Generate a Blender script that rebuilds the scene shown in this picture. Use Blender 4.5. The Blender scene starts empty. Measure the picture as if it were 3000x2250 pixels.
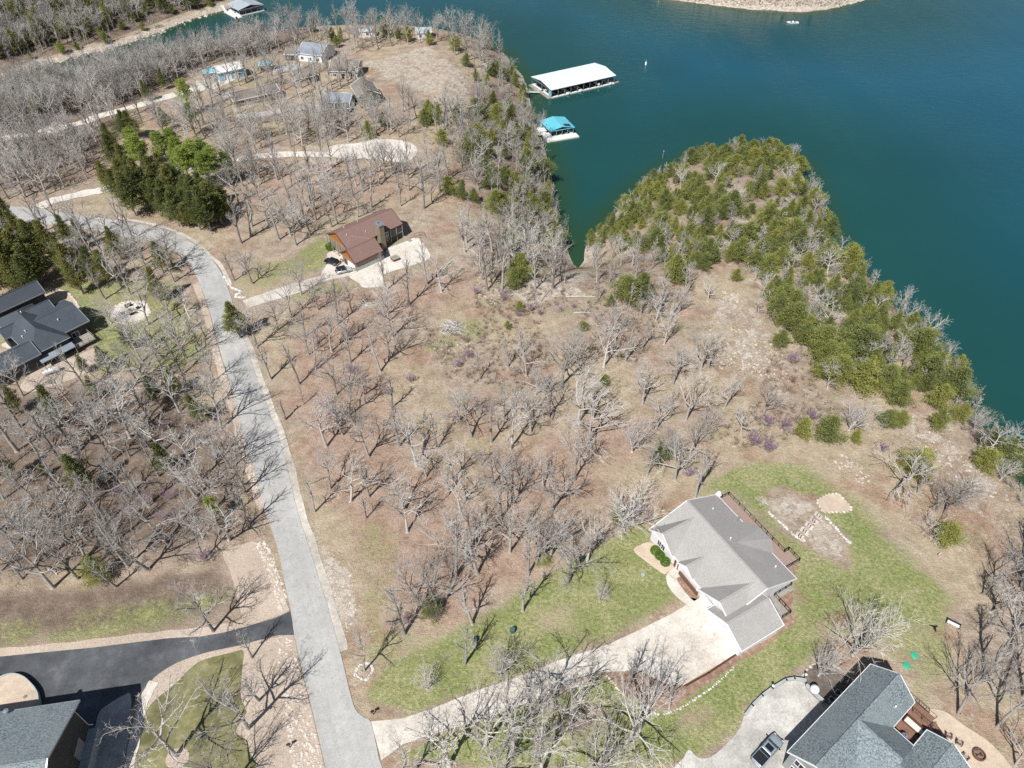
import bpy, bmesh, math, random
import numpy as np
from mathutils import Vector, Matrix
random.seed(11); np.random.seed(11)
R = math.radians
SC = bpy.context.scene
COL = SC.collection

# ------------------------------------------------------------------ camera, sky, sun, exposure
CAM_H, PITCH, FPX = 118.0, R(44), 2100.0
WATER = -24.0
cam_d = bpy.data.cameras.new('camera'); cam = bpy.data.objects.new('camera', cam_d); COL.objects.link(cam)
cam.location = (0, 0, CAM_H); cam.rotation_euler = (R(90) - PITCH, 0, 0)
cam_d.sensor_width = 36; cam_d.lens = FPX / 3000 * 36; cam_d.clip_start = 1; cam_d.clip_end = 9000
SC.camera = cam
SUN_EL, SHADOW_AZ = R(51), R(29)
wd = bpy.data.worlds.new('World'); SC.world = wd; wd.use_nodes = True
nt = wd.node_tree; bg = nt.nodes['Background']
sk = nt.nodes.new('ShaderNodeTexSky'); sk.sky_type = 'NISHITA'; sk.sun_disc = False
sk.sun_elevation = SUN_EL; sk.sun_rotation = SHADOW_AZ + math.pi; sk.altitude = 300; sk.dust_density = 1.0
nt.links.new(sk.outputs[0], bg.inputs[0]); bg.inputs[1].default_value = 0.053
sl = bpy.data.lights.new('sun', 'SUN'); sl.energy = 4.6; sl.angle = R(0.53); sl.color = (1, .98, .945)
sun = bpy.data.objects.new('sun', sl); COL.objects.link(sun); sun.location = (0, 0, 300)
sun.rotation_euler = Vector((math.sin(SHADOW_AZ) * math.cos(SUN_EL), math.cos(SHADOW_AZ) * math.cos(SUN_EL), -math.sin(SUN_EL))).to_track_quat('-Z', 'Y').to_euler()
SC.view_settings.view_transform = 'Standard'; SC.view_settings.look = 'None'
SC.view_settings.exposure = 0.36; SC.view_settings.gamma = 1
SC.render.engine = 'CYCLES'
SC.cycles.max_bounces = 5; SC.cycles.diffuse_bounces = 3; SC.cycles.glossy_bounces = 2; SC.cycles.transparent_max_bounces = 4
SC.cycles.use_denoising = False

# ------------------------------------------------------------------ from a place in the survey photograph to a place on the ground
fw = np.array([0, math.cos(PITCH), -math.sin(PITCH)]); up = np.array([0, math.sin(PITCH), math.cos(PITCH)]); rt = np.array([1., 0, 0])
CP = np.array([0, 0, CAM_H])
k_ = 2.212
REG = dict(r1=(0, 0, k_), r2=(1000, 0, k_), r3=(2000, 0, k_), r4=(0, 750, k_), r5=(1000, 750, k_), r6=(2000, 750, k_), b1=(0, 1500, k_),
           b2=(1000, 1500, k_), b3=(2000, 1500, k_), G=(1860, 1420, 3.19), B=(2180, 1850, 4.148), K=(2580, 1750, 3.319), R=(930, 590, 6.144),
           D=(0, 790, 5.027), L=(0, 1900, 4.739), V=(540, 100, 3.687), K2=(1500, 160, 6.144), o=(0, 0, .73733), p=(0, 0, 1.0))
def px(r, x, y):
    X, Y, s = REG[r]; return X + x / s, Y + y / s
def ray(u, v): return rt * (u - 1500) / FPX + fw + up * (1125 - v) / FPX
def atz(u, v, z):
    d = ray(u, v); return CP + d * (z - CAM_H) / d[2]

def smooth(t):
    t = np.clip(t, 0, 1); return t * t * (3 - 2 * t)
def sdist(P, poly):
    """signed distance of points P (n,2) to a closed polygon, positive inside"""
    P = np.atleast_2d(P).astype(float); A = np.asarray(poly, float); Bp = np.roll(A, -1, 0)
    out = np.empty(len(P))
    for s in range(0, len(P), 20000):
        p = P[s:s + 20000, None, :]; ab = Bp - A
        t = np.clip(((p - A) * ab).sum(2) / np.maximum((ab * ab).sum(1), 1e-9), 0, 1)
        d = np.sqrt((((A + t[..., None] * ab) - p) ** 2).sum(2)).min(1)
        c = ((A[:, 1] > p[..., 1]) != (Bp[:, 1] > p[..., 1])) & (p[..., 0] < (Bp[:, 0] - A[:, 0]) * (p[..., 1] - A[:, 1]) / np.where(Bp[:, 1] == A[:, 1], 1e-9, Bp[:, 1] - A[:, 1]) + A[:, 0])
        out[s:s + 20000] = np.where(c.sum(1) % 2 == 1, d, -d)
    return out
def shore(pts): return [tuple(atz(u, v, WATER)[:2]) for u, v in pts]
LAND = [(132, 60), (138, 0), (145, -90), (-560, -90), (-560, 270)] + shore([(0, 312), (226, 240), (294, 228), (362, 208), (452, 196), (588, 165), (633, 154), (741, 125), (850, 112), (950, 103), (1050, 98), (1150, 97), (1250, 102), (1340, 112), (1420, 128), (1470, 150),
        (1505, 195), (1530, 222), (1545, 260), (1553, 300), (1562, 345), (1582, 395), (1592, 430), (1606, 480), (1620, 540), (1622, 600), (1636, 655), (1655, 705), (1672, 765), (1692, 792),
        (1712, 765), (1716, 725), (1732, 692), (1765, 668), (1805, 624), (1850, 588), (1886, 552), (1930, 520), (2000, 480), (2090, 455), (2200, 445), (2290, 452), (2335, 475), (2365, 545), (2395, 620), (2430, 725), (2490, 825), (2600, 930), (2690, 1040), (2780, 1150), (2850, 1258), (2925, 1385), (3000, 1505)])
BANK_W = shore([(723, 0), (656, 29), (588, 45), (452, 97), (384, 122), (316, 145), (244, 158), (172, 181), (122, 190), (0, 238)]) + [(-560, 262), (-700, 900), (-60, 900), (-150, 560)]
BANK_E = shore([(1880, -30), (1950, -4), (2050, 9), (2200, 27), (2350, 34), (2430, 25), (2530, 0), (2600, -45)]) + [(330, 640), (330, 800), (60, 800), (70, 620)]
def height_d(P):
    P = np.atleast_2d(P).astype(float); x, y = P[:, 0], P[:, 1]
    d = sdist(P, LAND)
    top = -np.clip((y - 130) * .035, 0, 8)
    top = top - 10 * smooth((x - 15) / 25) * smooth((y - 185) / 85)
    wid = 42 - 19 * smooth((x - 55) / 35) * smooth((330 - y) / 60)
    s = 1 - (1 - np.clip(d / wid, 0, 1)) ** 1.7
    z = np.where(d > 0, WATER + (top - WATER) * s, WATER - np.minimum(7, -d * .3))
    dw = sdist(P, BANK_W); zw = np.where(dw > 0, WATER + .8 + 40 * (1 - (1 - np.clip(dw / 190, 0, 1)) ** 1.4), WATER - np.minimum(7, -dw * .3))
    de = sdist(P, BANK_E); ze = np.where(de > 0, WATER + .6 + 30 * (1 - (1 - np.clip(de / 90, 0, 1)) ** 1.5), WATER - np.minimum(7, -de * .3))
    return np.maximum(np.maximum(z, zw), ze), np.maximum(np.maximum(d, dw), de)
def axis(*seg):
    out = []
    for a, b_, s in seg: out += list(np.arange(a, b_, s))
    return np.array(out)
gx = axis((-640, -260, 6), (-260, -130, 2.2), (-130, 130, 1.25), (130, 260, 3), (260, 401, 8)); gy = axis((-90, 20, 6), (20, 165, 1.25), (165, 420, 2.3), (420, 560, 4), (560, 900, 12))
_X, _Y = np.meshgrid(gx, gy); PT = np.stack([_X.ravel(), _Y.ravel()], 1); Z, DS = height_d(PT); ZG = Z.reshape(len(gy), len(gx))
def hgrid(P):
    P = np.atleast_2d(P); x, y = np.clip(P[:, 0], gx[0], gx[-1] - .01), np.clip(P[:, 1], gy[0], gy[-1] - .01)
    i, j = np.searchsorted(gx, x, 'right') - 1, np.searchsorted(gy, y, 'right') - 1
    i, j = np.clip(i, 0, len(gx) - 2), np.clip(j, 0, len(gy) - 2); a, b_ = (x - gx[i]) / (gx[i + 1] - gx[i]), (y - gy[j]) / (gy[j + 1] - gy[j])
    return (ZG[j, i] * (1 - a) + ZG[j, i + 1] * a) * (1 - b_) + (ZG[j + 1, i] * (1 - a) + ZG[j + 1, i + 1] * a) * b_
def hz(x, y): return float(hgrid([[x, y]])[0])
_T = np.linspace(0, 1, 90)
def gp(u, v):
    """the ground point seen at photograph pixel (u, v)"""
    a, b = atz(u, v, 16.), atz(u, v, WATER)
    pts = a + (b - a) * _T[:, None]
    hh = hgrid(pts[:, :2]); below = np.nonzero(pts[:, 2] <= hh)[0]
    if not len(below): return b
    i = max(1, below[0]); f0 = pts[i - 1, 2] - hh[i - 1]; f1 = hh[i] - pts[i, 2]
    t = f0 / max(1e-6, f0 + f1); q = pts[i - 1] + (pts[i] - pts[i - 1]) * t
    return q
def g(r, x, y): return gp(*px(r, x, y))

# ------------------------------------------------------------------ materials
def nodes(name):
    m = bpy.data.materials.new(name); m.use_nodes = True; n = m.node_tree
    return m, n, n.nodes['Principled BSDF']
def ramp(n, fac, stops):
    r = n.nodes.new('ShaderNodeValToRGB'); e = r.color_ramp.elements
    while len(e) < len(stops): e.new(.5)
    for i, (p, c) in enumerate(stops):
        e[i].position = p; e[i].color = (*c, 1)
    n.links.new(fac, r.inputs[0]); return r.outputs[0]
def noise(n, scale, detail=3, co=None, rough=.55):
    t = n.nodes.new('ShaderNodeTexNoise'); t.inputs['Scale'].default_value = scale; t.inputs['Detail'].default_value = detail; t.inputs['Roughness'].default_value = rough
    if co is None: co = pos(n)
    n.links.new(co, t.inputs['Vector']); return t.outputs[0]
def pos(n):
    for q in n.nodes:
        if q.bl_idname == 'ShaderNodeNewGeometry': return q.outputs['Position']
    return n.nodes.new('ShaderNodeNewGeometry').outputs['Position']
def math_(n, op, a, b=None, c=None):
    q = n.nodes.new('ShaderNodeMath'); q.operation = op
    for i, v in enumerate((a, b, c)):
        if v is None: continue
        if isinstance(v, (int, float)): q.inputs[i].default_value = v
        else: n.links.new(v, q.inputs[i])
    return q.outputs[0]
def mixc(n, fac, a, b, mode='MIX'):
    q = n.nodes.new('ShaderNodeMix'); q.data_type = 'RGBA'; q.blend_type = mode
    for i, v in ((0, fac), (6, a), (7, b)):
        if isinstance(v, (int, float)): q.inputs[i].default_value = v
        elif isinstance(v, tuple): q.inputs[i].default_value = (*v, 1)
        else: n.links.new(v, q.inputs[i])
    return q.outputs[2]
def sstep(n, v, lo, hi):
    q = n.nodes.new('ShaderNodeMapRange'); q.interpolation_type = 'SMOOTHSTEP'
    n.links.new(v, q.inputs[0]); q.inputs[1].default_value = lo; q.inputs[2].default_value = hi; return q.outputs[0]
def attr(n, a):
    q = n.nodes.new('ShaderNodeAttribute'); q.attribute_name = a; return q.outputs['Fac']
def bump(n, b, h, strength, dist=.1):
    q = n.nodes.new('ShaderNodeBump'); q.inputs['Strength'].default_value = strength; q.inputs['Distance'].default_value = dist
    n.links.new(h, q.inputs['Height']); n.links.new(q.outputs[0], b.inputs['Normal'])
def mat(name, c1, c2=None, scale=1., rough=.8, c3=None, scale2=None, bmp=0, metal=0, spec=.3, rnd=0):
    m, n, b = nodes(name); b.inputs['Roughness'].default_value = rough; b.inputs['Metallic'].default_value = metal
    b.inputs['Specular IOR Level'].default_value = spec
    if c2 is None: c2 = tuple(v * .8 for v in c1)
    nz = noise(n, scale, 4)
    col = ramp(n, nz, [(.32, c2), (.68, c1)])
    if c3:
        nz2 = noise(n, scale2 or scale * .15, 3); col = mixc(n, sstep(n, nz2, .45, .65), col, c3)
    if rnd:
        oi = n.nodes.new('ShaderNodeObjectInfo'); f = math_(n, 'MULTIPLY_ADD', oi.outputs['Random'], rnd, 1 - rnd / 2)
        hs = n.nodes.new('ShaderNodeHueSaturation'); n.links.new(col, hs.inputs['Color']); n.links.new(f, hs.inputs['Value']); col = hs.outputs[0]
    n.links.new(col, b.inputs['Base Color'])
    if bmp: bump(n, b, nz, bmp)
    return m
M = {}
def shingle(name, c1, c2, light):
    """asphalt shingles: short random tabs in courses, a slow weather mottle, no flat tone anywhere"""
    m, n, b = nodes(name); b.inputs['Roughness'].default_value = .9; b.inputs['Specular IOR Level'].default_value = .2
    mp = n.nodes.new('ShaderNodeMapping'); mp.inputs['Scale'].default_value = (1.3, 1.3, 3.2); n.links.new(pos(n), mp.inputs[0])
    v = noise(n, 2.6, 2, mp.outputs[0], .7); w = noise(n, .22, 3); x = noise(n, 9, 1)
    col = ramp(n, v, [(.36, c2), (.6, c1)]); col = mixc(n, math_(n, 'MULTIPLY', sstep(n, w, .4, .7), .6), col, light)
    col = mixc(n, .35, col, ramp(n, x, [(.3, (.2, .2, .2)), (.7, (.8, .8, .8))]), 'OVERLAY')
    n.links.new(col, b.inputs['Base Color']); bump(n, b, v, .25, .03); return m
M['roof_pale'] = shingle('roof_pale', (.36, .345, .325), (.315, .30, .285), (.385, .37, .345))
M['roof_slate'] = shingle('roof_slate', (.26, .30, .31), (.085, .11, .12), (.22, .25, .255))
M['roof_dark'] = shingle('roof_dark', (.072, .086, .102), (.05, .06, .072), (.082, .094, .108))
M['roof_red'] = shingle('roof_red', (.235, .152, .13), (.19, .122, .104), (.23, .15, .13))
M['roof_brown'] = shingle('roof_brown', (.23, .20, .175), (.14, .12, .105), (.28, .25, .22))
M['roof_bluegrey'] = shingle('roof_bluegrey', (.23, .26, .30), (.15, .175, .21), (.3, .33, .36))
def metal_roof(name, c, d):
    m, n, b = nodes(name); b.inputs['Roughness'].default_value = .42; b.inputs['Metallic'].default_value = 0
    w = noise(n, .35, 4); x = noise(n, 3, 2)
    col = ramp(n, w, [(.3, d), (.65, c)]); col = mixc(n, .12, col, ramp(n, x, [(.3, (.2,) * 3), (.7, (.8,) * 3)]), 'OVERLAY')
    n.links.new(col, b.inputs['Base Color']); return m
M['metal_white'] = metal_roof('metal_white', (.74, .80, .81), (.66, .72, .735)); M['metal_teal'] = metal_roof('metal_teal', (.135, .50, .60), (.115, .44, .54))
M['metal_snow'] = metal_roof('metal_snow', (.78, .76, .73), (.68, .67, .66)); M['metal_grey'] = metal_roof('metal_grey', (.42, .46, .48), (.36, .4, .43))
M['white'] = mat('white_paint', (.80, .80, .79), (.70, .70, .71), 1.2, .5)
M['siding_white'] = mat('siding_white', (.72, .72, .74), (.62, .62, .66), .9, .6)
M['siding_tan'] = mat('siding_tan', (.27, .225, .165), (.22, .18, .13), .8, .7); M['siding_grey'] = mat('siding_grey', (.30, .31, .31), (.22, .23, .24), .8, .7)
M['siding_dark'] = mat('siding_dark', (.07, .07, .075), (.045, .046, .05), .8, .7); M['siding_blue'] = mat('siding_blue', (.25, .45, .55), (.2, .38, .48), .8, .6)
M['siding_green'] = mat('siding_green', (.25, .29, .22), (.19, .22, .17), .8, .7); M['siding_cream'] = mat('siding_cream', (.5, .46, .38), (.4, .36, .3), .8, .7)
M['cedar_wood'] = mat('cedar_wood', (.42, .15, .035), (.3, .1, .025), 2, .5); M['concrete_wall'] = mat('concrete_wall', (.42, .44, .43), (.33, .36, .36), .9, .85)
M['deck'] = mat('deck_boards', (.26, .15, .105), (.18, .10, .07), 2.5, .6); M['deck_grey'] = mat('deck_grey', (.36, .26, .22), (.28, .2, .17), 2.5, .7)
M['dock_deck'] = mat('dock_deck', (.72, .71, .68), (.6, .59, .56), 1.5, .7); M['wood_grey'] = mat('wood_grey', (.36, .33, .29), (.24, .22, .19), 2, .8)
M['rail_black'] = mat('rail_black', (.02, .02, .022), (.012, .012, .014), 3, .4); M['steel'] = mat('steel', (.45, .48, .5), (.36, .39, .42), 2, .35, metal=.6)
M['brown_paint'] = mat('brown_paint', (.13, .05, .03), (.09, .035, .022), 3, .5)
m, n, b = nodes('glass'); b.inputs['Base Color'].default_value = (.015, .02, .028, 1); b.inputs['Roughness'].default_value = .08; M['glass'] = m
m, n, b = nodes('tyre'); b.inputs['Base Color'].default_value = (.012, .012, .012, 1); b.inputs['Roughness'].default_value = .8; M['tyre'] = m
def paint(name, c, metal=.3):
    m, n, b = nodes(name); b.inputs['Base Color'].default_value = (*c, 1); b.inputs['Metallic'].default_value = metal; b.inputs['Roughness'].default_value = .28
    b.inputs['Coat Weight'].default_value = .6; M[name] = m
paint('paint_silver', (.36, .42, .47)); paint('paint_black', (.012, .012, .014), 0); paint('paint_jeep', (.45, .5, .52), .2)
m, n, b = nodes('red_lens'); b.inputs['Base Color'].default_value = (.5, .02, .02, 1); M['red_lens'] = m
M['soft_black'] = mat('soft_black', (.018, .02, .024), (.012, .013, .016), 3, .7); M['solar'] = mat('solar', (.03, .03, .05), (.02, .02, .03), 1, .2)
M['cushion'] = mat('cushion', (.78, .74, .66), (.68, .63, .56), 1.5, .9); M['lid_green'] = mat('lid_green', (.05, .42, .26), (.04, .36, .22), 2, .5)
M['rust'] = mat('rust', (.2, .09, .05), (.12, .06, .035), 4, .8); M['ash'] = mat('ash', (.25, .23, .2), (.1, .09, .08), 3, .95)
M['stone'] = mat('stone', (.60, .54, .47), (.40, .35, .30), 1.7, .9, rnd=.5); M['stone_white'] = mat('stone_white', (.66, .63, .60), (.45, .42, .39), 1.2, .9, rnd=.4)
M['blue_barrel'] = mat('blue_barrel', (.07, .16, .17), (.05, .12, .13), 2, .4); M['orange'] = mat('orange_marker', (.6, .6, .58), None, 1, .5)
# wood and foliage
def bark(name, c1, c2, rnd):
    m, n, b = nodes(name); b.inputs['Roughness'].default_value = .9; b.inputs['Specular IOR Level'].default_value = .15
    oi = n.nodes.new('ShaderNodeObjectInfo'); t = noise(n, .8, 3)
    f = math_(n, 'ADD', math_(n, 'MULTIPLY', oi.outputs['Random'], rnd), math_(n, 'MULTIPLY', t, 1 - rnd))
    n.links.new(ramp(n, f, [(.15, c2), (.75, c1)]), b.inputs['Base Color']); M[name] = m
bark('bark', (.40, .375, .345), (.17, .155, .14), .55); bark('bark_pale', (.54, .51, .47), (.34, .315, .29), .5)
bark('twig', (.50, .47, .44), (.30, .275, .25), .7); bark('twig_pale', (.60, .57, .53), (.44, .41, .38), .6); bark('twig_brown', (.3, .22, .18), (.18, .13, .105), .6)
def leaf(name, c1, c2, c3, rnd=.5):
    m, n, b = nodes(name); b.inputs['Roughness'].default_value = .75; b.inputs['Specular IOR Level'].default_value = .2
    oi = n.nodes.new('ShaderNodeObjectInfo')
    f = math_(n, 'ADD', math_(n, 'MULTIPLY', attr(n, 'tint'), .5), math_(n, 'MULTIPLY', oi.outputs['Random'], .5))
    n.links.new(ramp(n, f, [(.1, c2), (.5, c1), (.92, c3)]), b.inputs['Base Color'])
    tr = n.nodes.new('ShaderNodeBsdfTranslucent'); mx = n.nodes.new('ShaderNodeMixShader'); mx.inputs[0].default_value = .4
    n.links.new(b.inputs['Base Color'].links[0].from_socket, tr.inputs[0]); n.links.new(b.outputs[0], mx.inputs[1]); n.links.new(tr.outputs[0], mx.inputs[2]); n.links.new(mx.outputs[0], n.nodes['Material Output'].inputs[0])
    M[name] = m
leaf('cedar', (.29, .325, .10), (.175, .205, .085), (.46, .44, .12)); leaf('cedar_dark', (.20, .225, .075), (.12, .145, .055), (.31, .275, .085))
leaf('pine', (.27, .35, .075), (.17, .23, .055), (.38, .43, .1)); leaf('redbud', (.40, .21, .41), (.28, .15, .30), (.52, .32, .53)); leaf('spring', (.36, .40, .09), (.25, .3, .06), (.45, .46, .13))
leaf('boxwood', (.12, .23, .02), (.07, .14, .012), (.18, .3, .03)); leaf('brushy', (.22, .18, .145), (.13, .105, .085), (.32, .28, .235))
leaf('drygrass', (.40, .31, .21), (.28, .2, .125), (.5, .41, .3))

# ground: bare earth and dead leaves, with lawn, pale stone and bright leaf litter where the survey shows them
m, n, b = nodes('ground'); b.inputs['Roughness'].default_value = .95; b.inputs['Specular IOR Level'].default_value = .1
n1, n2, n3, n4, n5 = noise(n, .045, 4), noise(n, .33, 5, rough=.7), noise(n, 1.6, 4, rough=.75), noise(n, 5, 2), noise(n, .13, 4, rough=.65)
n6, n7 = noise(n, .062, 5, rough=.65), noise(n, .2, 5, rough=.7)
base = ramp(n, n2, [(.28, (.235, .175, .13)), (.5, (.36, .285, .22)), (.72, (.475, .39, .315))])
base = mixc(n, math_(n, 'MULTIPLY', sstep(n, n1, .45, .58), .85), base, ramp(n, n2, [(.3, (.32, .255, .165)), (.7, (.50, .415, .30))]))
base = mixc(n, math_(n, 'MULTIPLY', sstep(n, n6, .5, .64), .8), base, ramp(n, n2, [(.3, (.25, .155, .105)), (.7, (.43, .30, .22))]))
base = mixc(n, math_(n, 'MULTIPLY', sstep(n, n5, .54, .68), .6), base, ramp(n, n3, [(.3, (.22, .20, .115)), (.7, (.36, .325, .205))]))
base = mixc(n, math_(n, 'MULTIPLY', sstep(n, n7, .58, .72), .55), base, ramp(n, n3, [(.3, (.43, .37, .305)), (.7, (.58, .52, .45))]))
lit = ramp(n, n2, [(.25, (.24, .16, .12)), (.5, (.37, .265, .2)), (.75, (.47, .36, .285))])
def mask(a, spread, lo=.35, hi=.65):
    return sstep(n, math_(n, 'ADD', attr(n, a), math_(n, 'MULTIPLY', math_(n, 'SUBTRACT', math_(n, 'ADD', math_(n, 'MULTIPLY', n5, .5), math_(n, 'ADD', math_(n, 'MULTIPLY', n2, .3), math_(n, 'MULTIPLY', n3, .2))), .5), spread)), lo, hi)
col = mixc(n, mask('litter', 1.6), base, lit)
dark = ramp(n, n2, [(.28, (.12, .092, .072)), (.5, (.195, .148, .115)), (.72, (.28, .215, .168))])  # woodland floor: darker litter, with shade of dense twigs painted into the colour
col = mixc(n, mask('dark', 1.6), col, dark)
grass = ramp(n, n3, [(.3, (.125, .16, .05)), (.5, (.205, .245, .08)), (.72, (.32, .345, .14))])
grass = mixc(n, sstep(n, n5, .42, .62), grass, ramp(n, n3, [(.3, (.19, .215, .08)), (.7, (.41, .385, .205))]))
col = mixc(n, math_(n, 'MULTIPLY', mask('grass', 2.3, .22, .78), .92), col, grass)
vo = n.nodes.new('ShaderNodeTexVoronoi'); vo.inputs['Scale'].default_value = 1.1; n.links.new(pos(n), vo.inputs['Vector'])
pale = ramp(n, vo.outputs['Color'], [(.1, (.36, .295, .23)), (.5, (.44, .375, .305)), (.9, (.54, .485, .42))])
col = mixc(n, mask('pale', 2.2, .42, .62), col, pale)
col = mixc(n, .55, col, ramp(n, n4, [(.25, (.25, .25, .25)), (.75, (.78, .78, .78))]), 'OVERLAY')
col = mixc(n, .5, col, ramp(n, n3, [(.25, (.3, .3, .3)), (.75, (.7, .7, .7))]), 'OVERLAY')
n.links.new(col, b.inputs['Base Color'])
bump(n, b, math_(n, 'ADD', n3, math_(n, 'MULTIPLY', n4, .5)), .9, .35); M['ground'] = m

def sheetmat(name, c1, c2, c3, s1, s2, big=.08, bigamt=.5, rough=.9, bmp=.2, dist=.03):
    m, n, b = nodes(name); b.inputs['Roughness'].default_value = rough; b.inputs['Specular IOR Level'].default_value = .2
    a, c, e = noise(n, s1, 4, rough=.65), noise(n, s2, 3), noise(n, big, 4)
    col = ramp(n, a, [(.3, c2), (.55, c1), (.75, c3)])
    col = mixc(n, .4, col, ramp(n, c, [(.25, (.25,) * 3), (.75, (.75,) * 3)]), 'OVERLAY')
    col = mixc(n, bigamt, col, ramp(n, e, [(.35, (.33,) * 3), (.65, (.66,) * 3)]), 'OVERLAY')
    n.links.new(col, b.inputs['Base Color'])
    if bmp: bump(n, b, c, bmp, dist)
    M[name] = m
sheetmat('asphalt', (.44, .43, .405), (.395, .385, .365), (.48, .47, .445), .5, 6, .06, .35)
sheetmat('asphalt_new', (.09, .095, .102), (.062, .067, .074), (.14, .145, .15), .35, 4, .12, .7)
sheetmat('concrete', (.60, .55, .48), (.53, .485, .42), (.66, .61, .545), .4, 3, .1, .4)
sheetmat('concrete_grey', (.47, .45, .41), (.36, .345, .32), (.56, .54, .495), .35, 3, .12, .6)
sheetmat('gravel', (.50, .41, .33), (.42, .335, .265), (.57, .485, .405), 2.2, 6, .1, .3, bmp=1, dist=.12)
sheetmat('gravel_white', (.66, .61, .54), (.52, .47, .41), (.74, .70, .63), 1.4, 5, .12, .4, bmp=.8, dist=.1)
sheetmat('gravel_road', (.50, .46, .40), (.40, .36, .31), (.58, .54, .48), .8, 4, .1, .5, bmp=.6, dist=.1)
sheetmat('sand', (.53, .43, .33), (.46, .37, .285), (.58, .49, .385), .8, 6, .1, .3)
sheetmat('mulch', (.30, .20, .145), (.20, .12, .085), (.46, .36, .28), 1.2, 5, .2, .4, bmp=.8, dist=.1)
sheetmat('mulch_grey', (.15, .125, .105), (.1, .083, .07), (.21, .18, .15), .9, 5, .2, .4, bmp=.6, dist=.08)
sheetmat('turf', (.195, .185, .09), (.14, .14, .055), (.31, .265, .155), .7, 6, .22, .9, bmp=.6, dist=.06)
def wear(m):
    n = m.node_tree; b = n.nodes['Principled BSDF']; src = b.inputs['Base Color'].links[0].from_socket
    dn = n.nodes.new('ShaderNodeMix'); dn.data_type = 'VECTOR'; dn.inputs[0].default_value = .12
    t = n.nodes.new('ShaderNodeTexNoise'); t.inputs['Scale'].default_value = .6; n.links.new(pos(n), t.inputs['Vector']); n.links.new(pos(n), dn.inputs[4])
    sc = n.nodes.new('ShaderNodeVectorMath'); sc.operation = 'SCALE'; sc.inputs['Scale'].default_value = 14; n.links.new(t.outputs['Color'], sc.inputs[0]); ad = n.nodes.new('ShaderNodeVectorMath'); n.links.new(pos(n), ad.inputs[0]); n.links.new(sc.outputs[0], ad.inputs[1])
    v = n.nodes.new('ShaderNodeTexVoronoi'); v.feature = 'DISTANCE_TO_EDGE'; v.inputs['Scale'].default_value = .13; n.links.new(ad.outputs[0], v.inputs['Vector'])
    cr = math_(n, 'MULTIPLY', math_(n, 'SUBTRACT', 1., sstep(n, v.outputs['Distance'], .0, .02)), .42)
    col = mixc(n, cr, src, (.16, .155, .15))
    st = sstep(n, noise(n, .35, 5, rough=.75), .58, .72); col = mixc(n, math_(n, 'MULTIPLY', st, .3), col, (.27, .26, .245))
    if m.name == 'asphalt':
        a_, c_ = atz(*px('b1', 2050, 1100), 0), atz(*px('r4', 1520, 700), 0); hd = math.atan2(c_[1] - a_[1], c_[0] - a_[0])
        mp = n.nodes.new('ShaderNodeMapping'); mp.vector_type = 'TEXTURE'; mp.inputs['Rotation'].default_value = (0, 0, hd); mp.inputs['Scale'].default_value = (40, 1.1, 1); n.links.new(pos(n), mp.inputs[0])
        col = mixc(n, math_(n, 'MULTIPLY', sstep(n, noise(n, 1., 3, mp.outputs[0]), .35, .7), .28), col, (.30, .295, .285))
    n.links.new(col, b.inputs['Base Color'])
for k in ('asphalt', 'concrete', 'concrete_grey'): wear(M[k])
# water: green shallows along the shore, clear lake colour further out, fine ripples
m, n, b = nodes('lake_water'); b.inputs['Roughness'].default_value = .16; b.inputs['IOR'].default_value = 1.33
e = noise(n, .012, 4); f = noise(n, .16, 3)
deep = ramp(n, e, [(.3, (.010, .056, .053)), (.7, (.012, .067, .064))])
deep = mixc(n, sstep(n, attr(n, 'offshore'), .1, 1.), deep, ramp(n, e, [(.3, (.008, .070, .105)), (.7, (.011, .084, .128))]))
col = mixc(n, sstep(n, attr(n, 'shallow'), .1, 1.), deep, (.020, .056, .026))
n.links.new(col, b.inputs['Base Color'])
mp = n.nodes.new('ShaderNodeMapping'); mp.inputs['Scale'].default_value = (1, 1.9, 1); mp.inputs['Rotation'].default_value = (0, 0, R(20)); n.links.new(pos(n), mp.inputs[0])
mp2 = n.nodes.new('ShaderNodeMapping'); mp2.inputs['Scale'].default_value = (1, .22, 1); mp2.inputs['Rotation'].default_value = (0, 0, R(-35)); n.links.new(pos(n), mp2.inputs[0])
gust = sstep(n, noise(n, .02, 4, mp2.outputs[0]), .38, .66)
n.links.new(math_(n, 'MULTIPLY_ADD', gust, .16, .08), b.inputs['Roughness'])
hgt = math_(n, 'ADD', noise(n, .8, 3, mp.outputs[0]), math_(n, 'MULTIPLY', noise(n, .17, 2, mp.outputs[0]), 1.6))
bump(n, b, math_(n, 'MULTIPLY', hgt, math_(n, 'MULTIPLY_ADD', gust, .9, .35)), .26, .4); M['water'] = m

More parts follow.
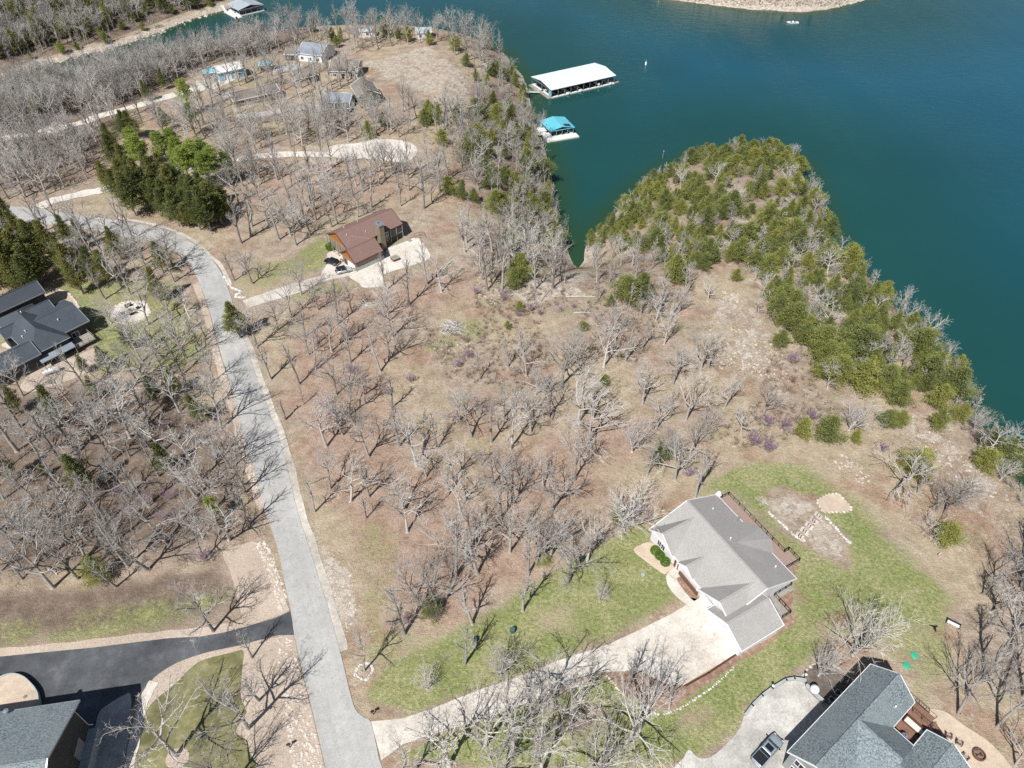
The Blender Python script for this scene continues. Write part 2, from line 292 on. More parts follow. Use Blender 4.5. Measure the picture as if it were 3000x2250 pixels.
# ------------------------------------------------------------------ mesh helpers
class MB:
    def __init__(s): s.v, s.f, s.t = [], [], []
    def add(s, vs, fs, tint=None):
        o = len(s.v); s.v += [tuple(p) for p in vs]; s.f += [tuple(i + o for i in q) for q in fs]
        if tint is not None: s.t += [tint] * len(vs)
        return s
    def box(s, c, d, rz=0, tilt=None):
        x, y, z = d[0] / 2, d[1] / 2, d[2] / 2
        vs = [Vector((i * x, j * y, l * z)) for l in (-1, 1) for i, j in ((-1, -1), (1, -1), (1, 1), (-1, 1))]
        rot = Matrix.Rotation(rz, 3, 'Z')
        if tilt: rot = rot @ Matrix.Rotation(tilt[1], 3, tilt[0])
        return s.add([rot @ p + Vector(c) for p in vs], [(3, 2, 1, 0), (4, 5, 6, 7), (0, 1, 5, 4), (1, 2, 6, 5), (2, 3, 7, 6), (3, 0, 4, 7)])
    def bx(s, x0, x1, y0, y1, z0, z1): return s.box(((x0 + x1) / 2, (y0 + y1) / 2, (z0 + z1) / 2), (abs(x1 - x0), abs(y1 - y0), abs(z1 - z0)))
    def prism(s, poly, z0, z1):
        k = len(poly)
        return s.add([(x, y, z0) for x, y in poly] + [(x, y, z1) for x, y in poly], [tuple(range(k))[::-1], tuple(range(k, 2 * k))] + [(i, (i + 1) % k, (i + 1) % k + k, i + k) for i in range(k)])
    def slab(s, quad, th):
        """a sloping panel: corner points of its top, thickness straight down"""
        k = len(quad); q = [Vector(p) for p in quad]
        return s.add(q + [p - Vector((0, 0, th)) for p in q], [tuple(range(k)), tuple(range(k, 2 * k))[::-1]] + [(i, i + k, (i + 1) % k + k, (i + 1) % k) for i in range(k)])
    def tube(s, pts, rad, k=6, tint=None, cap=True):
        pts = [Vector(p) for p in pts]
        if not isinstance(rad, (list, tuple)): rad = [rad] * len(pts)
        vs, fs = [], []
        for i, p in enumerate(pts):
            t = (pts[min(i + 1, len(pts) - 1)] - pts[max(i - 1, 0)])
            t = t.normalized() if t.length > 1e-6 else Vector((0, 0, 1))
            a = t.cross(Vector((0, 0, 1)) if abs(t.z) < .9 else Vector((1, 0, 0))).normalized(); c = t.cross(a)
            for j in range(k):
                w = 2 * math.pi * j / k; vs.append(p + (a * math.cos(w) + c * math.sin(w)) * rad[i])
        for i in range(len(pts) - 1):
            for j in range(k): fs.append((i * k + j, i * k + (j + 1) % k, (i + 1) * k + (j + 1) % k, (i + 1) * k + j))
        if cap: fs.append(tuple(range(k))[::-1]); fs.append(tuple((len(pts) - 1) * k + j for j in range(k)))
        return s.add(vs, fs, tint)
    def lathe(s, prof, k=16, c=(0, 0, 0)):
        vs = [(c[0] + r * math.cos(2 * math.pi * j / k), c[1] + r * math.sin(2 * math.pi * j / k), c[2] + z) for r, z in prof for j in range(k)]
        fs = [(i * k + j, i * k + (j + 1) % k, (i + 1) * k + (j + 1) % k, (i + 1) * k + j) for i in range(len(prof) - 1) for j in range(k)]
        fs += [tuple(range(k))[::-1], tuple((len(prof) - 1) * k + j for j in range(k))]
        return s.add(vs, fs)
    def stone(s, c, r, rng, flat=.6):
        vs = []
        for x, y, z in ((1, 0, 0), (.5, .87, 0), (-.5, .87, 0), (-1, 0, 0), (-.5, -.87, 0), (.5, -.87, 0), (.5, .3, .9), (-.5, .4, .8), (0, -.6, .85)):
            q = r * rng.uniform(.75, 1.2); vs.append((c[0] + x * q, c[1] + y * q, c[2] + (z * flat - .12) * q))
        return s.add(vs, [(0, 1, 6), (1, 2, 7, 6), (2, 3, 7), (3, 4, 8, 7), (4, 5, 8), (5, 0, 6, 8), (6, 7, 8), (5, 4, 3, 2, 1, 0)])
    def mesh(s, name, sm=False):
        m = bpy.data.meshes.new(name); m.from_pydata(s.v, [], s.f)
        if s.t:
            a = m.attributes.new('tint', 'FLOAT', 'POINT'); a.data.foreach_set('value', s.t)
        if sm: m.shade_smooth()
        m.update(); return m
def link(name, mesh, parent=None, material=None):
    o = bpy.data.objects.new(name, mesh); COL.objects.link(o)
    if parent: o.parent = parent
    if material and mesh and not mesh.materials: mesh.materials.append(M[material])
    return o
def put(mb, name, material, parent=None, sm=False): return link(name, mb.mesh(name, sm), parent, material)
def tag(o, label, cat=None, group=None, kind=None):
    o['label'] = label
    if cat: o['category'] = cat
    if group: o['group'] = group
    if kind: o['kind'] = kind
    return o
def thing(name, label, cat, loc, rz=0, group=None):
    o = link(name, None); o.empty_display_size = .3; o.location = loc; o.rotation_euler = (0, 0, rz); return tag(o, label, cat, group)
def smoothline(pts, per=4, closed=True):
    P = [np.array(p, float) for p in pts]; k = len(P); out = []
    for i in range(k if closed else k - 1):
        if closed: a, b_, c, d = P[i - 1], P[i], P[(i + 1) % k], P[(i + 2) % k]
        else: a, b_, c, d = P[max(i - 1, 0)], P[i], P[i + 1], P[min(i + 2, k - 1)]
        for j in range(per):
            t = j / per; out.append(.5 * (2 * b_ + (c - a) * t + (2 * a - 5 * b_ + 4 * c - d) * t * t + (3 * b_ - a - 3 * c + d) * t ** 3))
    if not closed: out.append(P[-1])
    return out
KEEPOUT = []
def sheet(name, pts, material, off, label, cat, soft=True, keep=True, per=4):
    W = [g(*p)[:2] if isinstance(p[0], str) else np.array(p, float) for p in pts]
    if soft: W = smoothline(W, per)
    if keep: KEEPOUT.append([tuple(p) for p in W])
    bm = bmesh.new(); vs = [bm.verts.new((p[0], p[1], 0)) for p in W]; f = bm.faces.new(vs)
    bmesh.ops.triangulate(bm, faces=[f])
    lo = np.min(W, 0); hi = np.max(W, 0)
    step = 4.0
    for ax in (0, 1):
        c = math.ceil(lo[ax] / step) * step
        while c < hi[ax]:
            no = (1, 0, 0) if ax == 0 else (0, 1, 0); co = (c, 0, 0) if ax == 0 else (0, c, 0)
            bmesh.ops.bisect_plane(bm, geom=bm.verts[:] + bm.edges[:] + bm.faces[:], plane_co=co, plane_no=no); c += step
    bm.verts.ensure_lookup_table()
    xy = np.array([(v.co.x, v.co.y) for v in bm.verts]); z = hgrid(xy) + off
    for v, q in zip(bm.verts, z): v.co.z = q
    bmesh.ops.recalc_face_normals(bm, faces=bm.faces)
    if sum(f.normal.z for f in bm.faces) < 0: bmesh.ops.reverse_faces(bm, faces=bm.faces)
    me = bpy.data.meshes.new(name); bm.to_mesh(me); bm.free()
    o = link(name, me, None, material); tag(o, label, cat, kind='structure'); return o

# ------------------------------------------------------------------ terrain and lake
def poly_px(*pts): return [tuple(g(*p)[:2]) for p in pts]
m = bpy.data.meshes.new('ground'); nx, ny = len(gx), len(gy)
idx = np.arange(nx * ny).reshape(ny, nx); Fc = np.stack([idx[:-1, :-1], idx[:-1, 1:], idx[1:, 1:], idx[1:, :-1]], -1).reshape(-1, 4)
m.from_pydata(np.column_stack([PT, Z]).tolist(), [], Fc.tolist()); m.shade_smooth()
ground = link('ground', m, None, 'ground'); tag(ground, 'brown leaf littered ground with lawns sloping down to the lake', 'ground', kind='structure')
masks = {k: np.zeros(len(PT)) for k in ('grass', 'litter', 'pale', 'dark')}
def area(kind, val, soft, *pts):
    if kind in ('litter', 'dark'): soft *= 2.5
    d = sdist(PT, poly_px(*pts)); masks[kind] = np.maximum(masks[kind], val * smooth((d + soft) / (2 * soft))) if val > 0 else masks[kind] * (1 - smooth((d + soft) / (2 * soft)) * -val)
# lawns
area('grass', .78, 2, ('b2', 150, 1230), ('b2', 180, 1100), ('b2', 420, 900), ('b2', 640, 820), ('b2', 900, 650), ('b2', 1200, 480), ('b2', 1600, 250), ('b2', 1960, 60), ('b2', 2100, 330), ('b2', 2212, 560), ('b2', 1700, 860), ('b2', 1100, 1085), ('b2', 500, 1310))
area('grass', .45, 3, ('b2', 80, 150), ('b2', 300, 60), ('b2', 420, 300), ('b2', 300, 700), ('b2', 700, 800), ('b2', 500, 1000), ('b2', 200, 1250), ('b2', 130, 900))
area('grass', .85, 1.5, ('b2', 300, 1600), ('b2', 620, 1440), ('b2', 1250, 1230), ('b2', 1700, 1050), ('b2', 1990, 1230), ('b2', 2130, 1300), ('b3', 0, 1160), ('b3', 500, 880), ('b3', 760, 650), ('b3', 900, 900), ('b3', 660, 1090), ('b3', 420, 1260), ('b3', 340, 1400), ('b3', 120, 1580), ('b2', 2000, 1659), ('b2', 1000, 1659))
area('grass', .9, 2, ('r6', 120, 1500), ('r6', 330, 1370), ('r6', 700, 1350), ('r6', 950, 1480), ('r6', 880, 1600), ('r6', 600, 1480), ('r6', 300, 1530))
area('grass', .9, 2, ('b3', 900, 0), ('b3', 1100, 0), ('b3', 1300, 80), ('b3', 1500, 320), ('b3', 1720, 520), ('b3', 1640, 760), ('b3', 1280, 620), ('b3', 1060, 300))
area('grass', .8, 2, ('b3', 430, 20), ('b3', 560, 60), ('b3', 830, 280), ('b3', 900, 420), ('b3', 820, 700), ('b3', 720, 480), ('b3', 740, 320), ('b3', 500, 90))
area('grass', .55, 3, ('b3', 820, 700), ('b3', 1300, 600), ('b3', 1700, 700), ('b3', 1780, 1000), ('b3', 1600, 1250), ('b3', 1480, 1230), ('b3', 1400, 1000), ('b3', 1180, 930), ('b3', 760, 1000))
area('grass', .62, 3, ('b1', 0, 720), ('b1', 300, 650), ('b1', 700, 600), ('b1', 1000, 560), ('b1', 1500, 480), ('b1', 1530, 560), ('b1', 1300, 680), ('b1', 900, 800), ('b1', 400, 880), ('b1', 0, 900))
area('grass', .75, 2, ('D', 950, 330), ('D', 1200, 300), ('D', 1450, 450), ('D', 1600, 600), ('D', 1900, 800), ('D', 2212, 900), ('D', 2150, 1150), ('D', 1700, 1400), ('D', 1350, 1659), ('D', 1450, 1300), ('D', 1250, 850), ('D', 1180, 620), ('D', 1060, 400))
area('grass', .6, 4, ('r4', 270, 200), ('r4', 600, 120), ('r4', 1150, 150), ('r4', 1330, 480), ('r4', 1400, 640), ('r4', 1200, 760), ('r4', 700, 760), ('r4', 500, 400))
area('grass', .8, 2, ('D', 0, 900), ('D', 60, 920), ('D', 190, 1040), ('D', 0, 1130))
area('grass', .55, 4, ('r4', 1500, 150), ('r4', 1800, 20), ('r4', 2100, -60), ('r4', 2080, 110), ('r4', 1800, 190), ('r4', 1560, 270))
area('grass', .7, 2, ('R', 0, 640), ('R', 190, 640), ('R', 330, 840), ('R', 160, 940), ('R', 180, 1130), ('R', 0, 1300), ('R', -600, 1100))
area('grass', .6, 3, ('R', -700, 1700), ('R', 0, 1500), ('R', 560, 1390), ('R', 780, 1540), ('R', 400, 1659), ('R', -400, 1800))
area('grass', .4, 4, ('r1', 1250, 600), ('r1', 1400, 580), ('r1', 1700, 560), ('r1', 1900, 500), ('r1', 1700, 480), ('r1', 1400, 540))
area('grass', .35, 5, ('r1', 1500, 780), ('r1', 2100, 720), ('r1', 2200, 860), ('r1', 1700, 900))
area('grass', .8, 4, ('r6', 60, 1560), ('r6', 200, 1440), ('r6', 500, 1340), ('r6', 850, 1380), ('r6', 1000, 1500), ('b3', 1250, 40), ('b3', 1550, 330), ('b3', 1760, 560), ('b3', 1700, 800), ('b3', 1400, 760), ('b3', 1200, 880), ('b3', 850, 960), ('b3', 560, 900), ('b3', 700, 640), ('b3', 720, 460), ('b3', 760, 320), ('b3', 500, 90), ('r6', 300, 1540))
area('grass', .5, 4, ('b2', 60, 60), ('b2', 330, 20), ('b2', 400, 300), ('b2', 330, 500), ('b2', 130, 420))
area('grass', .5, 3, ('r5', 650, 500), ('r5', 900, 350), ('r5', 960, 520), ('r5', 700, 620), ('r5', 480, 640))
area('grass', -.55, 2, ('b3', 0, 1300), ('b3', 160, 1230), ('b3', 230, 1330), ('b3', 80, 1430), ('b3', -40, 1440))
area('grass', -.5, 2, ('b2', 1250, 640), ('b2', 1500, 600), ('b2', 1480, 760), ('b2', 1250, 780))
area('grass', -.5, 2.5, ('b3', 830, 720), ('b3', 1100, 600), ('b3', 1300, 760), ('b3', 1200, 900), ('b3', 900, 940))
area('grass', -.4, 2.5, ('b3', 1200, 60), ('b3', 1330, 60), ('b3', 1500, 350), ('b3', 1400, 330))
area('grass', -.5, 2, ('b2', 1300, 1300), ('b2', 1700, 1200), ('b2', 1800, 1400), ('b2', 1400, 1500))
area('grass', -.5, 2, ('b1', 100, 740), ('b1', 700, 660), ('b1', 740, 710), ('b1', 300, 790))
# bright leaf litter in the middle lot and along the verge
area('litter', .92, 6, ('r5', -250, 250), ('r5', 300, 170), ('r5', 900, 100), ('r5', 900, 280), ('r5', 400, 400), ('r5', 300, 800), ('r5', 300, 1200), ('r5', 800, 1500), ('b2', 1300, 200), ('b2', 1300, 430), ('b2', 700, 720), ('b2', 300, 600), ('r5', -150, 1500), ('r5', -350, 900))
area('litter', .75, 5, ('r5', 900, 1300), ('r5', 1500, 1050), ('r5', 2000, 900), ('r5', 2050, 1250), ('r5', 1500, 1600), ('b2', 1400, 250), ('b2', 900, 300))
area('litter', .95, 3, ('r2', 180, 430), ('r2', 500, 380), ('r2', 620, 330), ('r2', 740, 430), ('r2', 560, 500), ('r2', 250, 480))
area('litter', .6, 8, ('r1', 1550, 1080), ('r2', 400, 1050), ('r2', 700, 1200), ('r2', 650, 1340), ('r2', 0, 1400), ('r1', 1800, 1400), ('r1', 1500, 1250))
area('litter', .55, 6, ('r4', 0, 1000), ('r4', 900, 900), ('r4', 1450, 850), ('r4', 1650, 1450), ('b1', 1700, 180), ('b1', 1400, 260), ('b1', 900, 420), ('b1', 0, 600))
area('grass', -.85, 2, ('r6', 560, 1500), ('r6', 860, 1560), ('b3', 900, 20), ('b3', 1080, 170), ('b3', 1100, 380), ('b3', 900, 300), ('b3', 700, 150), ('b3', 560, 0))
# pale stony ground
area('pale', .55, 5, ('r6', 180, 230), ('r6', 440, 260), ('r6', 640, 560), ('r6', 700, 800), ('r6', 980, 900), ('r6', 980, 980), ('r6', 600, 950), ('r6', 420, 760), ('r6', 100, 550))
area('pale', .5, 4, ('r6', 960, 900), ('r6', 1540, 900), ('r6', 1750, 1080), ('r6', 2212, 1640), ('b3', 2212, 200), ('b3', 1900, 60), ('r6', 1500, 1250), ('r6', 1250, 1000))
area('pale', .85, 1.5, ('r4', 1950, 1659), ('b1', 2050, 150), ('b1', 2212, 330), ('b2', 60, 380), ('b2', 110, 620), ('b2', 60, 800), ('b2', -60, 700), ('b2', -120, 400), ('b2', -220, 60), ('b1', 1960, 0))
area('pale', .62, 3, ('r2', 120, 400), ('r2', 300, 370), ('r2', 520, 300), ('r2', 560, 280), ('r2', 700, 390), ('r2', 770, 450), ('r2', 870, 540), ('r2', 840, 640), ('r2', 650, 680), ('r2', 400, 560), ('r2', 180, 470))
area('pale', .5, 4, ('R', 1500, 300), ('R', 2100, 300), ('R', 2300, 700), ('R', 2000, 900), ('R', 1800, 650))
area('pale', .6, 2, ('b3', 600, 0), ('b3', 880, 0), ('b3', 1080, 160), ('b3', 1100, 380), ('b3', 900, 300), ('b3', 700, 120))
area('pale', .55, 2, ('r6', 330, 1560), ('r6', 560, 1500), ('r6', 860, 1560), ('b3', 900, 60), ('b3', 760, 160), ('b3', 560, 0))
area('pale', .6, 3, ('r5', 1480, 90), ('r5', 1640, 100), ('r5', 1600, 260), ('r5', 1300, 330), ('r5', 900, 260), ('r5', 1000, 200))
area('dark', .75, 5, ('r4', -200, 900), ('r4', 300, 830), ('r4', 700, 800), ('r4', 1200, 800), ('r4', 1480, 1000), ('r4', 1640, 1500), ('b1', 1650, 170), ('b1', 1300, 240), ('b1', 900, 380), ('b1', 400, 470), ('b1', -200, 560))  # below here: dark litter and painted twig shade under the woods
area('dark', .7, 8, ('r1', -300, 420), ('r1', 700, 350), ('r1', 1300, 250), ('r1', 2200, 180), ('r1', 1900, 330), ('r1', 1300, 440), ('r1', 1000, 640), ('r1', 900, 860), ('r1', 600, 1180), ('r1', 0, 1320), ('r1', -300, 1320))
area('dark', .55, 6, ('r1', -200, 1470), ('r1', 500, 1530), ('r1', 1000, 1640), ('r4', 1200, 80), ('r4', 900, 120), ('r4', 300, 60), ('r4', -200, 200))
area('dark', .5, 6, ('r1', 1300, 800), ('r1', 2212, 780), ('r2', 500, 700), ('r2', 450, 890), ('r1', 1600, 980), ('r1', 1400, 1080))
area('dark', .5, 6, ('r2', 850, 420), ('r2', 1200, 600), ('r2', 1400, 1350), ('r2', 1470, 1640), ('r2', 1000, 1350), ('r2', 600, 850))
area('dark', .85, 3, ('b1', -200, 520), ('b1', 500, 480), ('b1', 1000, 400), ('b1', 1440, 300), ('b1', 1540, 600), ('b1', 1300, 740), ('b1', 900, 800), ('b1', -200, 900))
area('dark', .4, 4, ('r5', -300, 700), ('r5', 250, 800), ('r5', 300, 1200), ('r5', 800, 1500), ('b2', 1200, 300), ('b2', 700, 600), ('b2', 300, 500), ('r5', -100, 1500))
sh_band = smooth((9 - DS) / 7) * (DS > -3)
masks['pale'] = np.maximum(masks['pale'], .75 * sh_band)
de_ = sdist(PT, BANK_E); masks['pale'] = np.maximum(masks['pale'], np.where(de_ > -4, .62, 0))
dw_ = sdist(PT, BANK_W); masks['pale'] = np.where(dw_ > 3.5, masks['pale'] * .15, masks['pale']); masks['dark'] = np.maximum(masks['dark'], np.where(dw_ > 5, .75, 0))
for k, v in masks.items():
    a = m.attributes.new(k, 'FLOAT', 'POINT'); a.data.foreach_set('value', v.astype(np.float32))
# lake surface, with its depth along the shore
lx = axis((-1500, -300, 100), (-300, 300, 5), (300, 1501, 100)); ly = axis((-600, 60, 60), (60, 560, 5), (560, 3001, 120))
X, Y = np.meshgrid(lx, ly); PW = np.stack([X.ravel(), Y.ravel()], 1); dsh = height_d(PW)[1]
m = bpy.data.meshes.new('lake'); idx = np.arange(len(PW)).reshape(len(ly), len(lx)); Fc = np.stack([idx[:-1, :-1], idx[:-1, 1:], idx[1:, 1:], idx[1:, :-1]], -1).reshape(-1, 4)
m.from_pydata(np.column_stack([PW, np.full(len(PW), WATER)]).tolist(), [], Fc.tolist())
a = m.attributes.new('shallow', 'FLOAT', 'POINT'); a.data.foreach_set('value', np.clip(1 + dsh / 16, 0, 1).astype(np.float32))
a = m.attributes.new('offshore', 'FLOAT', 'POINT'); a.data.foreach_set('value', np.clip(-dsh / 130, 0, 1).astype(np.float32))
lake = link('lake', m, None, 'water'); tag(lake, 'calm teal green lake filling the coves and open water', 'lake', kind='structure')

# ------------------------------------------------------------------ roads, drives, beds
left = [('b1', 2150, 1830), ('b1', 2110, 1659), ('b1', 2040, 1350), ('b1', 1990, 1150), ('b1', 1945, 960), ('b1', 1908, 800), ('b1', 1885, 640), ('b1', 1850, 480), ('b1', 1790, 200), ('r4', 1718, 1659), ('r4', 1660, 1420), ('r4', 1605, 1270), ('r4', 1565, 1120), ('r4', 1530, 980), ('r4', 1490, 820), ('r4', 1445, 680), ('r4', 1412, 560), ('r4', 1383, 440), ('r4', 1350, 330), ('r4', 1310, 220), ('r4', 1262, 110), ('r4', 1195, 10), ('r1', 1080, 1605), ('r1', 960, 1570), ('r1', 840, 1545), ('r1', 700, 1515), ('r1', 520, 1480), ('r1', 300, 1455), ('r1', 0, 1440), ('r1', -400, 1450)]
right = [('r1', -400, 1330), ('r1', 0, 1338), ('r1', 220, 1348), ('r1', 450, 1388), ('r1', 700, 1420), ('r1', 900, 1455), ('r1', 1060, 1492), ('r1', 1170, 1530), ('r1', 1265, 1590), ('r4', 1350, 0), ('r4', 1420, 85), ('r4', 1462, 170), ('r4', 1502, 280), ('r4', 1532, 400), ('r4', 1562, 500), ('r4', 1600, 590), ('r4', 1642, 730), ('r4', 1690, 860), ('r4', 1740, 1000), ('r4', 1790, 1130), ('r4', 1830, 1250), ('r4', 1872, 1420), ('r4', 1930, 1659), ('b1', 2000, 220), ('b1', 2062, 420), ('b1', 2120, 600), ('b1', 2170, 780), ('b1', 2212, 935), ('b2', 35, 1080), ('b2', 62, 1190), ('b2', 95, 1285), ('b2', 150, 1335), ('b2', 192, 1365), ('b2', 245, 1600), ('b2', 290, 1830)]
sheet('road', left + right, 'asphalt', .10, 'worn grey asphalt road bending from the bottom edge to the woods', 'road', per=3)
def band(name, pts, half, material, off, label, cat, closed=False):
    c = [g(*p)[:2] for p in pts]; c = smoothline(c, 4, False); L_, R_ = [], []
    for i, p in enumerate(c):
        t = c[min(i + 1, len(c) - 1)] - c[max(i - 1, 0)]; t = t / max(1e-6, np.hypot(*t)); nn = np.array([-t[1], t[0]])
        w = half * (1 + .12 * math.sin(i * 1.7) + .08 * math.sin(i * .6)); L_.append(p + nn * w); R_.append(p - nn * w)
    return sheet(name, [tuple(p) for p in L_ + R_[::-1]], material, off, label, cat, soft=False)
band('gravel_verge', [('r4', 1545, 420), ('r4', 1620, 610), ('r4', 1715, 880), ('r4', 1810, 1140), ('r4', 1890, 1400), ('r4', 1950, 1659), ('b1', 2030, 250), ('b1', 2140, 590), ('b1', 2225, 900)], .9, 'gravel_road', .05, 'pale gravel verge between the road and the wooded lot', 'verge')
band('gravel_verge', [('r4', 1270, 180), ('r4', 1330, 350), ('r4', 1385, 560), ('r4', 1440, 760), ('r4', 1520, 1030), ('r4', 1560, 1200), ('r4', 1630, 1420), ('r4', 1700, 1640)], .8, 'gravel', .05, 'tan stony verge between the road and the shaded woods', 'verge')
band('gravel_verge', [('r1', 760, 1412), ('r1', 1000, 1455), ('r1', 1170, 1515), ('r1', 1270, 1570), ('r1', 1350, 1650), ('r4', 1430, 60), ('r4', 1490, 190)], .6, 'gravel_road', .05, 'pale verge on the outside of the road bend', 'verge')
sheet('driveway', [('b1', 1880, 645), ('b1', 1780, 690), ('b1', 1600, 742), ('b1', 1450, 782), ('b1', 1300, 808), ('b1', 1100, 818), ('b1', 900, 842), ('b1', 600, 880), ('b1', 300, 908), ('b1', 0, 938), ('b1', -400, 985), ('b1', -500, 1700), ('b1', 700, 1760), ('b1', 800, 1400), ('b1', 880, 1210), ('b1', 985, 1090), ('b1', 1150, 975), ('b1', 1330, 912), ('b1', 1560, 862), ('b1', 1800, 800), ('b1', 1912, 798)], 'asphalt_new', .06, 'dark new asphalt driveway leading from the road to the slate roofed garage', 'driveway', soft=False)
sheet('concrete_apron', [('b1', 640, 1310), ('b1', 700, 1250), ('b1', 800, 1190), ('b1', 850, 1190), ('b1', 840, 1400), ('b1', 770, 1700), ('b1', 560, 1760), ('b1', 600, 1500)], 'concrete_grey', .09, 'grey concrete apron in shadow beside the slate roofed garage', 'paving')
band('concrete_kerb', [('b1', 1000, 1100), ('b1', 955, 1180), ('b1', 918, 1280), ('b1', 892, 1400), ('b1', 862, 1540), ('b1', 830, 1700)], .8, 'concrete', .13, 'white curved concrete kerb edging the lawn by the dark driveway', 'kerb')
sheet('gravel_bed', [('b1', 1000, 1075), ('b1', 1150, 978), ('b1', 1330, 916), ('b1', 1570, 866), ('b1', 1560, 895), ('b1', 1330, 955), ('b1', 1240, 1010), ('b1', 1130, 1120), ('b1', 980, 1245), ('b1', 905, 1390), ('b1', 855, 1400), ('b1', 885, 1290), ('b1', 930, 1190)], 'gravel', .075, 'curved tan gravel bed between dark driveway and lawn', 'gravel bed')
sheet('lawn', [('b1', 870, 1700), ('b1', 900, 1400), ('b1', 980, 1245), ('b1', 1130, 1120), ('b1', 1240, 1010), ('b1', 1330, 955), ('b1', 1560, 892), ('b1', 1572, 1000), ('b1', 1558, 1200), ('b1', 1595, 1300), ('b1', 1530, 1420), ('b1', 1600, 1520), ('b1', 1610, 1720)], 'turf', .05, 'small dry lawn between the dark driveway and the gravel swath', 'lawn', keep=False)
sheet('gravel_swath', [('b1', 1575, 880), ('b1', 1800, 812), ('b1', 1900, 806), ('b1', 1935, 960), ('b1', 1985, 1150), ('b1', 2035, 1350), ('b1', 2105, 1659), ('b1', 2130, 1800), ('b1', 1600, 1760), ('b1', 1600, 1500), ('b1', 1530, 1420), ('b1', 1600, 1300), ('b1', 1560, 1180)], 'gravel', .045, 'broad tan gravel swath between the lawn and the road', 'gravel bed')
sheet('gravel_pad', [('b1', 1445, 262), ('b1', 1560, 215), ('b1', 1660, 195), ('b1', 1740, 290), ('b1', 1800, 420), ('b1', 1860, 600), ('b1', 1870, 640), ('b1', 1780, 680), ('b1', 1600, 728), ('b1', 1560, 640), ('b1', 1530, 520), ('b1', 1490, 380)], 'gravel', .045, 'tan crushed stone pad wedged between woods and road', 'gravel bed')
band('gravel_strip', [('b1', -200, 945), ('b1', 0, 922), ('b1', 300, 890), ('b1', 600, 862), ('b1', 900, 822), ('b1', 1100, 800), ('b1', 1300, 786), ('b1', 1480, 752), ('b1', 1600, 728)], 1.0, 'gravel', .04, 'narrow tan gravel strip along the upper edge of the dark driveway', 'gravel bed')
sheet('concrete_driveway', [('b2', 192, 1358), ('b2', 400, 1338), ('b2', 600, 1270), ('b2', 900, 1150), ('b2', 1100, 1088), ('b2', 1400, 965), ('b2', 1700, 870), ('b2', 2000, 735), ('G', 0, 1378), ('G', 330, 1215), ('G', 490, 1116), ('G', 610, 1060), ('G', 700, 1150), ('G', 860, 1400), ('G', 960, 1588), ('G', 700, 1725), ('o', 1475, 1481), ('o', 1440, 1478), ('o', 1380, 1448), ('o', 1300, 1452), ('b2', 1500, 1092), ('b2', 1250, 1222), ('b2', 900, 1352), ('b2', 620, 1432), ('b2', 400, 1505), ('b2', 260, 1610)], 'concrete', .075, 'long cream concrete driveway running from the road to the pale roofed house', 'driveway', soft=False)
sheet('planting_bed', [('o', 1310, 1455), ('o', 1380, 1452), ('o', 1440, 1481), ('o', 1476, 1484), ('o', 1588, 1417), ('o', 1592, 1432), ('o', 1450, 1534), ('o', 1400, 1532), ('o', 1350, 1500)], 'mulch', .05, 'brown mulched bed with stones below the concrete parking pad', 'planting bed', soft=False)
sheet('planting_bed', [('G', 0, 590), ('G', 160, 545), ('G', 330, 735), ('G', 372, 785), ('G', 310, 815), ('G', 262, 832), ('G', 100, 715), ('G', 5, 640)], 'sand', .05, 'cream gravel bed with three clipped shrubs beside the pale roofed house', 'planting bed')
sheet('walkway', [('G', 372, 785), ('G', 320, 815), ('G', 295, 850), ('G', 300, 920), ('G', 345, 1000), ('G', 430, 1082), ('G', 497, 1118), ('G', 600, 1060), ('G', 552, 1088), ('G', 470, 1005), ('G', 395, 900), ('G', 400, 868), ('G', 440, 850)], 'concrete', .085, 'curved cream concrete walkway to the porch of the pale roofed house', 'walkway')
sheet('planting_bed', [('G', 445, 858), ('G', 405, 872), ('G', 400, 900), ('G', 470, 1000), ('G', 550, 1084), ('G', 590, 1060), ('G', 520, 960)], 'mulch', .05, 'narrow rust mulch bed inside the curved walkway', 'planting bed')
sheet('planting_bed', [('G', 955, 1600), ('G', 1250, 1440), ('G', 1385, 1330), ('G', 1350, 1180), ('G', 1300, 1050), ('G', 1420, 960), ('G', 1480, 1050), ('G', 1465, 1180), ('G', 1505, 1290), ('G', 1390, 1370), ('G', 1150, 1570), ('G', 960, 1640)], 'mulch', .056, 'rust and cream mulch bed along the side of the pale roofed house', 'planting bed')
sheet('driveway_apron', [('b3', -150, 1800), ('b3', 0, 1600), ('b3', 40, 1542), ('b3', 100, 1592), ('b3', 170, 1592), ('b3', 240, 1545), ('b3', 310, 1475), ('b3', 370, 1400), ('b3', 405, 1310), ('b3', 480, 1235), ('b3', 570, 1155), ('b3', 680, 1097), ('b3', 785, 1108), ('b3', 800, 1145), ('b3', 912, 1242), ('b3', 1000, 1200), ('b3', 1100, 1300), ('b3', 700, 1700), ('b3', 400, 1850)], 'concrete_grey', .075, 'stained grey concrete turning court where the silver pickup stands', 'driveway')
sheet('planting_bed', [('b3', 785, 1105), ('b3', 790, 1040), ('b3', 860, 985), ('b3', 960, 985), ('b3', 1060, 1060), ('b3', 1130, 1150), ('b3', 1040, 1240), ('b3', 915, 1245), ('b3', 805, 1148)], 'mulch_grey', .05, 'grey brown mulch bed in the corner of the slate roofed house', 'planting bed')
sheet('gravel_patio', [('K', 420, 1130), ('K', 490, 1085), ('K', 640, 1120), ('K', 800, 1240), ('K', 960, 1340), ('K', 1100, 1450), ('K', 1230, 1600), ('K', 1290, 1750), ('K', 900, 1850), ('K', 620, 1450), ('K', 470, 1250)], 'sand', .05, 'peach fine gravel patio with fire ring behind the slate roofed house', 'patio')
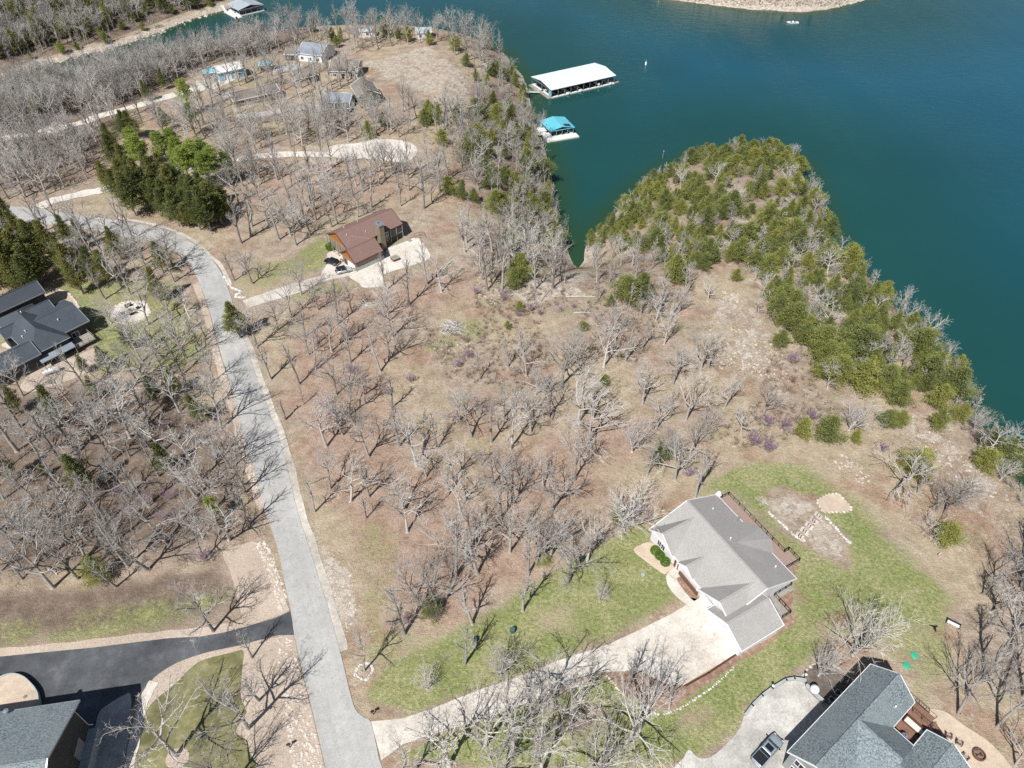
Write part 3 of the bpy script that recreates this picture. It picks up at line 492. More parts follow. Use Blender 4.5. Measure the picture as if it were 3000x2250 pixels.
# red roofed house: drive, pad and white gravel
sheet('concrete_driveway', [('r4', 1570, 290), ('r4', 1700, 245), ('r4', 1850, 195), ('r4', 2000, 150), ('r4', 2080, 130), ('R', 80, 1270), ('R', 180, 1130), ('R', 172, 945), ('R', 330, 845), ('R', 480, 830), ('R', 700, 1000), ('R', 720, 1270), ('R', 600, 1345), ('R', 300, 1400), ('R', 0, 1480), ('r4', 1950, 235), ('r4', 1800, 280), ('r4', 1610, 338)], 'concrete', .08, 'pale concrete driveway from the road to the red roofed house', 'driveway', soft=False)
sheet('gravel_yard', [('R', 575, 1362), ('R', 690, 1290), ('R', 900, 1150), ('R', 1200, 1000), ('R', 1250, 860), ('R', 1400, 790), ('R', 1600, 720), ('R', 1740, 660), ('R', 1850, 690), ('R', 2000, 900), ('R', 2010, 1030), ('R', 1720, 1150), ('R', 1350, 1260), ('R', 1180, 1350), ('R', 1210, 1510), ('R', 850, 1555), ('R', 740, 1470)], 'gravel_white', .06, 'glaring white gravel yard behind the red roofed house', 'gravel yard')
# far gravel lanes
band('gravel_lane', [('r1', -200, 960), ('r1', 0, 905), ('r1', 110, 885), ('r1', 300, 850), ('r1', 450, 815), ('r1', 560, 788), ('r1', 640, 755), ('r1', 800, 712), ('r1', 980, 660), ('r1', 1180, 600), ('r1', 1330, 560)], 2.6, 'gravel_white', .12, 'white gravel lane crossing the grey woods to the white barn', 'lane')
band('gravel_lane', [('r1', 250, 1345), ('r1', 340, 1303), ('r1', 430, 1282), ('r1', 550, 1254), ('r1', 680, 1228), ('r1', 900, 1160), ('r1', 1200, 1090), ('r1', 1560, 1030), ('r1', 1700, 1012), ('r1', 1900, 1000), ('r1', 2120, 1003), ('r2', 60, 985), ('r2', 200, 975)], 2.3, 'gravel_white', .12, 'white gravel lane passing behind the cedar grove to a turnaround', 'lane')
sheet('gravel_turnaround', [('r2', -60, 945), ('r2', 100, 930), ('r2', 210, 908), ('r2', 330, 905), ('r2', 440, 925), ('r2', 492, 970), ('r2', 465, 1025), ('r2', 390, 1055), ('r2', 200, 1032), ('r2', 0, 1030), ('r2', -80, 990)], 'gravel_white', .14, 'white gravel turnaround among bare trees', 'turnaround')
sheet('village_street', [('V', 330, 650), ('V', 450, 630), ('V', 700, 615), ('V', 830, 620), ('V', 800, 670), ('V', 600, 690), ('V', 470, 690), ('V', 380, 680)], 'asphalt', .1, 'grey asphalt court beside the long brown roofed cottage', 'court')
band('village_street', [('V', 560, 900), ('V', 760, 880), ('V', 1000, 840), ('V', 1250, 800), ('V', 1500, 790)], 2.4, 'asphalt', .1, 'grey lane through the cottages on the far point', 'lane')
sheet('village_street', [('V', 980, 340), ('V', 1250, 320), ('V', 1270, 360), ('V', 1150, 400), ('V', 1010, 420), ('V', 940, 400)], 'asphalt', .1, 'grey parking court before the blue grey cottage', 'court')
sheet('concrete_pad', [('V', 120, 510), ('V', 260, 500), ('V', 420, 500), ('V', 560, 480), ('V', 420, 560), ('V', 280, 600), ('V', 160, 610)], 'concrete', .1, 'pale concrete pad before the white roofed barn', 'paving')
sheet('yard_path', [('V', 1680, 640), ('V', 1790, 640), ('V', 1830, 760), ('V', 1850, 810), ('V', 1760, 800), ('V', 1700, 730)], 'sand', .1, 'tan sandy drive beside the green sided cottage', 'path')
# dark roofed house: patio, stone garden, fire circle
sheet('patio', [('D', 640, 290), ('D', 800, 270), ('D', 985, 330), ('D', 1060, 400), ('D', 1130, 500), ('D', 1165, 580), ('D', 1130, 610), ('D', 1000, 580), ('D', 800, 590), ('D', 700, 450)], 'sand', .06, 'cream stone patio behind the charcoal roofed house', 'patio')
sheet('stone_garden', [('D', 380, 1600), ('D', 560, 1440), ('D', 820, 1350), ('D', 1100, 1290), ('D', 1280, 1200), ('D', 1410, 1160), ('D', 1475, 1280), ('D', 1440, 1400), ('D', 1200, 1560), ('D', 950, 1659), ('D', 500, 1800), ('D', 300, 1750)], 'gravel', .06, 'tan stone garden in front of the charcoal roofed house', 'garden')
sheet('fire_circle', [('D', 1640, 620), ('D', 1700, 545), ('D', 1830, 490), ('D', 1980, 470), ('D', 2120, 490), ('D', 2190, 570), ('D', 2200, 650), ('D', 2100, 730), ('D', 1950, 775), ('D', 1800, 780), ('D', 1690, 730)], 'gravel_white', .06, 'oval white stone fire circle on the lawn of the charcoal house', 'patio')
sheet('garden_walk', [('D', 20, 1110), ('D', 180, 1045), ('D', 260, 1110), ('D', 150, 1165)], 'concrete', .06, 'pale walk at the front of the charcoal roofed house', 'path')
sheet('garden_walk', [('D', -60, 640), ('D', 20, 660), ('D', 60, 850), ('D', 60, 915), ('D', -40, 940)], 'sand', .06, 'cream stone strip beside the charcoal roofed house', 'path')

# ------------------------------------------------------------------ houses
HOUSES = []
def house(name, label, cat, origin, ang, z=None, keep=None):
    z = hz(*origin) if z is None else z
    t = thing(name, label, cat, (origin[0], origin[1], z), R(ang))
    c, s = math.cos(R(ang)), math.sin(R(ang))
    if keep:
        a0, a1, b0, b1 = keep; KEEPOUT.append([(origin[0] + a * c - b_ * s, origin[1] + a * s + b_ * c) for a, b_ in ((a0, b0), (a1, b0), (a1, b1), (a0, b1))])
    return t
def gable(t, a0, a1, b0, b1, ze, zr, ridge, roof, wall, z0=-.5, over=.45, trim='white', th=.16, ends=(True, True), at=None):
    """a gabled block: ridge 'a' runs along a, 'b' along b; eave corners are the roof's outline"""
    if ridge == 'b':   # work in swapped axes
        T = lambda a, b_, z: (b_, a, z); A0, A1, B0, B1 = b0, b1, a0, a1
    else: T = lambda a, b_, z: (a, b_, z); A0, A1, B0, B1 = a0, a1, b0, b1
    mid = (B0 + B1) / 2 if at is None else at
    for s_, be in ((1, B0), (-1, B1)):
        q = [T(A0, be, ze), T(A1, be, ze), T(A1, mid, zr), T(A0, mid, zr)]
        if (s_ == 1) != (ridge == 'a'): q = q[::-1]
        o = put(MB().slab(q, th), 'roof_slope', roof, t)
        f = MB(); w = .12
        f.slab([T(A0 - .04, be - s_ * .05, ze + .03), T(A1 + .04, be - s_ * .05, ze + .03), T(A1 + .04, be + s_ * .07, ze + .03), T(A0 - .04, be + s_ * .07, ze + .03)], .26)
        put(f, 'eave_trim', trim, o)
        for e, on in ((A0, ends[0]), (A1, ends[1])):
            if not on: continue
            r = MB(); r.slab([T(e - .07, be, ze + .035), T(e + .07, be, ze + .035), T(e + .07, mid, zr + .035), T(e - .07, mid, zr + .035)], .3); put(r, 'rake_trim', trim, o)
    # ridge cap
    put(MB().slab([T(A0, mid - .16, zr + .03), T(A1, mid - .16, zr + .03), T(A1, mid + .16, zr + .03), T(A0, mid + .16, zr + .03)], .1), 'ridge_cap', roof, t)
    # walls with gable triangles, inset below the roof
    i = over; e0, e1 = A0 + i, A1 - i; w0, w1 = B0 + i, B1 - i
    sl = (zr - ze) / max(.1, mid - B0); zw = ze + sl * i - th - .02
    sl2 = (zr - ze) / max(.1, B1 - mid); zw2 = ze + sl2 * i - th - .02
    prof = [(w0, z0), (w1, z0), (w1, zw2), (mid, zr - th - .05), (w0, zw)]
    vs = [T(e0, y, z) for y, z in prof] + [T(e1, y, z) for y, z in prof]
    put(MB().add(vs, [(4, 3, 2, 1, 0), (5, 6, 7, 8, 9)] + [(j, (j + 1) % 5, (j + 1) % 5 + 5, j + 5) for j in range(5)]), 'wall', wall, t)
def hip(t, a0, a1, b0, b1, ze, zr, ridge, roof, wall, z0=-.5, over=.45, inset=None, trim='white', th=.16):
    if ridge == 'b': T = lambda a, b_, z: (b_, a, z); A0, A1, B0, B1 = b0, b1, a0, a1
    else: T = lambda a, b_, z: (a, b_, z); A0, A1, B0, B1 = a0, a1, b0, b1
    mid = (B0 + B1) / 2; i = (B1 - B0) / 2 if inset is None else inset
    r0, r1 = T(A0 + i, mid, zr), T(A1 - i, mid, zr); c = [T(A0, B0, ze), T(A1, B0, ze), T(A1, B1, ze), T(A0, B1, ze)]
    for q in ([c[0], c[1], r1, r0], [c[2], c[3], r0, r1], [c[1], c[2], r1], [c[3], c[0], r0]):
        if ridge == 'b': q = q[::-1]
        put(MB().slab(q, th), 'roof_slope', roof, t)
    f = MB()
    for p, q in zip(c, c[1:] + c[:1]):
        f.tube([Vector(p) - Vector((0, 0, .1)), Vector(q) - Vector((0, 0, .1))], .1, 4)
    put(f, 'gutter', trim, t)
    a_, b_ = min(c[0][0], c[2][0]) + over, max(c[0][0], c[2][0]) - over; e_, f_ = min(c[0][1], c[2][1]) + over, max(c[0][1], c[2][1]) - over
    put(MB().bx(a_, b_, e_, f_, z0, ze - .1), 'wall', wall, t)
def window(t, x, y, z, w, h, face, frame='white'):
    """face: outward axis, one of +a -a +b -b"""
    d = {'+a': (1, 0), '-a': (-1, 0), '+b': (0, 1), '-b': (0, -1)}[face]
    o = MB()
    def bar(u0, u1, z0, z1, dep, mb):
        if d[0]: mb.box((x + d[0] * dep / 2, y + (u0 + u1) / 2, z + (z0 + z1) / 2), (dep, u1 - u0, z1 - z0))
        else: mb.box((x + (u0 + u1) / 2, y + d[1] * dep / 2, z + (z0 + z1) / 2), (u1 - u0, dep, z1 - z0))
    for u0, u1, z0, z1 in ((-w / 2 - .1, w / 2 + .1, h, h + .12), (-w / 2 - .1, w / 2 + .1, -.12, 0), (-w / 2 - .1, -w / 2, 0, h), (w / 2, w / 2 + .1, 0, h), (-.04, .04, 0, h)): bar(u0, u1, z0, z1, .09, o)
    f = put(o, 'window', frame, t); p = MB(); bar(-w / 2, w / 2, 0, h, .04, p); put(p, 'pane', 'glass', f)
def door(t, x, y, z, w, h, face, material='white', panels=0):
    d = {'+a': (1, 0), '-a': (-1, 0), '+b': (0, 1), '-b': (0, -1)}[face]; o = MB()
    dims = (.1, w, h) if d[0] else (w, .1, h)
    f = put(o.box((x + d[0] * .05, y + d[1] * .05, z + h / 2), dims), 'door', material, t)
    kx, ky = (x + d[0] * .13, y + w * .38) if d[0] else (x + w * .38, y + d[1] * .13)
    put(MB().box((kx, ky, z + 1), (.08, .08, .12)), 'handle', 'steel', f)
    for i in range(panels):
        zz = z + h * (i + .5) / panels
        put(MB().box((x + d[0] * .105, y + d[1] * .105, zz), (.03, w * .92, h / panels * .82) if d[0] else (w * .92, .03, h / panels * .82)), 'door_panel', material, f)
def vent(t, x, y, z, h=.5, r=.09, mt='white'): put(MB().tube([(x, y, z - .4), (x, y, z + h)], r, 8).lathe([(r, h), (r * 1.6, h + .02), (r * 1.6, h + .1), (.02, h + .16)], 8, (x, y, z)), 'roof_vent', mt, t)
def railing(t, pts, h=1.0, material='rail_black', gap=1.6, balusters=.35):
    r = MB(); ps = []; bl = MB()
    for p, q in zip(pts, pts[1:]):
        p, q = Vector(p), Vector(q); L = (q - p).length; k = max(1, round(L / gap))
        r.tube([p + Vector((0, 0, h)), q + Vector((0, 0, h))], .05, 4); r.tube([p + Vector((0, 0, .12)), q + Vector((0, 0, .12))], .035, 4)
        for i in range(k + 1):
            c = p.lerp(q, i / k); ps.append((c.x, c.y, c.z + h / 2))
        for i in range(int(L / balusters)):
            c = p.lerp(q, (i + .5) / int(L / balusters)); bl.box((c.x, c.y, c.z + h / 2 + .05), (.03, .03, h - .14))
    o = put(r, 'railing', material, t); me = MB().box((0, 0, 0), (.1, .1, h)).mesh('railing_post')
    for c in ps: link('railing_post', me, o, material).location = c
    b_ = put(bl, 'balusters', material, o); b_['kind'] = 'stuff'

# --- pale roofed house
t = house('pale_roofed_house', 'white house with broad pale grey shingle roof, stepped front gables and long rear deck', 'house', (40.77, 87.4), -60.7, 0, (-1, 28, -19, 5))
RP = 'roof_pale'; WH = 'siding_white'
gable(t, 0, 21.6, -16.4, 0, 3.0, 6.5, 'a', RP, WH)
gable(t, 0.02, 7.0, -16.8, -7.5, 3.02, 6.0, 'b', RP, WH, ends=(True, False))
gable(t, 8.4, 12.6, -16.7, -9.0, 3.06, 4.7, 'b', RP, WH, z0=2.2, ends=(True, False))
gable(t, 14.6, 24.0, -16.9, -7.6, 3.04, 6.0, 'b', RP, WH, ends=(True, False))
gable(t, 18.3, 27.1, -18.1, -8.5, 3.0, 5.3, 'b', RP, WH)
by = [(7.4, 0.2, 3.03), (10.2, 2.0, 3.03), (13.0, 2.0, 3.03), (15.6, 0.2, 3.03)]; ap = (11.5, -5.6, 5.6)
for p, q in zip(by, by[1:]): put(MB().slab([q, p, ap], .15), 'bay_roof', RP, t)
put(MB().prism([(8, -.5), (10.4, 1.5), (12.8, 1.5), (15, -.5)], -.5, 2.9), 'bay_wall', WH, t)
o = put(MB().bx(-.1, 18.4, -.4, 3.9, .22, .4).bx(15.6, 18.4, 3.9, 5.0, .22, .4), 'deck', 'deck_grey', t)
railing(t, [(-.1, 2.0, .4), (-.1, 3.8, .4), (15.5, 3.8, .4), (15.5, 4.9, .4), (18.3, 4.9, .4), (18.3, 1.0, .4)])
o = put(MB().bx(21.2, 25.4, -6.5, -4.4, .25, .42).bx(20.6, 22.2, -4.4, -.2, .25, .42), 'landing', 'wood_grey', t)
railing(t, [(21.3, -.2, .42), (21.3, -4.4, .42), (25.3, -4.4, .42), (25.3, -6.4, .42)], .95, 'rail_black', 1.3)
for a in (3.0, 4.1): window(t, a, -16.37, 1.2, .85, 1.5, '-b')
for a, w in ((17.2, 2.6), (21.0, 2.7), (24.6, 2.7)):
    door(t, a, -16.45 if a < 18 else -17.66, 0, w, 2.2, '-b', 'white', 4)
door(t, 7.8, -15.97, 0, 1.1, 2.1, '-b', 'rust')
for a in (8.0, 13.8): put(MB().tube([(a, -16.1, 0), (a, -16.1, 3)], .16, 8), 'porch_post', 'white', t)
put(MB().bx(9.2, 14.4, -16.5, -16.3, .1, 1.0), 'porch_wall', 'rust', t)
vent(t, 7.2, -1.3, 3.7, 1.1, .17, 'steel'); vent(t, 10.5, -6.6, 6.1, .25); vent(t, 18.3, -2.4, 4.2, .25); vent(t, 3.2, -4.2, 4.8, .25)
put(MB().lathe([(.5, 0), (.62, .2), (.4, .75), (.05, .95)], 14, (.2, .3, 3.0)), 'satellite_dish', 'white', t)
# --- slate roofed house, right foreground
t = house('slate_roofed_house', 'large house with mottled blue grey shingles and brown rear deck beside the turning court', 'house', (40.7, 38.46), 37.9, 0, (-14, 23, -18, 1))
RS = 'roof_slate'
gable(t, -.1, 21.5, -7.7, 0, 5.5, 8.7, 'a', RS, 'siding_grey')
gable(t, 5.4, 15.4, -11.0, -3.85, 5.5, 8.66, 'b', RS, 'siding_grey', ends=(False, True))
gable(t, 5.4, 15.4, -17.8, -9.2, 5.0, 7.0, 'b', RS, 'siding_grey', ends=(True, False))
gable(t, 10.0, 19.4, -17.8, -11.0, 5.02, 6.9, 'a', RS, 'siding_grey', ends=(False, True))
gable(t, -12, 1.5, -16.0, -7.0, 3.2, 5.6, 'a', RS, 'siding_grey')
o = put(MB().bx(15.2, 22.0, -11.3, -7.4, 2.75, 2.95).bx(22, 23.4, -11.0, -7.4, 2.75, 2.95), 'deck', 'deck', t)
railing(t, [(21.6, -7.5, 2.95), (23.3, -7.6, 2.95), (23.3, -11.0, 2.95)], 1.0, 'brown_paint', 1.4)
railing(t, [(21.6, -8.2, 2.95), (21.6, -11.3, 2.95), (19.6, -11.3, 2.95)], 1.0, 'brown_paint', 1.4)
s = MB()
for i in range(9): s.bx(22.0, 23.2, -11.2 - .3 * i - .3, -11.2 - .3 * i, 2.65 - .3 * i, 2.72 - .3 * i)
put(s, 'stairs', 'deck', t)
for a, b_ in ((21.4, -11.1), (23.2, -10.9), (23.2, -7.7)): put(MB().bx(a - .1, a + .1, b_ - .1, b_ + .1, -.3, 2.75), 'deck_post', 'brown_paint', t)
put(MB().bx(14.6, 15.4, -10.6, -7.7, 2.6, 5.2), 'rear_wall', 'siding_white', t)
vent(t, 17.5, -6.2, 6.8, .35); vent(t, 12.2, -15.6, 6.1, .7, .14, 'steel'); vent(t, 19.6, -5.9, 6.9, .9, .05, 'steel')
for z in (1.0, 3.6):
    window(t, .33, -2.2, z, 1.4, 1.4, '-a'); window(t, .33, -5.4, z, 1.2, 1.3, '-a')
window(t, 3, -.43, 3.4, 1.2, 1.3, '+b'); window(t, 8, -.43, 3.4, 1.2, 1.3, '+b'); door(t, 10, -.43, 0, 1, 2.1, '+b', 'white')
def inframe(t, a, b_, z=0):
    return tuple((Matrix.Translation(t.location) @ Matrix.Rotation(t.rotation_euler.z, 4, 'Z')) @ Vector((a, b_, z)))
BRH = t; BA = R(37.9)
# things standing on its deck and around it
s = thing('sofa', 'dark framed outdoor sofa with cream cushions on the brown deck', 'sofa', inframe(BRH, 19.5, -9.6, 2.95), BA)
put(MB().bx(-.55, .55, -1.5, 1.5, .12, .4), 'seat_frame', 'brown_paint', s); put(MB().bx(-.5, .4, -1.45, 1.45, .4, .58), 'cushion', 'cushion', s); put(MB().bx(.4, .6, -1.5, 1.5, .1, .85), 'backrest', 'brown_paint', s)
for y in (-1.5, 1.5): put(MB().bx(-.55, .6, y - .08, y + .08, .1, .65), 'armrest', 'brown_paint', s)
for x in (-.45, .45):
    for y in (-1.35, 1.35): put(MB().bx(x - .04, x + .04, y - .04, y + .04, 0, .12), 'leg', 'brown_paint', s)
s = thing('grill', 'round pale covered grill on the brown deck', 'grill', inframe(BRH, 16.6, -9.5, 2.95), BA)
put(MB().lathe([(.12, 0), (.55, .05), (.6, .6), (.62, .9), (.5, 1.15), (.2, 1.3)], 16), 'cover', 'steel', s); put(MB().lathe([(.08, 1.29), (.1, 1.36), (.02, 1.4)], 8), 'handle', 'rail_black', s)
s = thing('side_table', 'white rectangular side table against the wall on the brown deck', 'table', inframe(BRH, 16.2, -8.2, 2.95), BA)
put(MB().bx(-.4, .4, -.5, .5, .62, .7), 'tabletop', 'white', s)
for x in (-.33, .33):
    for y in (-.43, .43): put(MB().bx(x - .04, x + .04, y - .04, y + .04, 0, .62), 'leg', 'white', s)
for i, (a, b_) in enumerate(((14.5, .75), (16.3, .75))):
    s = thing('air_conditioner', ['grey air conditioner unit closer to the turning court in the house shadow', 'grey air conditioner unit closer to the mulch bed tree in the house shadow'][i], 'air conditioner', inframe(BRH, a, b_), BA, 'air conditioners beside the slate roofed house')
    put(MB().bx(-.45, .45, -.45, .45, 0, .85), 'casing', 'steel', s); put(MB().lathe([(.36, .85), (.36, .9), (.05, .92)], 14), 'fan_grille', 'rail_black', s); put(MB().bx(-.55, .55, -.55, .55, -.05, .03), 'pad', 'concrete_wall', s)
def adirondack(label, p, rz):
    s = thing('patio_chair', label, 'chair', p, rz, 'wooden chairs around the fire ring')
    put(MB().add([(-.35, -.35, .28), (.35, -.35, .28), (.35, .35, .38), (-.35, .35, .38), (-.35, -.35, .24), (.35, -.35, .24), (.35, .35, .34), (-.35, .35, .34)], [(0, 1, 2, 3), (7, 6, 5, 4), (0, 4, 5, 1), (1, 5, 6, 2), (2, 6, 7, 3), (3, 7, 4, 0)]), 'seat', 'wood_grey', s)
    for i in range(5): put(MB().box((-.28 + .14 * i, -.5, .68), (.11, .04, .9), 0, ('X', .35)), 'back_slat', 'wood_grey', s)
    for x in (-.42, .42):
        put(MB().bx(x - .08, x + .08, -.45, .4, .58, .63), 'armrest', 'brown_paint', s)
        for y in (-.35, .35): put(MB().bx(x - .04, x + .04, y - .05, y + .05, 0, .6), 'leg', 'brown_paint', s)
adirondack('dark wooden patio chair beside the deck stairs', tuple(g('K', 650, 1350)), R(-25)); adirondack('dark wooden patio chair in the middle of the three by the fire ring', tuple(g('K', 755, 1420)), R(-35)); adirondack('dark wooden patio chair tucked under the roof edge near the fire ring', tuple(g('K', 815, 1560)), R(-60))
s = thing('fire_ring', 'rusty round fire ring on the peach gravel patio', 'fire pit', tuple(g('K', 950, 1535)))
k = 14; r = MB()
for rr, z in ((.95, 0), (.95, .45), (.8, .45), (.8, .05)): r.v += [(rr * math.cos(6.283 * j / k), rr * math.sin(6.283 * j / k), z + .05) for j in range(k)]
r.f += [(i * k + j, i * k + (j + 1) % k, (i + 1) * k + (j + 1) % k, (i + 1) * k + j) for i in range(3) for j in range(k)]
put(r, 'ring', 'rust', s); put(MB().lathe([(.78, .1), (.5, .16), (.1, .2)], 14), 'ash_bed', 'ash', s)
for i in range(3): put(MB().tube([(-.5, -.2 + .2 * i, .25), (.45, .25 - .25 * i, .3)], .07, 6), 'log', 'brown_paint', s)
s = thing('garden_bench', 'long pale garden bench alone on the patchy rear lawn', 'bench', tuple(g('K', 697, 270)), R(-35))
for i in range(4): put(MB().bx(-1.1, 1.1, -.28 + .15 * i, -.16 + .15 * i, .42, .47), 'seat_slat', 'white', s)
put(MB().bx(-1.1, 1.1, .3, .36, .5, .95), 'backrest', 'rail_black', s)
for x in (-1.05, 1.05):
    put(MB().bx(x - .05, x + .05, -.3, .36, .6, .66), 'armrest', 'rail_black', s)
    for y in (-.25, .3): put(MB().bx(x - .05, x + .05, y - .05, y + .05, 0, .62), 'leg', 'rail_black', s)
s = thing('metal_stake_ornament', 'dark three bladed yard ornament on the lawn near the garden bench', 'ornament', tuple(g('K', 515, 305)))
put(MB().tube([(0, 0, -.1), (0, 0, .7)], .06, 6), 'post', 'rail_black', s)
for i in range(3):
    w = 2.1 * i + .4; put(MB().tube([(0, 0, .65), (math.cos(w) * .8, math.sin(w) * .8, .35)], [.14, .05], 5), 'blade', 'rail_black', s)
for i, (x, y) in enumerate(((330, 566), (252, 665))):
    s = thing('septic_lid', ['round green septic lid on grass, the one away from the slate roof', 'round green septic lid in bare dirt beside the slate roof'][i], 'lid', tuple(g('K', x, y)), 0, 'green septic lids on the rear lawn')
    put(MB().lathe([(.62, -.1), (.62, .1), (.55, .16), (.1, .2)], 18), 'cover', 'lid_green', s); put(MB().box((0, 0, .2), (.5, .08, .06)), 'handle', 'lid_green', s)
s = thing('yard_globe', 'large white globe at the inner corner of the turning court wall', 'ornament', tuple(g('B', 830, 745)))
put(MB().lathe([(.25, 0), (.2, .6), (.3, .75)], 12), 'pedestal', 'concrete_wall', s); put(MB().lathe([(.1, .72), (.5, .85), (.72, 1.2), (.75, 1.45), (.6, 1.85), (.25, 2.08), (.02, 2.1)], 18), 'globe', 'white', s, True)
def wall_line(name, pts, h, th, material, label, cat='wall', z0=-.1, cap=None):
    W = [np.array(g(*p)) for p in pts]; s = thing(name, label, cat, tuple(W[0]))
    for p, q in zip(W, W[1:]):
        p, q = Vector(p - W[0]), Vector(q - W[0]); c = (p + q) / 2; d = q - p
        put(MB().box((c.x, c.y, c.z + (h + z0) / 2), (Vector((d.x, d.y)).length + th * .6, th, h - z0), math.atan2(d.y, d.x)), 'wall_block', material, s)
        if cap: put(MB().box((c.x, c.y, c.z + h + .05), (Vector((d.x, d.y)).length + th * .8, th + .14, .1), math.atan2(d.y, d.x)), 'cap', cap, s)
    return s
wall_line('retaining_wall', [('B', 10, 1030), ('B', 90, 920), ('B', 210, 800), ('B', 330, 710), ('B', 500, 610), ('B', 600, 592), ('B', 730, 612)], .75, .3, 'concrete_wall', 'curved low concrete wall around the grey turning court', cap='concrete_wall')
wall_line('retaining_wall', [('B', 750, 670), ('B', 850, 765), ('B', 950, 860)], .7, .3, 'concrete_wall', 'short straight concrete wall between turning court and mulch bed', cap='concrete_wall')
wall_line('retaining_wall', [('o', 1478, 1484), ('o', 1530, 1455), ('o', 1588, 1416)], .35, .22, 'brown_paint', 'dark timber wall along the lower edge of the cream parking pad')
for i, (x, y) in enumerate(((320, 715), (718, 580))):
    s = thing('lamp_post', ['small lamp on the outer bend of the turning court wall', 'small lamp where the turning court wall meets the mulch bed'][i], 'lamp', tuple(g('B', x, y)), 0, 'lamps on the turning court wall')
    put(MB().tube([(0, 0, 0), (0, 0, 1.5)], .06, 6), 'post', 'rail_black', s); put(MB().lathe([(.1, 1.5), (.22, 1.7), (.22, 1.9), (.03, 2.1)], 8), 'lantern', 'white', s)

# --- slate garage house, bottom left
t = house('slate_roofed_garage', 'tall garage with grey green shingle roof and white downspout beside the dark driveway', 'house', (-65.0, 44.5), 9, 0, (-32, 2, -20, 1))
gable(t, -30, 0, -19.5, 0.0, 9.0, 13.2, 'a', RS, 'siding_dark', over=1.0, trim='steel')
put(MB().tube([(-.15, -1.0, 8.85), (-1.05, -1.0, 8.3), (-1.05, -1.0, 2.6), (-.4, -1.0, 2.3)], .09, 6), 'downspout', 'white', t)
vent(t, -9.9, -.4, 9.2, .6, .25, 'steel'); put(MB().bx(-1.0, .4, -18.0, -1.5, -.1, 2.2), 'lower_wall', 'concrete_wall', t)
for b_ in (-5, -11): door(t, -1.0, b_, 2.3, 2.6, 2.3, '+a', 'siding_grey', 4)
window(t, -1.0, -15.5, 5, 1.3, 1.5, '+a'); window(t, -6, -1.0, 5, 1.3, 1.5, '+b'); window(t, -14, -1.0, 5, 1.3, 1.5, '+b')
pl = [tuple(g('L', x, y)[:2]) for x, y in ((-300, 430), (0, 425), (130, 385), (250, 375), (370, 420), (470, 510), (540, 600), (570, 700), (560, 850), (300, 900), (-300, 1000))]
pl = smoothline(pl, 3); s = thing('planter', 'round ended concrete planter filled with tan gravel on the dark driveway', 'planter', (pl[0][0], pl[0][1], 0))
rel = [(p[0] - pl[0][0], p[1] - pl[0][1]) for p in pl]; cx_, cy_ = np.mean(rel, 0)
inn = [((p[0] - cx_) * .93 + cx_, (p[1] - cy_) * .93 + cy_) for p in rel]; k = len(rel)
w = MB(); w.v = [(*p, -.1) for p in rel] + [(*p, 1.0) for p in rel] + [(*p, 1.0) for p in inn] + [(*p, .5) for p in inn]; w.f = [(i * k + j, i * k + (j + 1) % k, (i + 1) * k + (j + 1) % k, (i + 1) * k + j) for i in range(3) for j in range(k)]
put(w, 'wall', 'concrete_wall', s); put(MB().add([(*p, .8) for p in inn], [tuple(range(k))]), 'gravel_fill', 'sand', s)
dx, dy = g('L', 380, 700)[:2] - np.array(pl[0]); put(MB().lathe([(.3, .8), (.3, .86), (.05, .88)], 12, (dx, dy, 0)), 'drain_cover', 'steel', s)
KEEPOUT.append([tuple(p) for p in pl])

# --- charcoal roofed house on the left
t = house('charcoal_roofed_house', 'sprawling house with charcoal hip and gable roofs at the left edge', 'house', (-115.49, 134.74), 49.5, 0, (-14, 11, -7, 24))
RD = 'roof_dark'; SD = 'siding_dark'
gable(t, -16, 8.9, 17.8, 23.2, 4.0, 6.5, 'a', RD, SD, trim='siding_grey')
hip(t, -5.0, 4.4, -5.4, 15.6, 4.0, 7.0, 'b', RD, SD, inset=5.4, trim='siding_grey')
gable(t, 0.2, 10.6, -2.8, 10.6, 4.02, 6.25, 'a', RD, SD, ends=(False, True), at=4.2, trim='siding_grey')
gable(t, 0.0, 7.2, 6.4, 13.8, 4.04, 6.3, 'a', RD, SD, ends=(False, True), trim='siding_grey')
gable(t, -6.4, -.5, 5.8, 10.6, 4.04, 5.7, 'a', RD, SD, ends=(True, False), trim='siding_grey')
gable(t, -20, -3, -6.2, 1.4, 4.0, 6.0, 'a', RD, SD, trim='siding_grey')
put(MB().slab([(-4.0, -7.2, 2.2), (4.2, -7.2, 2.2), (4.2, -5.2, 2.6), (-4.0, -5.2, 2.6)], .15), 'porch_roof', 'roof_bluegrey', t)
for a in (-3.8, 0, 4.0): put(MB().bx(a - .08, a + .08, -7.1, -6.95, -.2, 2.1), 'porch_post', 'siding_grey', t)
put(MB().bx(4.4, 9.2, -6.5, -2.6, .9, 1.1), 'deck', 'wood_grey', t); railing(t, [(4.6, -6.4, 1.1), (9.1, -6.4, 1.1), (9.1, -2.7, 1.1)], 1, 'wood_grey', 1.5)
for a, b_, z in ((5.2, 1.2, 5.2), (-2.2, 2.0, 5.8), (-3.4, 1.6, 5.0), (.2, 9.0, 6.6)): vent(t, a, b_, z, .5, .1)
window(t, 8.45, 20.5, 1.2, 1.4, 1.3, '+a'); window(t, 10.15, 2.0, 1.2, 1.6, 1.4, '+a'); window(t, 6.4, -2.33, 1.2, 1.6, 1.4, '-b'); window(t, 6.75, 10, 1.2, 1.3, 1.3, '+a'); window(t, -1, -4.93, 1.0, 1.6, 1.4, '-b'); window(t, 2.2, 18.25, 1.2, 1.4, 1.1, '-b')
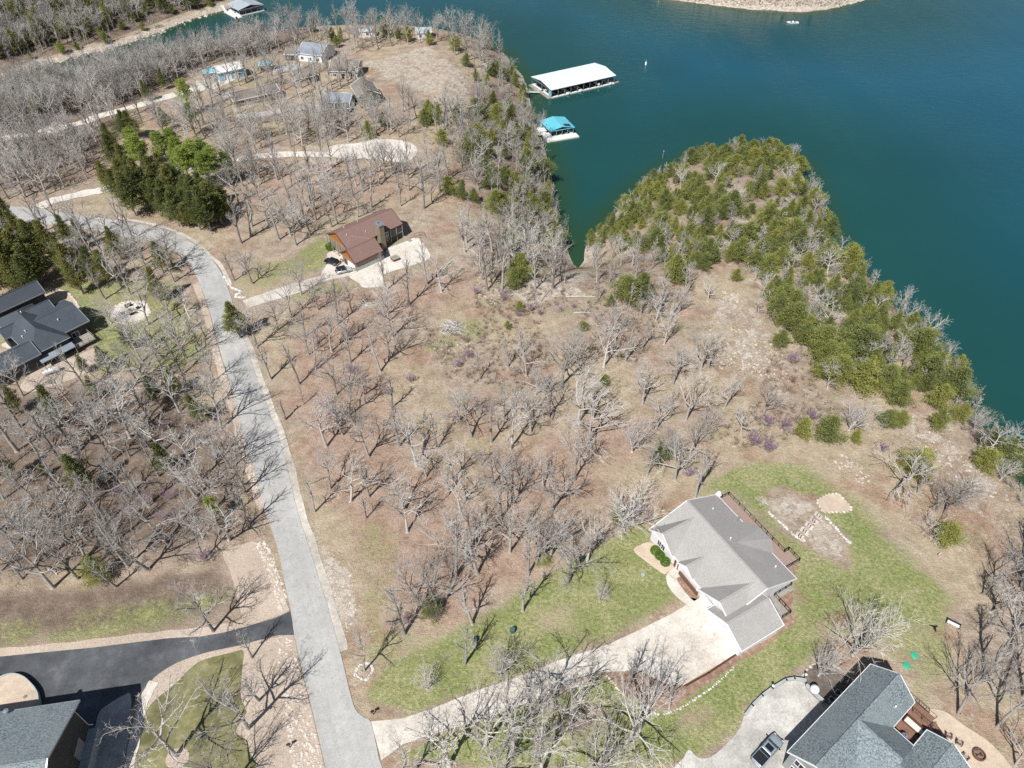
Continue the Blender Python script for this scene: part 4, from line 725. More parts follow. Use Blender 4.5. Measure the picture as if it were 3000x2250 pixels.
# fire circle furniture
s = thing('stone_fire_pit', 'square stone fire pit in the middle of the white fire circle', 'fire pit', tuple(g('D', 1925, 605)), R(45))
for q in ((-.7, .7, -.7, -.45), (-.7, .7, .45, .7), (-.7, -.45, -.45, .45), (.45, .7, -.45, .45)): put(MB().bx(*q, 0, .45), 'side', 'stone', s)
put(MB().bx(-.45, .45, -.45, .45, 0, .15), 'ash_bed', 'ash', s)
for i, (x, y, rz, lb) in enumerate(((1900, 545, R(40), 'dark two seat bench on the far side of the square stone fire pit'), (1965, 655, R(40), 'dark two seat bench on the house side of the square stone fire pit'), (2030, 575, R(-45), 'dark single seat at the lake end of the fire circle'), (1810, 655, R(-45), 'dark single seat at the house end of the fire circle'))):
    w = .95 if i < 2 else .45
    s = thing('outdoor_seat', lb, 'seat', tuple(g('D', x, y)), rz, 'seats around the stone fire pit')
    put(MB().bx(-w, w, -.35, .3, .3, .42), 'seat', 'soft_black', s); put(MB().bx(-w, w, .3 if i % 2 == 0 else -.45, .4 if i % 2 == 0 else -.35, .3, .85), 'backrest', 'soft_black', s)
    for x_ in (-w + .06, w - .06):
        for y_ in (-.3, .3): put(MB().bx(x_ - .05, x_ + .05, y_ - .05, y_ + .05, 0, .3), 'leg', 'rail_black', s)
s = thing('propane_tank', 'long white propane tank on the stone garden', 'tank', tuple(g('D', 775, 1530)), R(33))
put(MB().tube([(-2.0, 0, .95), (-1.9, 0, .95), (-1.6, 0, .95), (1.6, 0, .95), (1.9, 0, .95), (2.0, 0, .95)], [.1, .42, .6, .6, .42, .1], 14), 'shell', 'white', s, True)
for x in (-1.1, 1.1): put(MB().bx(x - .12, x + .12, -.5, .5, 0, .45), 'saddle', 'concrete_wall', s)
put(MB().lathe([(.22, 1.5), (.22, 1.7), (.05, 1.78)], 10), 'valve_cap', 'white', s)

# --- red roofed house
GR = hz(-45, 180)
t = house('red_roofed_house', 'house with brick red shingle roof, orange cedar gables and tall boxed chimney', 'house', (-48.09, 175.81), 43, GR, (-3, 21, -8, 11))
gable(t, 0, 20, -.9, 10.2, 4.5, 7.5, 'a', 'roof_red', 'siding_tan', over=.5, trim='brown_paint', at=4.4)
gable(t, -1.8, 8.0, -7.3, .4, 3.5, 6.2, 'a', 'roof_red', 'siding_tan', trim='brown_paint', ends=(True, True), at=-3.6)
put(MB().slab([(0.3, .9, 5.3), (3.7, 2.2, 6.2), (7.4, -3.4, 6.1), (-1.2, -3.4, 6.1)], .14), 'saddle_roof', 'roof_red', t)
o = put(MB().bx(10.6, 12.2, -2.6, -.2, -.2, 8.2), 'chimney', 'siding_tan', t); put(MB().bx(10.4, 12.4, -2.8, -.1, 8.2, 8.5).lathe([(.25, 8.5), (.25, 9.0), (.32, 9.05), (.05, 9.2)], 10, (11, -1.2, 0)), 'chimney_cap', 'steel', o)
put(MB().add([(.35, -.4, 4.3), (.35, 9.7, 4.3), (.35, 4.4, 7.05), (.48, -.4, 4.3), (.48, 9.7, 4.3), (.48, 4.4, 7.05)], [(2, 1, 0), (3, 4, 5), (0, 1, 4, 3), (1, 2, 5, 4), (2, 0, 3, 5)]), 'cedar_gable', 'cedar_wood', t)
put(MB().add([(-1.48, -6.8, 3.3), (-1.48, 0, 3.3), (-1.48, -3.6, 5.8), (-1.34, -6.8, 3.3), (-1.34, 0, 3.3), (-1.34, -3.6, 5.8)], [(2, 1, 0), (3, 4, 5), (0, 1, 4, 3), (1, 2, 5, 4), (2, 0, 3, 5)]), 'cedar_gable', 'cedar_wood', t)
door(t, -1.36, -4.6, 0, 3.6, 2.3, '-a', 'white', 4); door(t, -1.36, -1.5, 0, 1.0, 2.1, '-a', 'brown_paint')
put(MB().bx(-1.3, 7.6, -6.9, -6.8, -.3, 1.6), 'foundation', 'concrete_wall', t)
for a in (15.2, 17.4, 19.6): put(MB().bx(a - .1, a + .1, -.95, -.8, -.3, 4.3), 'porch_post', 'wood_grey', t)
put(MB().bx(15.2, 19.55, -.75, -.32, 0, 4.0), 'recess_shade_panel', 'glass', t); put(MB().bx(15.1, 19.6, -.85, -.7, 1.95, 2.1), 'balcony_edge', 'wood_grey', t); put(MB().bx(19.4, 20.4, -4.2, -.4, -.3, .1), 'step', 'wood_grey', t)  # dark glass block painted in for the shade of the open porch recess
for a in (14.0,): window(t, a, -.43, 2.6, 1.2, 1.2, '-b')
window(t, 9.3, -.43, 2.2, .9, 1.2, '-b')
for b_ in (.8, 3.6, 6.4, 9.0): put(MB().bx(-.6, -.4, b_ - .1, b_ + .1, -.2, 4.4), 'porch_post', 'wood_grey', t)
for a, b_, z in ((4, 6, 6.7), (9, 6.5, 6.5), (2.6, 2.4, 6.5), (8.2, 1.2, 5.7)): vent(t, a, b_, z, .3, .08)
for i, (x, y, rz) in enumerate(((440, 1085, .4), (665, 1250, .4))):
    s = thing('planter_pot', ['pale barrel planter beside the garage door of the red house', 'pale barrel planter at the garage corner of the red house'][i], 'planter', tuple(g('R', x, y)), rz)
    put(MB().lathe([(.3, 0), (.5, .4), (.48, .8), (.4, .82), (.38, .7)], 12), 'pot', 'stone', s); put(MB().lathe([(.36, .7), (.2, .95), (.02, 1.0)], 9), 'soil_mound', 'mulch_grey', s)
s = thing('hot_tub', 'grey covered hot tub on the white gravel yard', 'hot tub', tuple(g('R', 1400, 1050)), R(35))
put(MB().bx(-1, 1, -1, 1, 0, .8), 'casing', 'brown_paint', s); put(MB().bx(-1.05, 1.05, -1.05, 1.05, .8, .92), 'cover', 'wood_grey', s); put(MB().bx(-1.05, 1.05, -.03, .03, .92, .95), 'fold_seam', 'rail_black', s)
s = thing('step_railing', 'brown double stair railing beside the white gravel yard', 'railing', tuple(g('R', 1850, 640)), R(20))
for y in (-.9, .9):
    put(MB().tube([(-1.6, y, .9), (0, y, 1.1), (1.7, y, .6)], .06, 5), 'handrail', 'rust', s)
    for x in (-1.6, 0, 1.6): put(MB().tube([(x, y, 0), (x, y, .95)], .06, 5), 'post', 'rust', s)

# --- cottages on the far point
def cottage(name, label, r, x, y, ang, L, Wd, ze, zr, roof, wall, ridge='a', cat='house', windows=3):
    p = g(r, x, y); t = house(name, label, cat, (p[0], p[1]), ang, p[2], (-1, L + 1, -1, Wd + 1))
    gable(t, 0, L, 0, Wd, ze, zr, ridge, roof, wall, z0=-2)
    for i in range(windows): window(t, L * (i + .6) / (windows + .2), .43, .9, 1.3, 1.2, '-b')
    return t
t = cottage('white_roofed_barn', 'long white metal roofed barn with pale blue walls on the far point', 'V', 385, 520, 34, 12.6, 8.5, 3.8, 5.6, 'metal_snow', 'siding_blue', cat='barn', windows=2)
door(t, 4.6, .43, 0, 2.4, 2.4, '-b', 'white', 3); door(t, 7.9, .43, 0, 2.0, 2.2, '-b', 'white', 3)
t = cottage('teal_carport', 'teal metal carport against the white roofed barn', 'V', 215, 492, 22, 7.5, 5, 2.6, 3.4, 'metal_teal', 'siding_grey', cat='carport', windows=1)
t = cottage('teal_shed', 'small teal roofed open shed between barn and blue grey cottage', 'V', 815, 400, 8, 6, 5.5, 2.4, 3.2, 'metal_teal', 'siding_dark', cat='shed', windows=1)
t = cottage('blue_grey_cottage', 'cottage with blue grey roof and white walls near the far shore', 'V', 1225, 290, -16, 13, 15, 3.6, 6.4, 'roof_bluegrey', 'siding_white'); door(t, 6, .43, 0, 1, 2.1, '-b', 'siding_blue')
t = cottage('brown_annex', 'low brown roofed shed attached left of the blue grey cottage', 'V', 1085, 285, -5, 8, 10, 2.8, 4.0, 'roof_brown', 'siding_dark', cat='shed', windows=2)
t = cottage('grey_brown_cottage', 'cottage with plain grey brown roof beside the dirt clearing', 'V', 1570, 480, -3, 13, 13, 3.2, 6.0, 'roof_brown', 'siding_cream'); door(t, 6, .43, 0, 1, 2.1, '-b', 'brown_paint')
t = cottage('green_sided_cottage', 'cottage with green end gable and brown roof facing the clearing', 'V', 1880, 775, 22, 10, 13.5, 3.6, 6.2, 'roof_brown', 'siding_green', ridge='b', windows=2); put(MB().bx(.3, 9.7, .3, .42, -1, 1.2), 'foundation', 'concrete_wall', t)
t = cottage('long_brown_cottage', 'long low brown roofed cottage hidden behind grey trees', 'V', 545, 800, 32, 20, 9, 2.8, 4.6, 'roof_brown', 'siding_tan')
t = cottage('weathered_cottage', 'weathered grey roofed cottage between the two village lanes', 'V', 1215, 560, 30, 9, 9, 2.8, 5.0, 'roof_brown', 'siding_cream', windows=2)
t = cottage('low_grey_cottage', 'low grey roofed cottage under bare trees by the sandy drive', 'V', 1490, 800, -8, 12, 10, 2.6, 4.6, 'roof_bluegrey', 'siding_grey')
t = cottage('dark_shed', 'small dark roofed shed in front of the sandy drive', 'V', 1640, 880, 15, 6, 5, 2.4, 3.8, 'roof_dark', 'siding_dark', cat='shed', windows=1)
t = cottage('shore_cottage', 'white cottage with pale roof among trees at the tip of the point', 'r2', 485, 255, 5, 8, 7, 3, 4.6, 'metal_grey', 'siding_white', windows=2)
t = cottage('pale_shore_shed', 'pale roofed shed half hidden by trees at the tip of the point', 'r2', 120, 245, 8, 8, 6, 3, 4.4, 'metal_grey', 'siding_white', cat='shed', windows=1)

# ------------------------------------------------------------------ docks on the lake
def dock(name, label, origin, ang, L, Wd, ze, zr, roof, ridge, posts_a, extra=None, gang=None):
    t = thing(name, label, 'boat dock', (origin[0], origin[1], WATER), R(ang))
    gable_roof(t, L, Wd, ze, zr, roof, ridge)
    fl = MB()
    for y in (.5, Wd - .5): fl.bx(.4, L - .4, y - .5, y + .5, .05, .5)
    for x in (.4, L - 1.6): fl.bx(x, x + 1.2, 1, Wd - 1, .05, .5)
    fl.bx(.4, L - .4, Wd / 2 - .7, Wd / 2 + .7, .05, .5)
    put(fl, 'walkway', 'dock_deck', t)
    for i in range(posts_a):
        x = .6 + (L - 1.2) * i / (posts_a - 1)
        for y in (.3, Wd / 2, Wd - .3): put(MB().bx(x - .09, x + .09, y - .09, y + .09, 0, (ze if y != Wd / 2 else zr) - .15), 'post', 'steel', t)
        if 0 < i < posts_a - 1: put(MB().bx(x - .35, x + .35, .6, Wd - .6, .03, .46), 'slip_finger', 'wood_grey', t)
    return t
def gable_roof(t, L, Wd, ze, zr, roof, ridge):
    if ridge == 'a': qs = [[(0, 0, ze), (L, 0, ze), (L, Wd / 2, zr), (0, Wd / 2, zr)], [(0, Wd / 2, zr), (L, Wd / 2, zr), (L, Wd, ze), (0, Wd, ze)]]
    else: qs = [[(0, 0, ze), (L / 2, 0, zr), (L / 2, Wd, zr), (0, Wd, ze)], [(L / 2, 0, zr), (L, 0, ze), (L, Wd, ze), (L / 2, Wd, zr)]]
    for q in qs:
        o = put(MB().slab(q, .14), 'roof_slope', roof, t)
        q = [Vector(p) for p in q]
        if ridge == 'a': A, B_, C_, D_ = q[0], q[1], q[3], q[2]
        else: A, B_, C_, D_ = q[0], q[3], q[1], q[2]
        rb = MB(); k = int((B_ - A).length / 1.2)
        for i in range(k + 1):
            p, e = A.lerp(B_, i / k), C_.lerp(D_, i / k); rb.tube([p + Vector((0, 0, .02)), e + Vector((0, 0, .02))], .035, 4)
        put(rb, 'roof_ribs', roof, o)
    f = MB(); c = [(0, 0, ze - .2), (L, 0, ze - .2), (L, Wd, ze - .2), (0, Wd, ze - .2)]
    for p, q in zip(c, c[1:] + c[:1]): f.tube([p, q], .12, 4)
    put(f, 'eave_beam', 'metal_teal' if roof == 'metal_teal' else 'steel', t)
def gangway(t, a, b_, pts):
    pass
def boat(label, p, rz, L=6.5, hull='white', canopy=False, group=None, nm='boat'):
    s = thing(nm, label, 'boat', p, rz, group); w = L * .17
    secs = [(-L / 2, w * .9, .1, .75), (-L * .1, w, .0, .78), (L * .25, w * .85, .02, .85), (L * .42, w * .45, .15, .95), (L / 2, .05, .5, 1.0)]
    vs, fs = [], []
    for x, hw, z0, z1 in secs: vs += [(x, -hw, z1), (x, -hw * .75, z0), (x, 0, z0 - .12), (x, hw * .75, z0), (x, hw, z1)]
    for i in range(len(secs) - 1):
        for j in range(4): fs.append((i * 5 + j, i * 5 + j + 1, (i + 1) * 5 + j + 1, (i + 1) * 5 + j))
    fs.append((0, 1, 2, 3, 4)); put(MB().add(vs, fs), 'hull', hull, s)
    put(MB().add([(x, sg * hw * .88, z1 - .12) for x, hw, z0, z1 in secs[:4] for sg in (-1, 1)], [(0, 1, 3, 2), (2, 3, 5, 4), (4, 5, 7, 6)]), 'deck', 'dock_deck', s)
    put(MB().bx(-.3, .3, -w * .35, w * .35, .7, 1.35), 'console', 'white', s)
    for x in (-1.1, 1.0): put(MB().bx(x - .25, x + .25, -w * .55, w * .55, .7, 1.0), 'seat', 'soft_black', s)
    put(MB().bx(-L / 2 - .45, -L / 2 - .05, -.2, .2, .2, 1.25), 'outboard_motor', 'rail_black', s)
    if canopy:
        put(MB().slab([(-1.2, -w * .9, 2.3), (1.2, -w * .9, 2.3), (1.2, w * .9, 2.3), (-1.2, w * .9, 2.3)], .06), 'canopy', 'white', s)
        for x in (-1.1, 1.1):
            for y in (-w * .85, w * .85): put(MB().tube([(x, y, .7), (x, y, 2.25)], .03, 5), 'canopy_pole', 'steel', s)
    else: put(MB().tube([(L * .36, .2, .9), (L * .42, .5, 2.6)], .04, 5), 'fishing_rod', 'rail_black', s)
    return s
big = dock('boat_dock', 'long multi slip boat dock under a white metal gable roof', (18.83, 346.1), 29.1, 37.9, 19.3, 4.2, 5.5, 'metal_white', 'a', 11)
put(MB().bx(37.5, 40.5, .2, 4.5, .05, .5), 'swim_platform', 'wood_grey', big); put(MB().bx(.2, .35, .2, 2.6, .9, 3.4), 'corner_panel', 'siding_blue', big)
put(MB().bx(-1.4, .4, 0, 19, .05, .5), 'end_walkway', 'wood_grey', big)
small = dock('boat_dock', 'small teal roofed boat dock with solar panel and white swim deck', (16.68, 303.08), 20.5, 11.9, 11.4, 3.4, 4.5, 'metal_teal', 'b', 5)
put(MB().bx(-2.4, .4, -3.6, 11.4, .06, .62).bx(.4, 12.6, -3.6, .2, .06, .62), 'swim_deck', 'dock_deck', small)
put(MB().slab([(7.4, .8, 4.42), (10.4, .8, 3.86), (10.4, 3.0, 3.86), (7.4, 3.0, 4.42)], .06), 'solar_panel', 'solar', small)
put(MB().bx(-.2, .5, 10, 11.2, .6, 3.0), 'locker', 'siding_blue', small)
fp = g('r1', 1535, 120); far = dock('boat_dock', 'grey roofed double boat dock in the narrow upper cove', (fp[0] + 1, fp[1] + 3), 42, 17, 16, 3.6, 5.2, 'metal_grey', 'b', 5)
put(MB().bx(-3.5, .4, -2.5, 14, .05, .5), 'swim_deck', 'dock_deck', far)
def gang(label, p, q, w=1.4):
    p, q = Vector(p), Vector(q); d = q - p; L = d.length; s = thing('gangway', label, 'gangway', p, math.atan2(d.y, d.x)); dz = d.z; h = Vector((d.x, d.y)).length
    put(MB().slab([(0, -w / 2, .1), (h, -w / 2, dz + .1), (h, w / 2, dz + .1), (0, w / 2, .1)], .15), 'deck', 'dock_deck', s)
    for y in (-w / 2, w / 2):
        put(MB().tube([(0, y, 1.1), (h, y, dz + 1.1)], .05, 5), 'handrail', 'white', s)
        k = max(2, int(h / 2))
        for i in range(k + 1): put(MB().tube([(h * i / k, y, dz * i / k), (h * i / k, y, dz * i / k + 1.1)], .04, 5), 'post', 'white', s)
c1 = big.matrix_basis @ Vector((-1.3, 8.5, .45)); e1 = Vector(g('K2', 235, 690)); gang('white railed gangway joining the long white dock to shore', e1 + Vector((0, 0, .6)), c1)
c2 = small.matrix_basis @ Vector((-2.2, 3.2, .6)); e2 = Vector(g('K2', 380, 1440)); gang('white railed gangway joining the teal dock to shore', e2 + Vector((0, 0, .6)), c2)
c3 = far.matrix_basis @ Vector((-3.3, 11, .45)); e3 = Vector(g('r1', 1440, 45)); gang('grey gangway joining the upper cove dock to the far bank', e3 + Vector((0, 0, .8)), c3)
for i, (a, lb) in enumerate(((10.2, 'white boat moored under the long dock near its shore end'), (17.5, 'white boat moored under the long dock at its middle'), (28.5, 'white boat on a lift under the outer part of the long dock'), (35.0, 'white boat moored at the lake end of the long dock'))):
    q = big.matrix_basis @ Vector((a, 2.6 if i != 2 else 3.2, .12 if i != 2 else .9)); boat(lb, q, R(29.1 - 90), 6.2, group='boats moored under the long white dock')
p = atz(*px('r3', 712, 152), WATER); boat('lone white fishing boat drifting off the stony far bank', (p[0], p[1], WATER + .05), R(172), 7, 'white', nm='fishing_boat')
p = atz(*px('r2', 1973, 420), WATER); s = thing('buoy', 'small white marker buoy floating in open water off the long dock', 'buoy', (p[0], p[1], WATER))
put(MB().lathe([(.2, -.3), (.5, 0), (.5, .9), (.35, 1.4), (.05, 1.7)], 10), 'float', 'white', s); put(MB().tube([(0, 0, 1.5), (0, 0, 2.6)], .07, 6), 'stake', 'orange', s)
for i, (r, x, y) in enumerate((('r2', 2050, 45), ('r2', 2081, 1025))):
    p = atz(*px(r, x, y), WATER); s = thing('marker_pole', ['thin pale pole standing in water off the stony far bank', 'thin pale pole standing in water off the cedar peninsula'][i], 'pole', (p[0], p[1], WATER - 1)); put(MB().tube([(0, 0, 0), (.15, 0, 4.2)], [.13, .08], 6), 'shaft', 'wood_grey', s); put(MB().lathe([(.14, 4.0), (.16, 4.3), (.02, 4.4)], 6, (.15, 0, 0)), 'tip', 'white', s)

# ------------------------------------------------------------------ vehicles
def vehicle(name, label, cat, p, rz, L, Wd, kind, body, roofm):
    s = thing(name, label, cat, p, rz); h = Wd / 2
    def loft(secs, k):
        vs, fs = [], []
        for x, ring in secs: vs += [(x, y, z) for y, z in ring]
        nr = len(secs[0][1])
        for i in range(len(secs) - 1):
            for j in range(nr): fs.append((i * nr + j, i * nr + (j + 1) % nr, (i + 1) * nr + (j + 1) % nr, (i + 1) * nr + j))
        fs.append(tuple(range(nr))[::-1]); fs.append(tuple((len(secs) - 1) * nr + j for j in range(nr))); return MB().add(vs, fs)
    def ring(w, z0, z1, in_=.1): return [(-w, z0), (-w, z1 - .18), (-w + in_, z1 - .04), (-w * .5, z1), (w * .5, z1), (w - in_, z1 - .04), (w, z1 - .18), (w, z0)]
    f, r_ = L / 2, -L / 2
    if kind == 'pickup': deck = [(r_, .95), (r_ + .15, 1.12), (-.5, 1.14), (.9, 1.14), (1.5, 1.14), (f - .7, 1.08), (f - .15, .98), (f, .8)]
    elif kind == 'jeep': deck = [(r_, 1.0), (r_ + .1, 1.1), (.4, 1.1), (.6, 1.12), (f - .3, 1.06), (f - .1, 1.0), (f, .8), (f + .01, .6)]
    else: deck = [(r_, .9), (r_ + .12, 1.0), (-.6, 1.02), (.6, 1.02), (1.0, 1.04), (f - .5, .95), (f - .12, .85), (f, .7)]
    secs = []
    for i, (x, z1) in enumerate(deck):
        w = h * (1 if 0 < i < len(deck) - 2 else .93 if i < len(deck) - 1 else .84); secs.append((x, ring(w, .36, z1)))
    put(loft(secs, 8), 'body', body, s, True)
    if kind == 'pickup': c0, c1, zt = -1.0, 1.55, 1.9; rr0, rr1 = -.75, .72
    elif kind == 'jeep': c0, c1, zt = r_ + .1, .75, 1.85; rr0, rr1 = r_ + .25, .45
    else: c0, c1, zt = r_ + .1, 1.2, 1.72; rr0, rr1 = r_ + .5, .35
    zb = 1.1 if kind != 'suv' else 1.0; tw = h * .8
    put(MB().add([(c0, -h * .93, zb), (c1, -h * .93, zb), (c1, h * .93, zb), (c0, h * .93, zb), (rr0, -tw, zt - .06), (rr1, -tw, zt - .06), (rr1, tw, zt - .06), (rr0, tw, zt - .06)], [(0, 1, 5, 4), (1, 2, 6, 5), (2, 3, 7, 6), (3, 0, 4, 7), (4, 5, 6, 7)]), 'windows', 'glass', s)
    put(MB().add([(rr0 - .05, -tw - .03, zt - .08), (rr1 + .05, -tw - .03, zt - .08), (rr1 + .05, tw + .03, zt - .08), (rr0 - .05, tw + .03, zt - .08), (rr0 + .08, -tw + .12, zt), (rr1 - .08, -tw + .12, zt), (rr1 - .08, tw - .12, zt), (rr0 + .08, tw - .12, zt)], [(0, 1, 5, 4), (1, 2, 6, 5), (2, 3, 7, 6), (3, 0, 4, 7), (4, 5, 6, 7)]), 'roof', roofm, s, False)
    pil = MB()
    for y in (-1, 1):
        for xb, xt in ((c0, rr0), (c1, rr1), ((c0 + c1) / 2 - .1, (rr0 + rr1) / 2)): pil.tube([(xb, y * h * .94, zb - .02), (xt, y * (tw + .01), zt - .06)], .055, 4)
    put(pil, 'pillars', body, s)
    for x in (r_ + .9, f - .95):
        for y in (-h + .1, h - .1):
            wl = MB(); k = 14; wl.tube([(x, y - .12, .38), (x, y + .12, .38)], .39, k); o = put(wl, 'tyre', 'tyre', s); put(MB().tube([(x, y - .13, .38), (x, y + .13, .38)], .22, 10), 'rim', 'steel', o)
    for y in (-h * .7, h * .7):
        put(MB().box((f - .03, y, .78), (.12, .34, .18)), 'headlight', 'white', s); put(MB().box((r_ - .01, y * 1.22, .88), (.08, .18, .28)), 'taillight', 'red_lens', s)
    for z in (.5,): put(MB().box((f + .02, 0, z), (.18, Wd * .9, .2)), 'front_bumper', 'steel', s); put(MB().box((r_ - .04, 0, z), (.16, Wd * .9, .2)), 'rear_bumper', 'steel', s)
    for y in (-1, 1): put(MB().box((c1 - .25, y * (h + .14), zb + .1), (.14, .26, .2)), 'mirror', 'rail_black', s)
    if kind == 'pickup':
        put(MB().bx(r_ + .12, c0 - .08, -h * .86, h * .86, 1.13, 1.18), 'tonneau_cover', 'soft_black', s); put(MB().bx(-.42, .5, -tw * .72, tw * .72, zt - .005, zt + .012), 'sunroof', 'glass', s)
        for x in (-2.0, -1.5): put(MB().bx(x - .01, x + .01, -h * .85, h * .85, 1.18, 1.19), 'cover_seam', 'rail_black', s)
    if kind == 'jeep': put(MB().tube([(r_ - .22, 0, .95), (r_ - .02, 0, .95)], .38, 14), 'spare_wheel', 'tyre', s)
    return s
a = g('B', 150, 1590); b_ = g('B', 420, 1290); d = b_ - a; c = (a + b_) / 2
vehicle('pickup_truck', 'silver blue pickup with black bed cover and sunroof on the turning court', 'pickup', (c[0] - .3, c[1] - .35, .08), math.atan2(d[1], d[0]), 5.85, 2.05, 'pickup', 'paint_silver', 'paint_silver')
p = g('R', 480, 1275); vehicle('off_road_car', 'silver off road car with black soft top outside the red roofed garage', 'car', (p[0], p[1], p[2] + .1), R(24), 4.3, 1.9, 'jeep', 'paint_jeep', 'soft_black')
p = g('R', 262, 1120); vehicle('black_car', 'black sport utility car with red tail lamps on the concrete pad', 'car', (p[0], p[1], p[2] + .1), R(-28 + 180), 4.6, 1.95, 'suv', 'paint_black', 'paint_black')

# ------------------------------------------------------------------ small things by the road and on the lots
def mailbox(label, p, rz):
    s = thing('mailbox', label, 'mailbox', p, rz); put(MB().bx(-.06, .06, -.06, .06, -.1, 1.1), 'post', 'brown_paint', s)
    put(MB().tube([(-.3, 0, 1.25), (.3, 0, 1.25)], .18, 10), 'box', 'rail_black', s); put(MB().box((0, .2, 1.4), (.08, .02, .2)), 'flag', 'red_lens', s)
mailbox('black mailbox on a post at the mouth of the cream driveway', tuple(g('b2', 208, 1312)), .4); mailbox('black mailbox on the gravel swath by the road near the lower edge', tuple(g('b1', 1880, 1525)), .3)
s = thing('snag', 'short dark broken tree stump pole beside the road verge', 'dead tree', tuple(g('r4', 1848, 1062))); put(MB().tube([(0, 0, -.2), (.1, .1, 2), (-.1, .2, 4.4), (.2, .1, 6.2)], [.3, .26, .22, .15], 8), 'trunk', 'bark', s); put(MB().tube([(0, .2, 5.2), (-.7, .3, 6.0)], [.14, .1], 6), 'broken_limb', 'bark', s)
for i, (x, y) in enumerate(((1110, 775), (865, 840), (1555, 315))):
    s = thing('barrel', ['dark teal barrel standing alone on bare soil of the lawn', 'dark teal barrel behind the slim lawn tree above the cream driveway', 'dark teal barrel at the upper wood edge of the lawn'][i], 'barrel', tuple(g('b2', x, y)), 0, 'teal barrels along the lawn edge')
    put(MB().lathe([(.42, 0), (.5, .35), (.5, .7), (.42, 1.05)], 14), 'shell', 'blue_barrel', s)
    for z in (.3, .75): put(MB().lathe([(.51, z), (.53, z + .03), (.51, z + .06)], 14), 'hoop', 'rail_black', s)
s = thing('white_yard_sign', 'small white sign on a stake near the round evergreen bush', 'sign', tuple(g('b3', 1655, 285)), .3); put(MB().bx(-.03, .03, -.03, .03, 0, 1.0), 'stake', 'steel', s); put(MB().bx(-.3, .3, -.045, -.02, .55, 1.0), 'board', 'white', s)
s = thing('pallet', 'pale wooden pallet lying in leaves below the red roofed house', 'pallet', tuple(g('r5', 172, 318)), .2)
for i in range(6): put(MB().bx(-.8, .8, -.6 + .22 * i, -.46 + .22 * i, .12, .16), 'slat', 'dock_deck', s)
for x in (-.75, 0, .7): put(MB().bx(x, x + .08, -.6, .64, 0, .12), 'runner', 'wood_grey', s)
for i, (x, y, lb) in enumerate(((75, 838, 'round grey cover on the lawn before the curved walkway'), (1447, 238, 'round grey cover on the patchy lawn behind the long deck'))):
    s = thing('ground_cover_lid', lb, 'lid', tuple(g('G', x, y))); put(MB().lathe([(.38, -.05), (.38, .08), (.05, .1)], 14), 'cover', 'concrete_wall', s); put(MB().box((0, 0, .1), (.3, .06, .05)), 'handle', 'steel', s)
# cut stone: terrace slabs, stone pad, low stone edging on the rear lawn
rng = random.Random(5)
s = thing('stone_steps', 'row of flat pale stone slabs crossing the dry terrace behind the long deck', 'steps', tuple(g('b3', 820, 90)))
o0 = np.array(g('b3', 820, 90))
for i in range(5):
    for j in range(3):
        p = np.array(g('b3', 745 + 30 * i + 14 * j, 145 - 33 * i + 12 * j)) - o0
        put(MB().box((p[0], p[1], .06), (1.15, .62, .16), R(52) + rng.uniform(-.1, .1)), 'slab', 'stone', s)
s = thing('stone_terrace', 'pale pentagonal stone terrace at the end of the lawn', 'terrace', tuple(g('r6', 985, 1600)))
o0 = np.array(g('r6', 985, 1600)); pg = [np.array(g('r6', x, y)) - o0 for x, y in ((868, 1590), (940, 1545), (1010, 1540), (1100, 1640), (1060, 1659), (910, 1659))]
put(MB().prism([(p[0], p[1]) for p in pg], -.1, .12), 'slab', 'sand', s)
for p, q in zip(pg, pg[1:] + pg[:1]):
    k = max(2, int(np.hypot(*(q - p)[:2]) / .7))
    for i in range(k):
        c = p + (q - p) * (i + .5) / k; put(MB().stone((c[0], c[1], .1), .36, rng), 'edge_stone', 'stone', s)
def stonerow(label, pts, r=.32, mt='stone_white', name='stone_edging'):
    W = smoothline([np.array(g(*p)) for p in pts], 6, False); s = thing(name, label, 'stone edging', tuple(W[0]))
    acc = 0; last = W[0]; meshes = [MB().stone((0, 0, 0), r, rng).mesh('edge_stone') for _ in range(6)]
    for p in W[1:]:
        d = np.hypot(*(p - last)[:2]); k = max(1, int(d / (r * 1.9)))
        for i in range(k):
            c = last + (p - last) * (i + rng.random() * .4) / k - W[0]; o = link('edge_stone', rng.choice(meshes), s, mt); o.location = (c[0] + rng.uniform(-.1, .1), c[1] + rng.uniform(-.1, .1), c[2] + .05); o.rotation_euler = (0, 0, rng.uniform(0, 6)); q = rng.uniform(.7, 1.35); o.scale = (q, q, q)
        last = p
stonerow('white stone edging between the rear lawn and dry terrace', [('b3', 925, 30), ('b3', 1000, 110), ('b3', 1060, 180), ('b3', 1085, 195)])
stonerow('white stone edging along the terrace edge close to the long deck', [('b3', 560, 0), ('b3', 650, 80), ('b3', 740, 160), ('b3', 800, 190)])
stonerow('white stone ring around the base of the lone roadside lawn tree', [('b2', 90, 1050), ('b2', 150, 1085), ('b2', 200, 1030), ('b2', 185, 985), ('b2', 120, 990), ('b2', 90, 1050)], .25)
stonerow('white stone edging below the brown mulched bed', [('o', 1310, 1458), ('o', 1350, 1503), ('o', 1400, 1536), ('o', 1450, 1538), ('o', 1530, 1490), ('o', 1590, 1437)], .2)
stonerow('tan stone edging around the grey mulch bed', [('b3', 792, 1090), ('b3', 795, 1040), ('b3', 855, 985), ('b3', 950, 980), ('b3', 1040, 1035)], .3, 'stone')
stonerow('tan boulder ring around the white fire circle', [('D', 1640, 620), ('D', 1700, 540), ('D', 1830, 485), ('D', 1980, 465), ('D', 2125, 485), ('D', 2200, 580), ('D', 2200, 660), ('D', 2100, 738), ('D', 1950, 782), ('D', 1800, 788), ('D', 1685, 735), ('D', 1640, 620)], .5, 'stone')
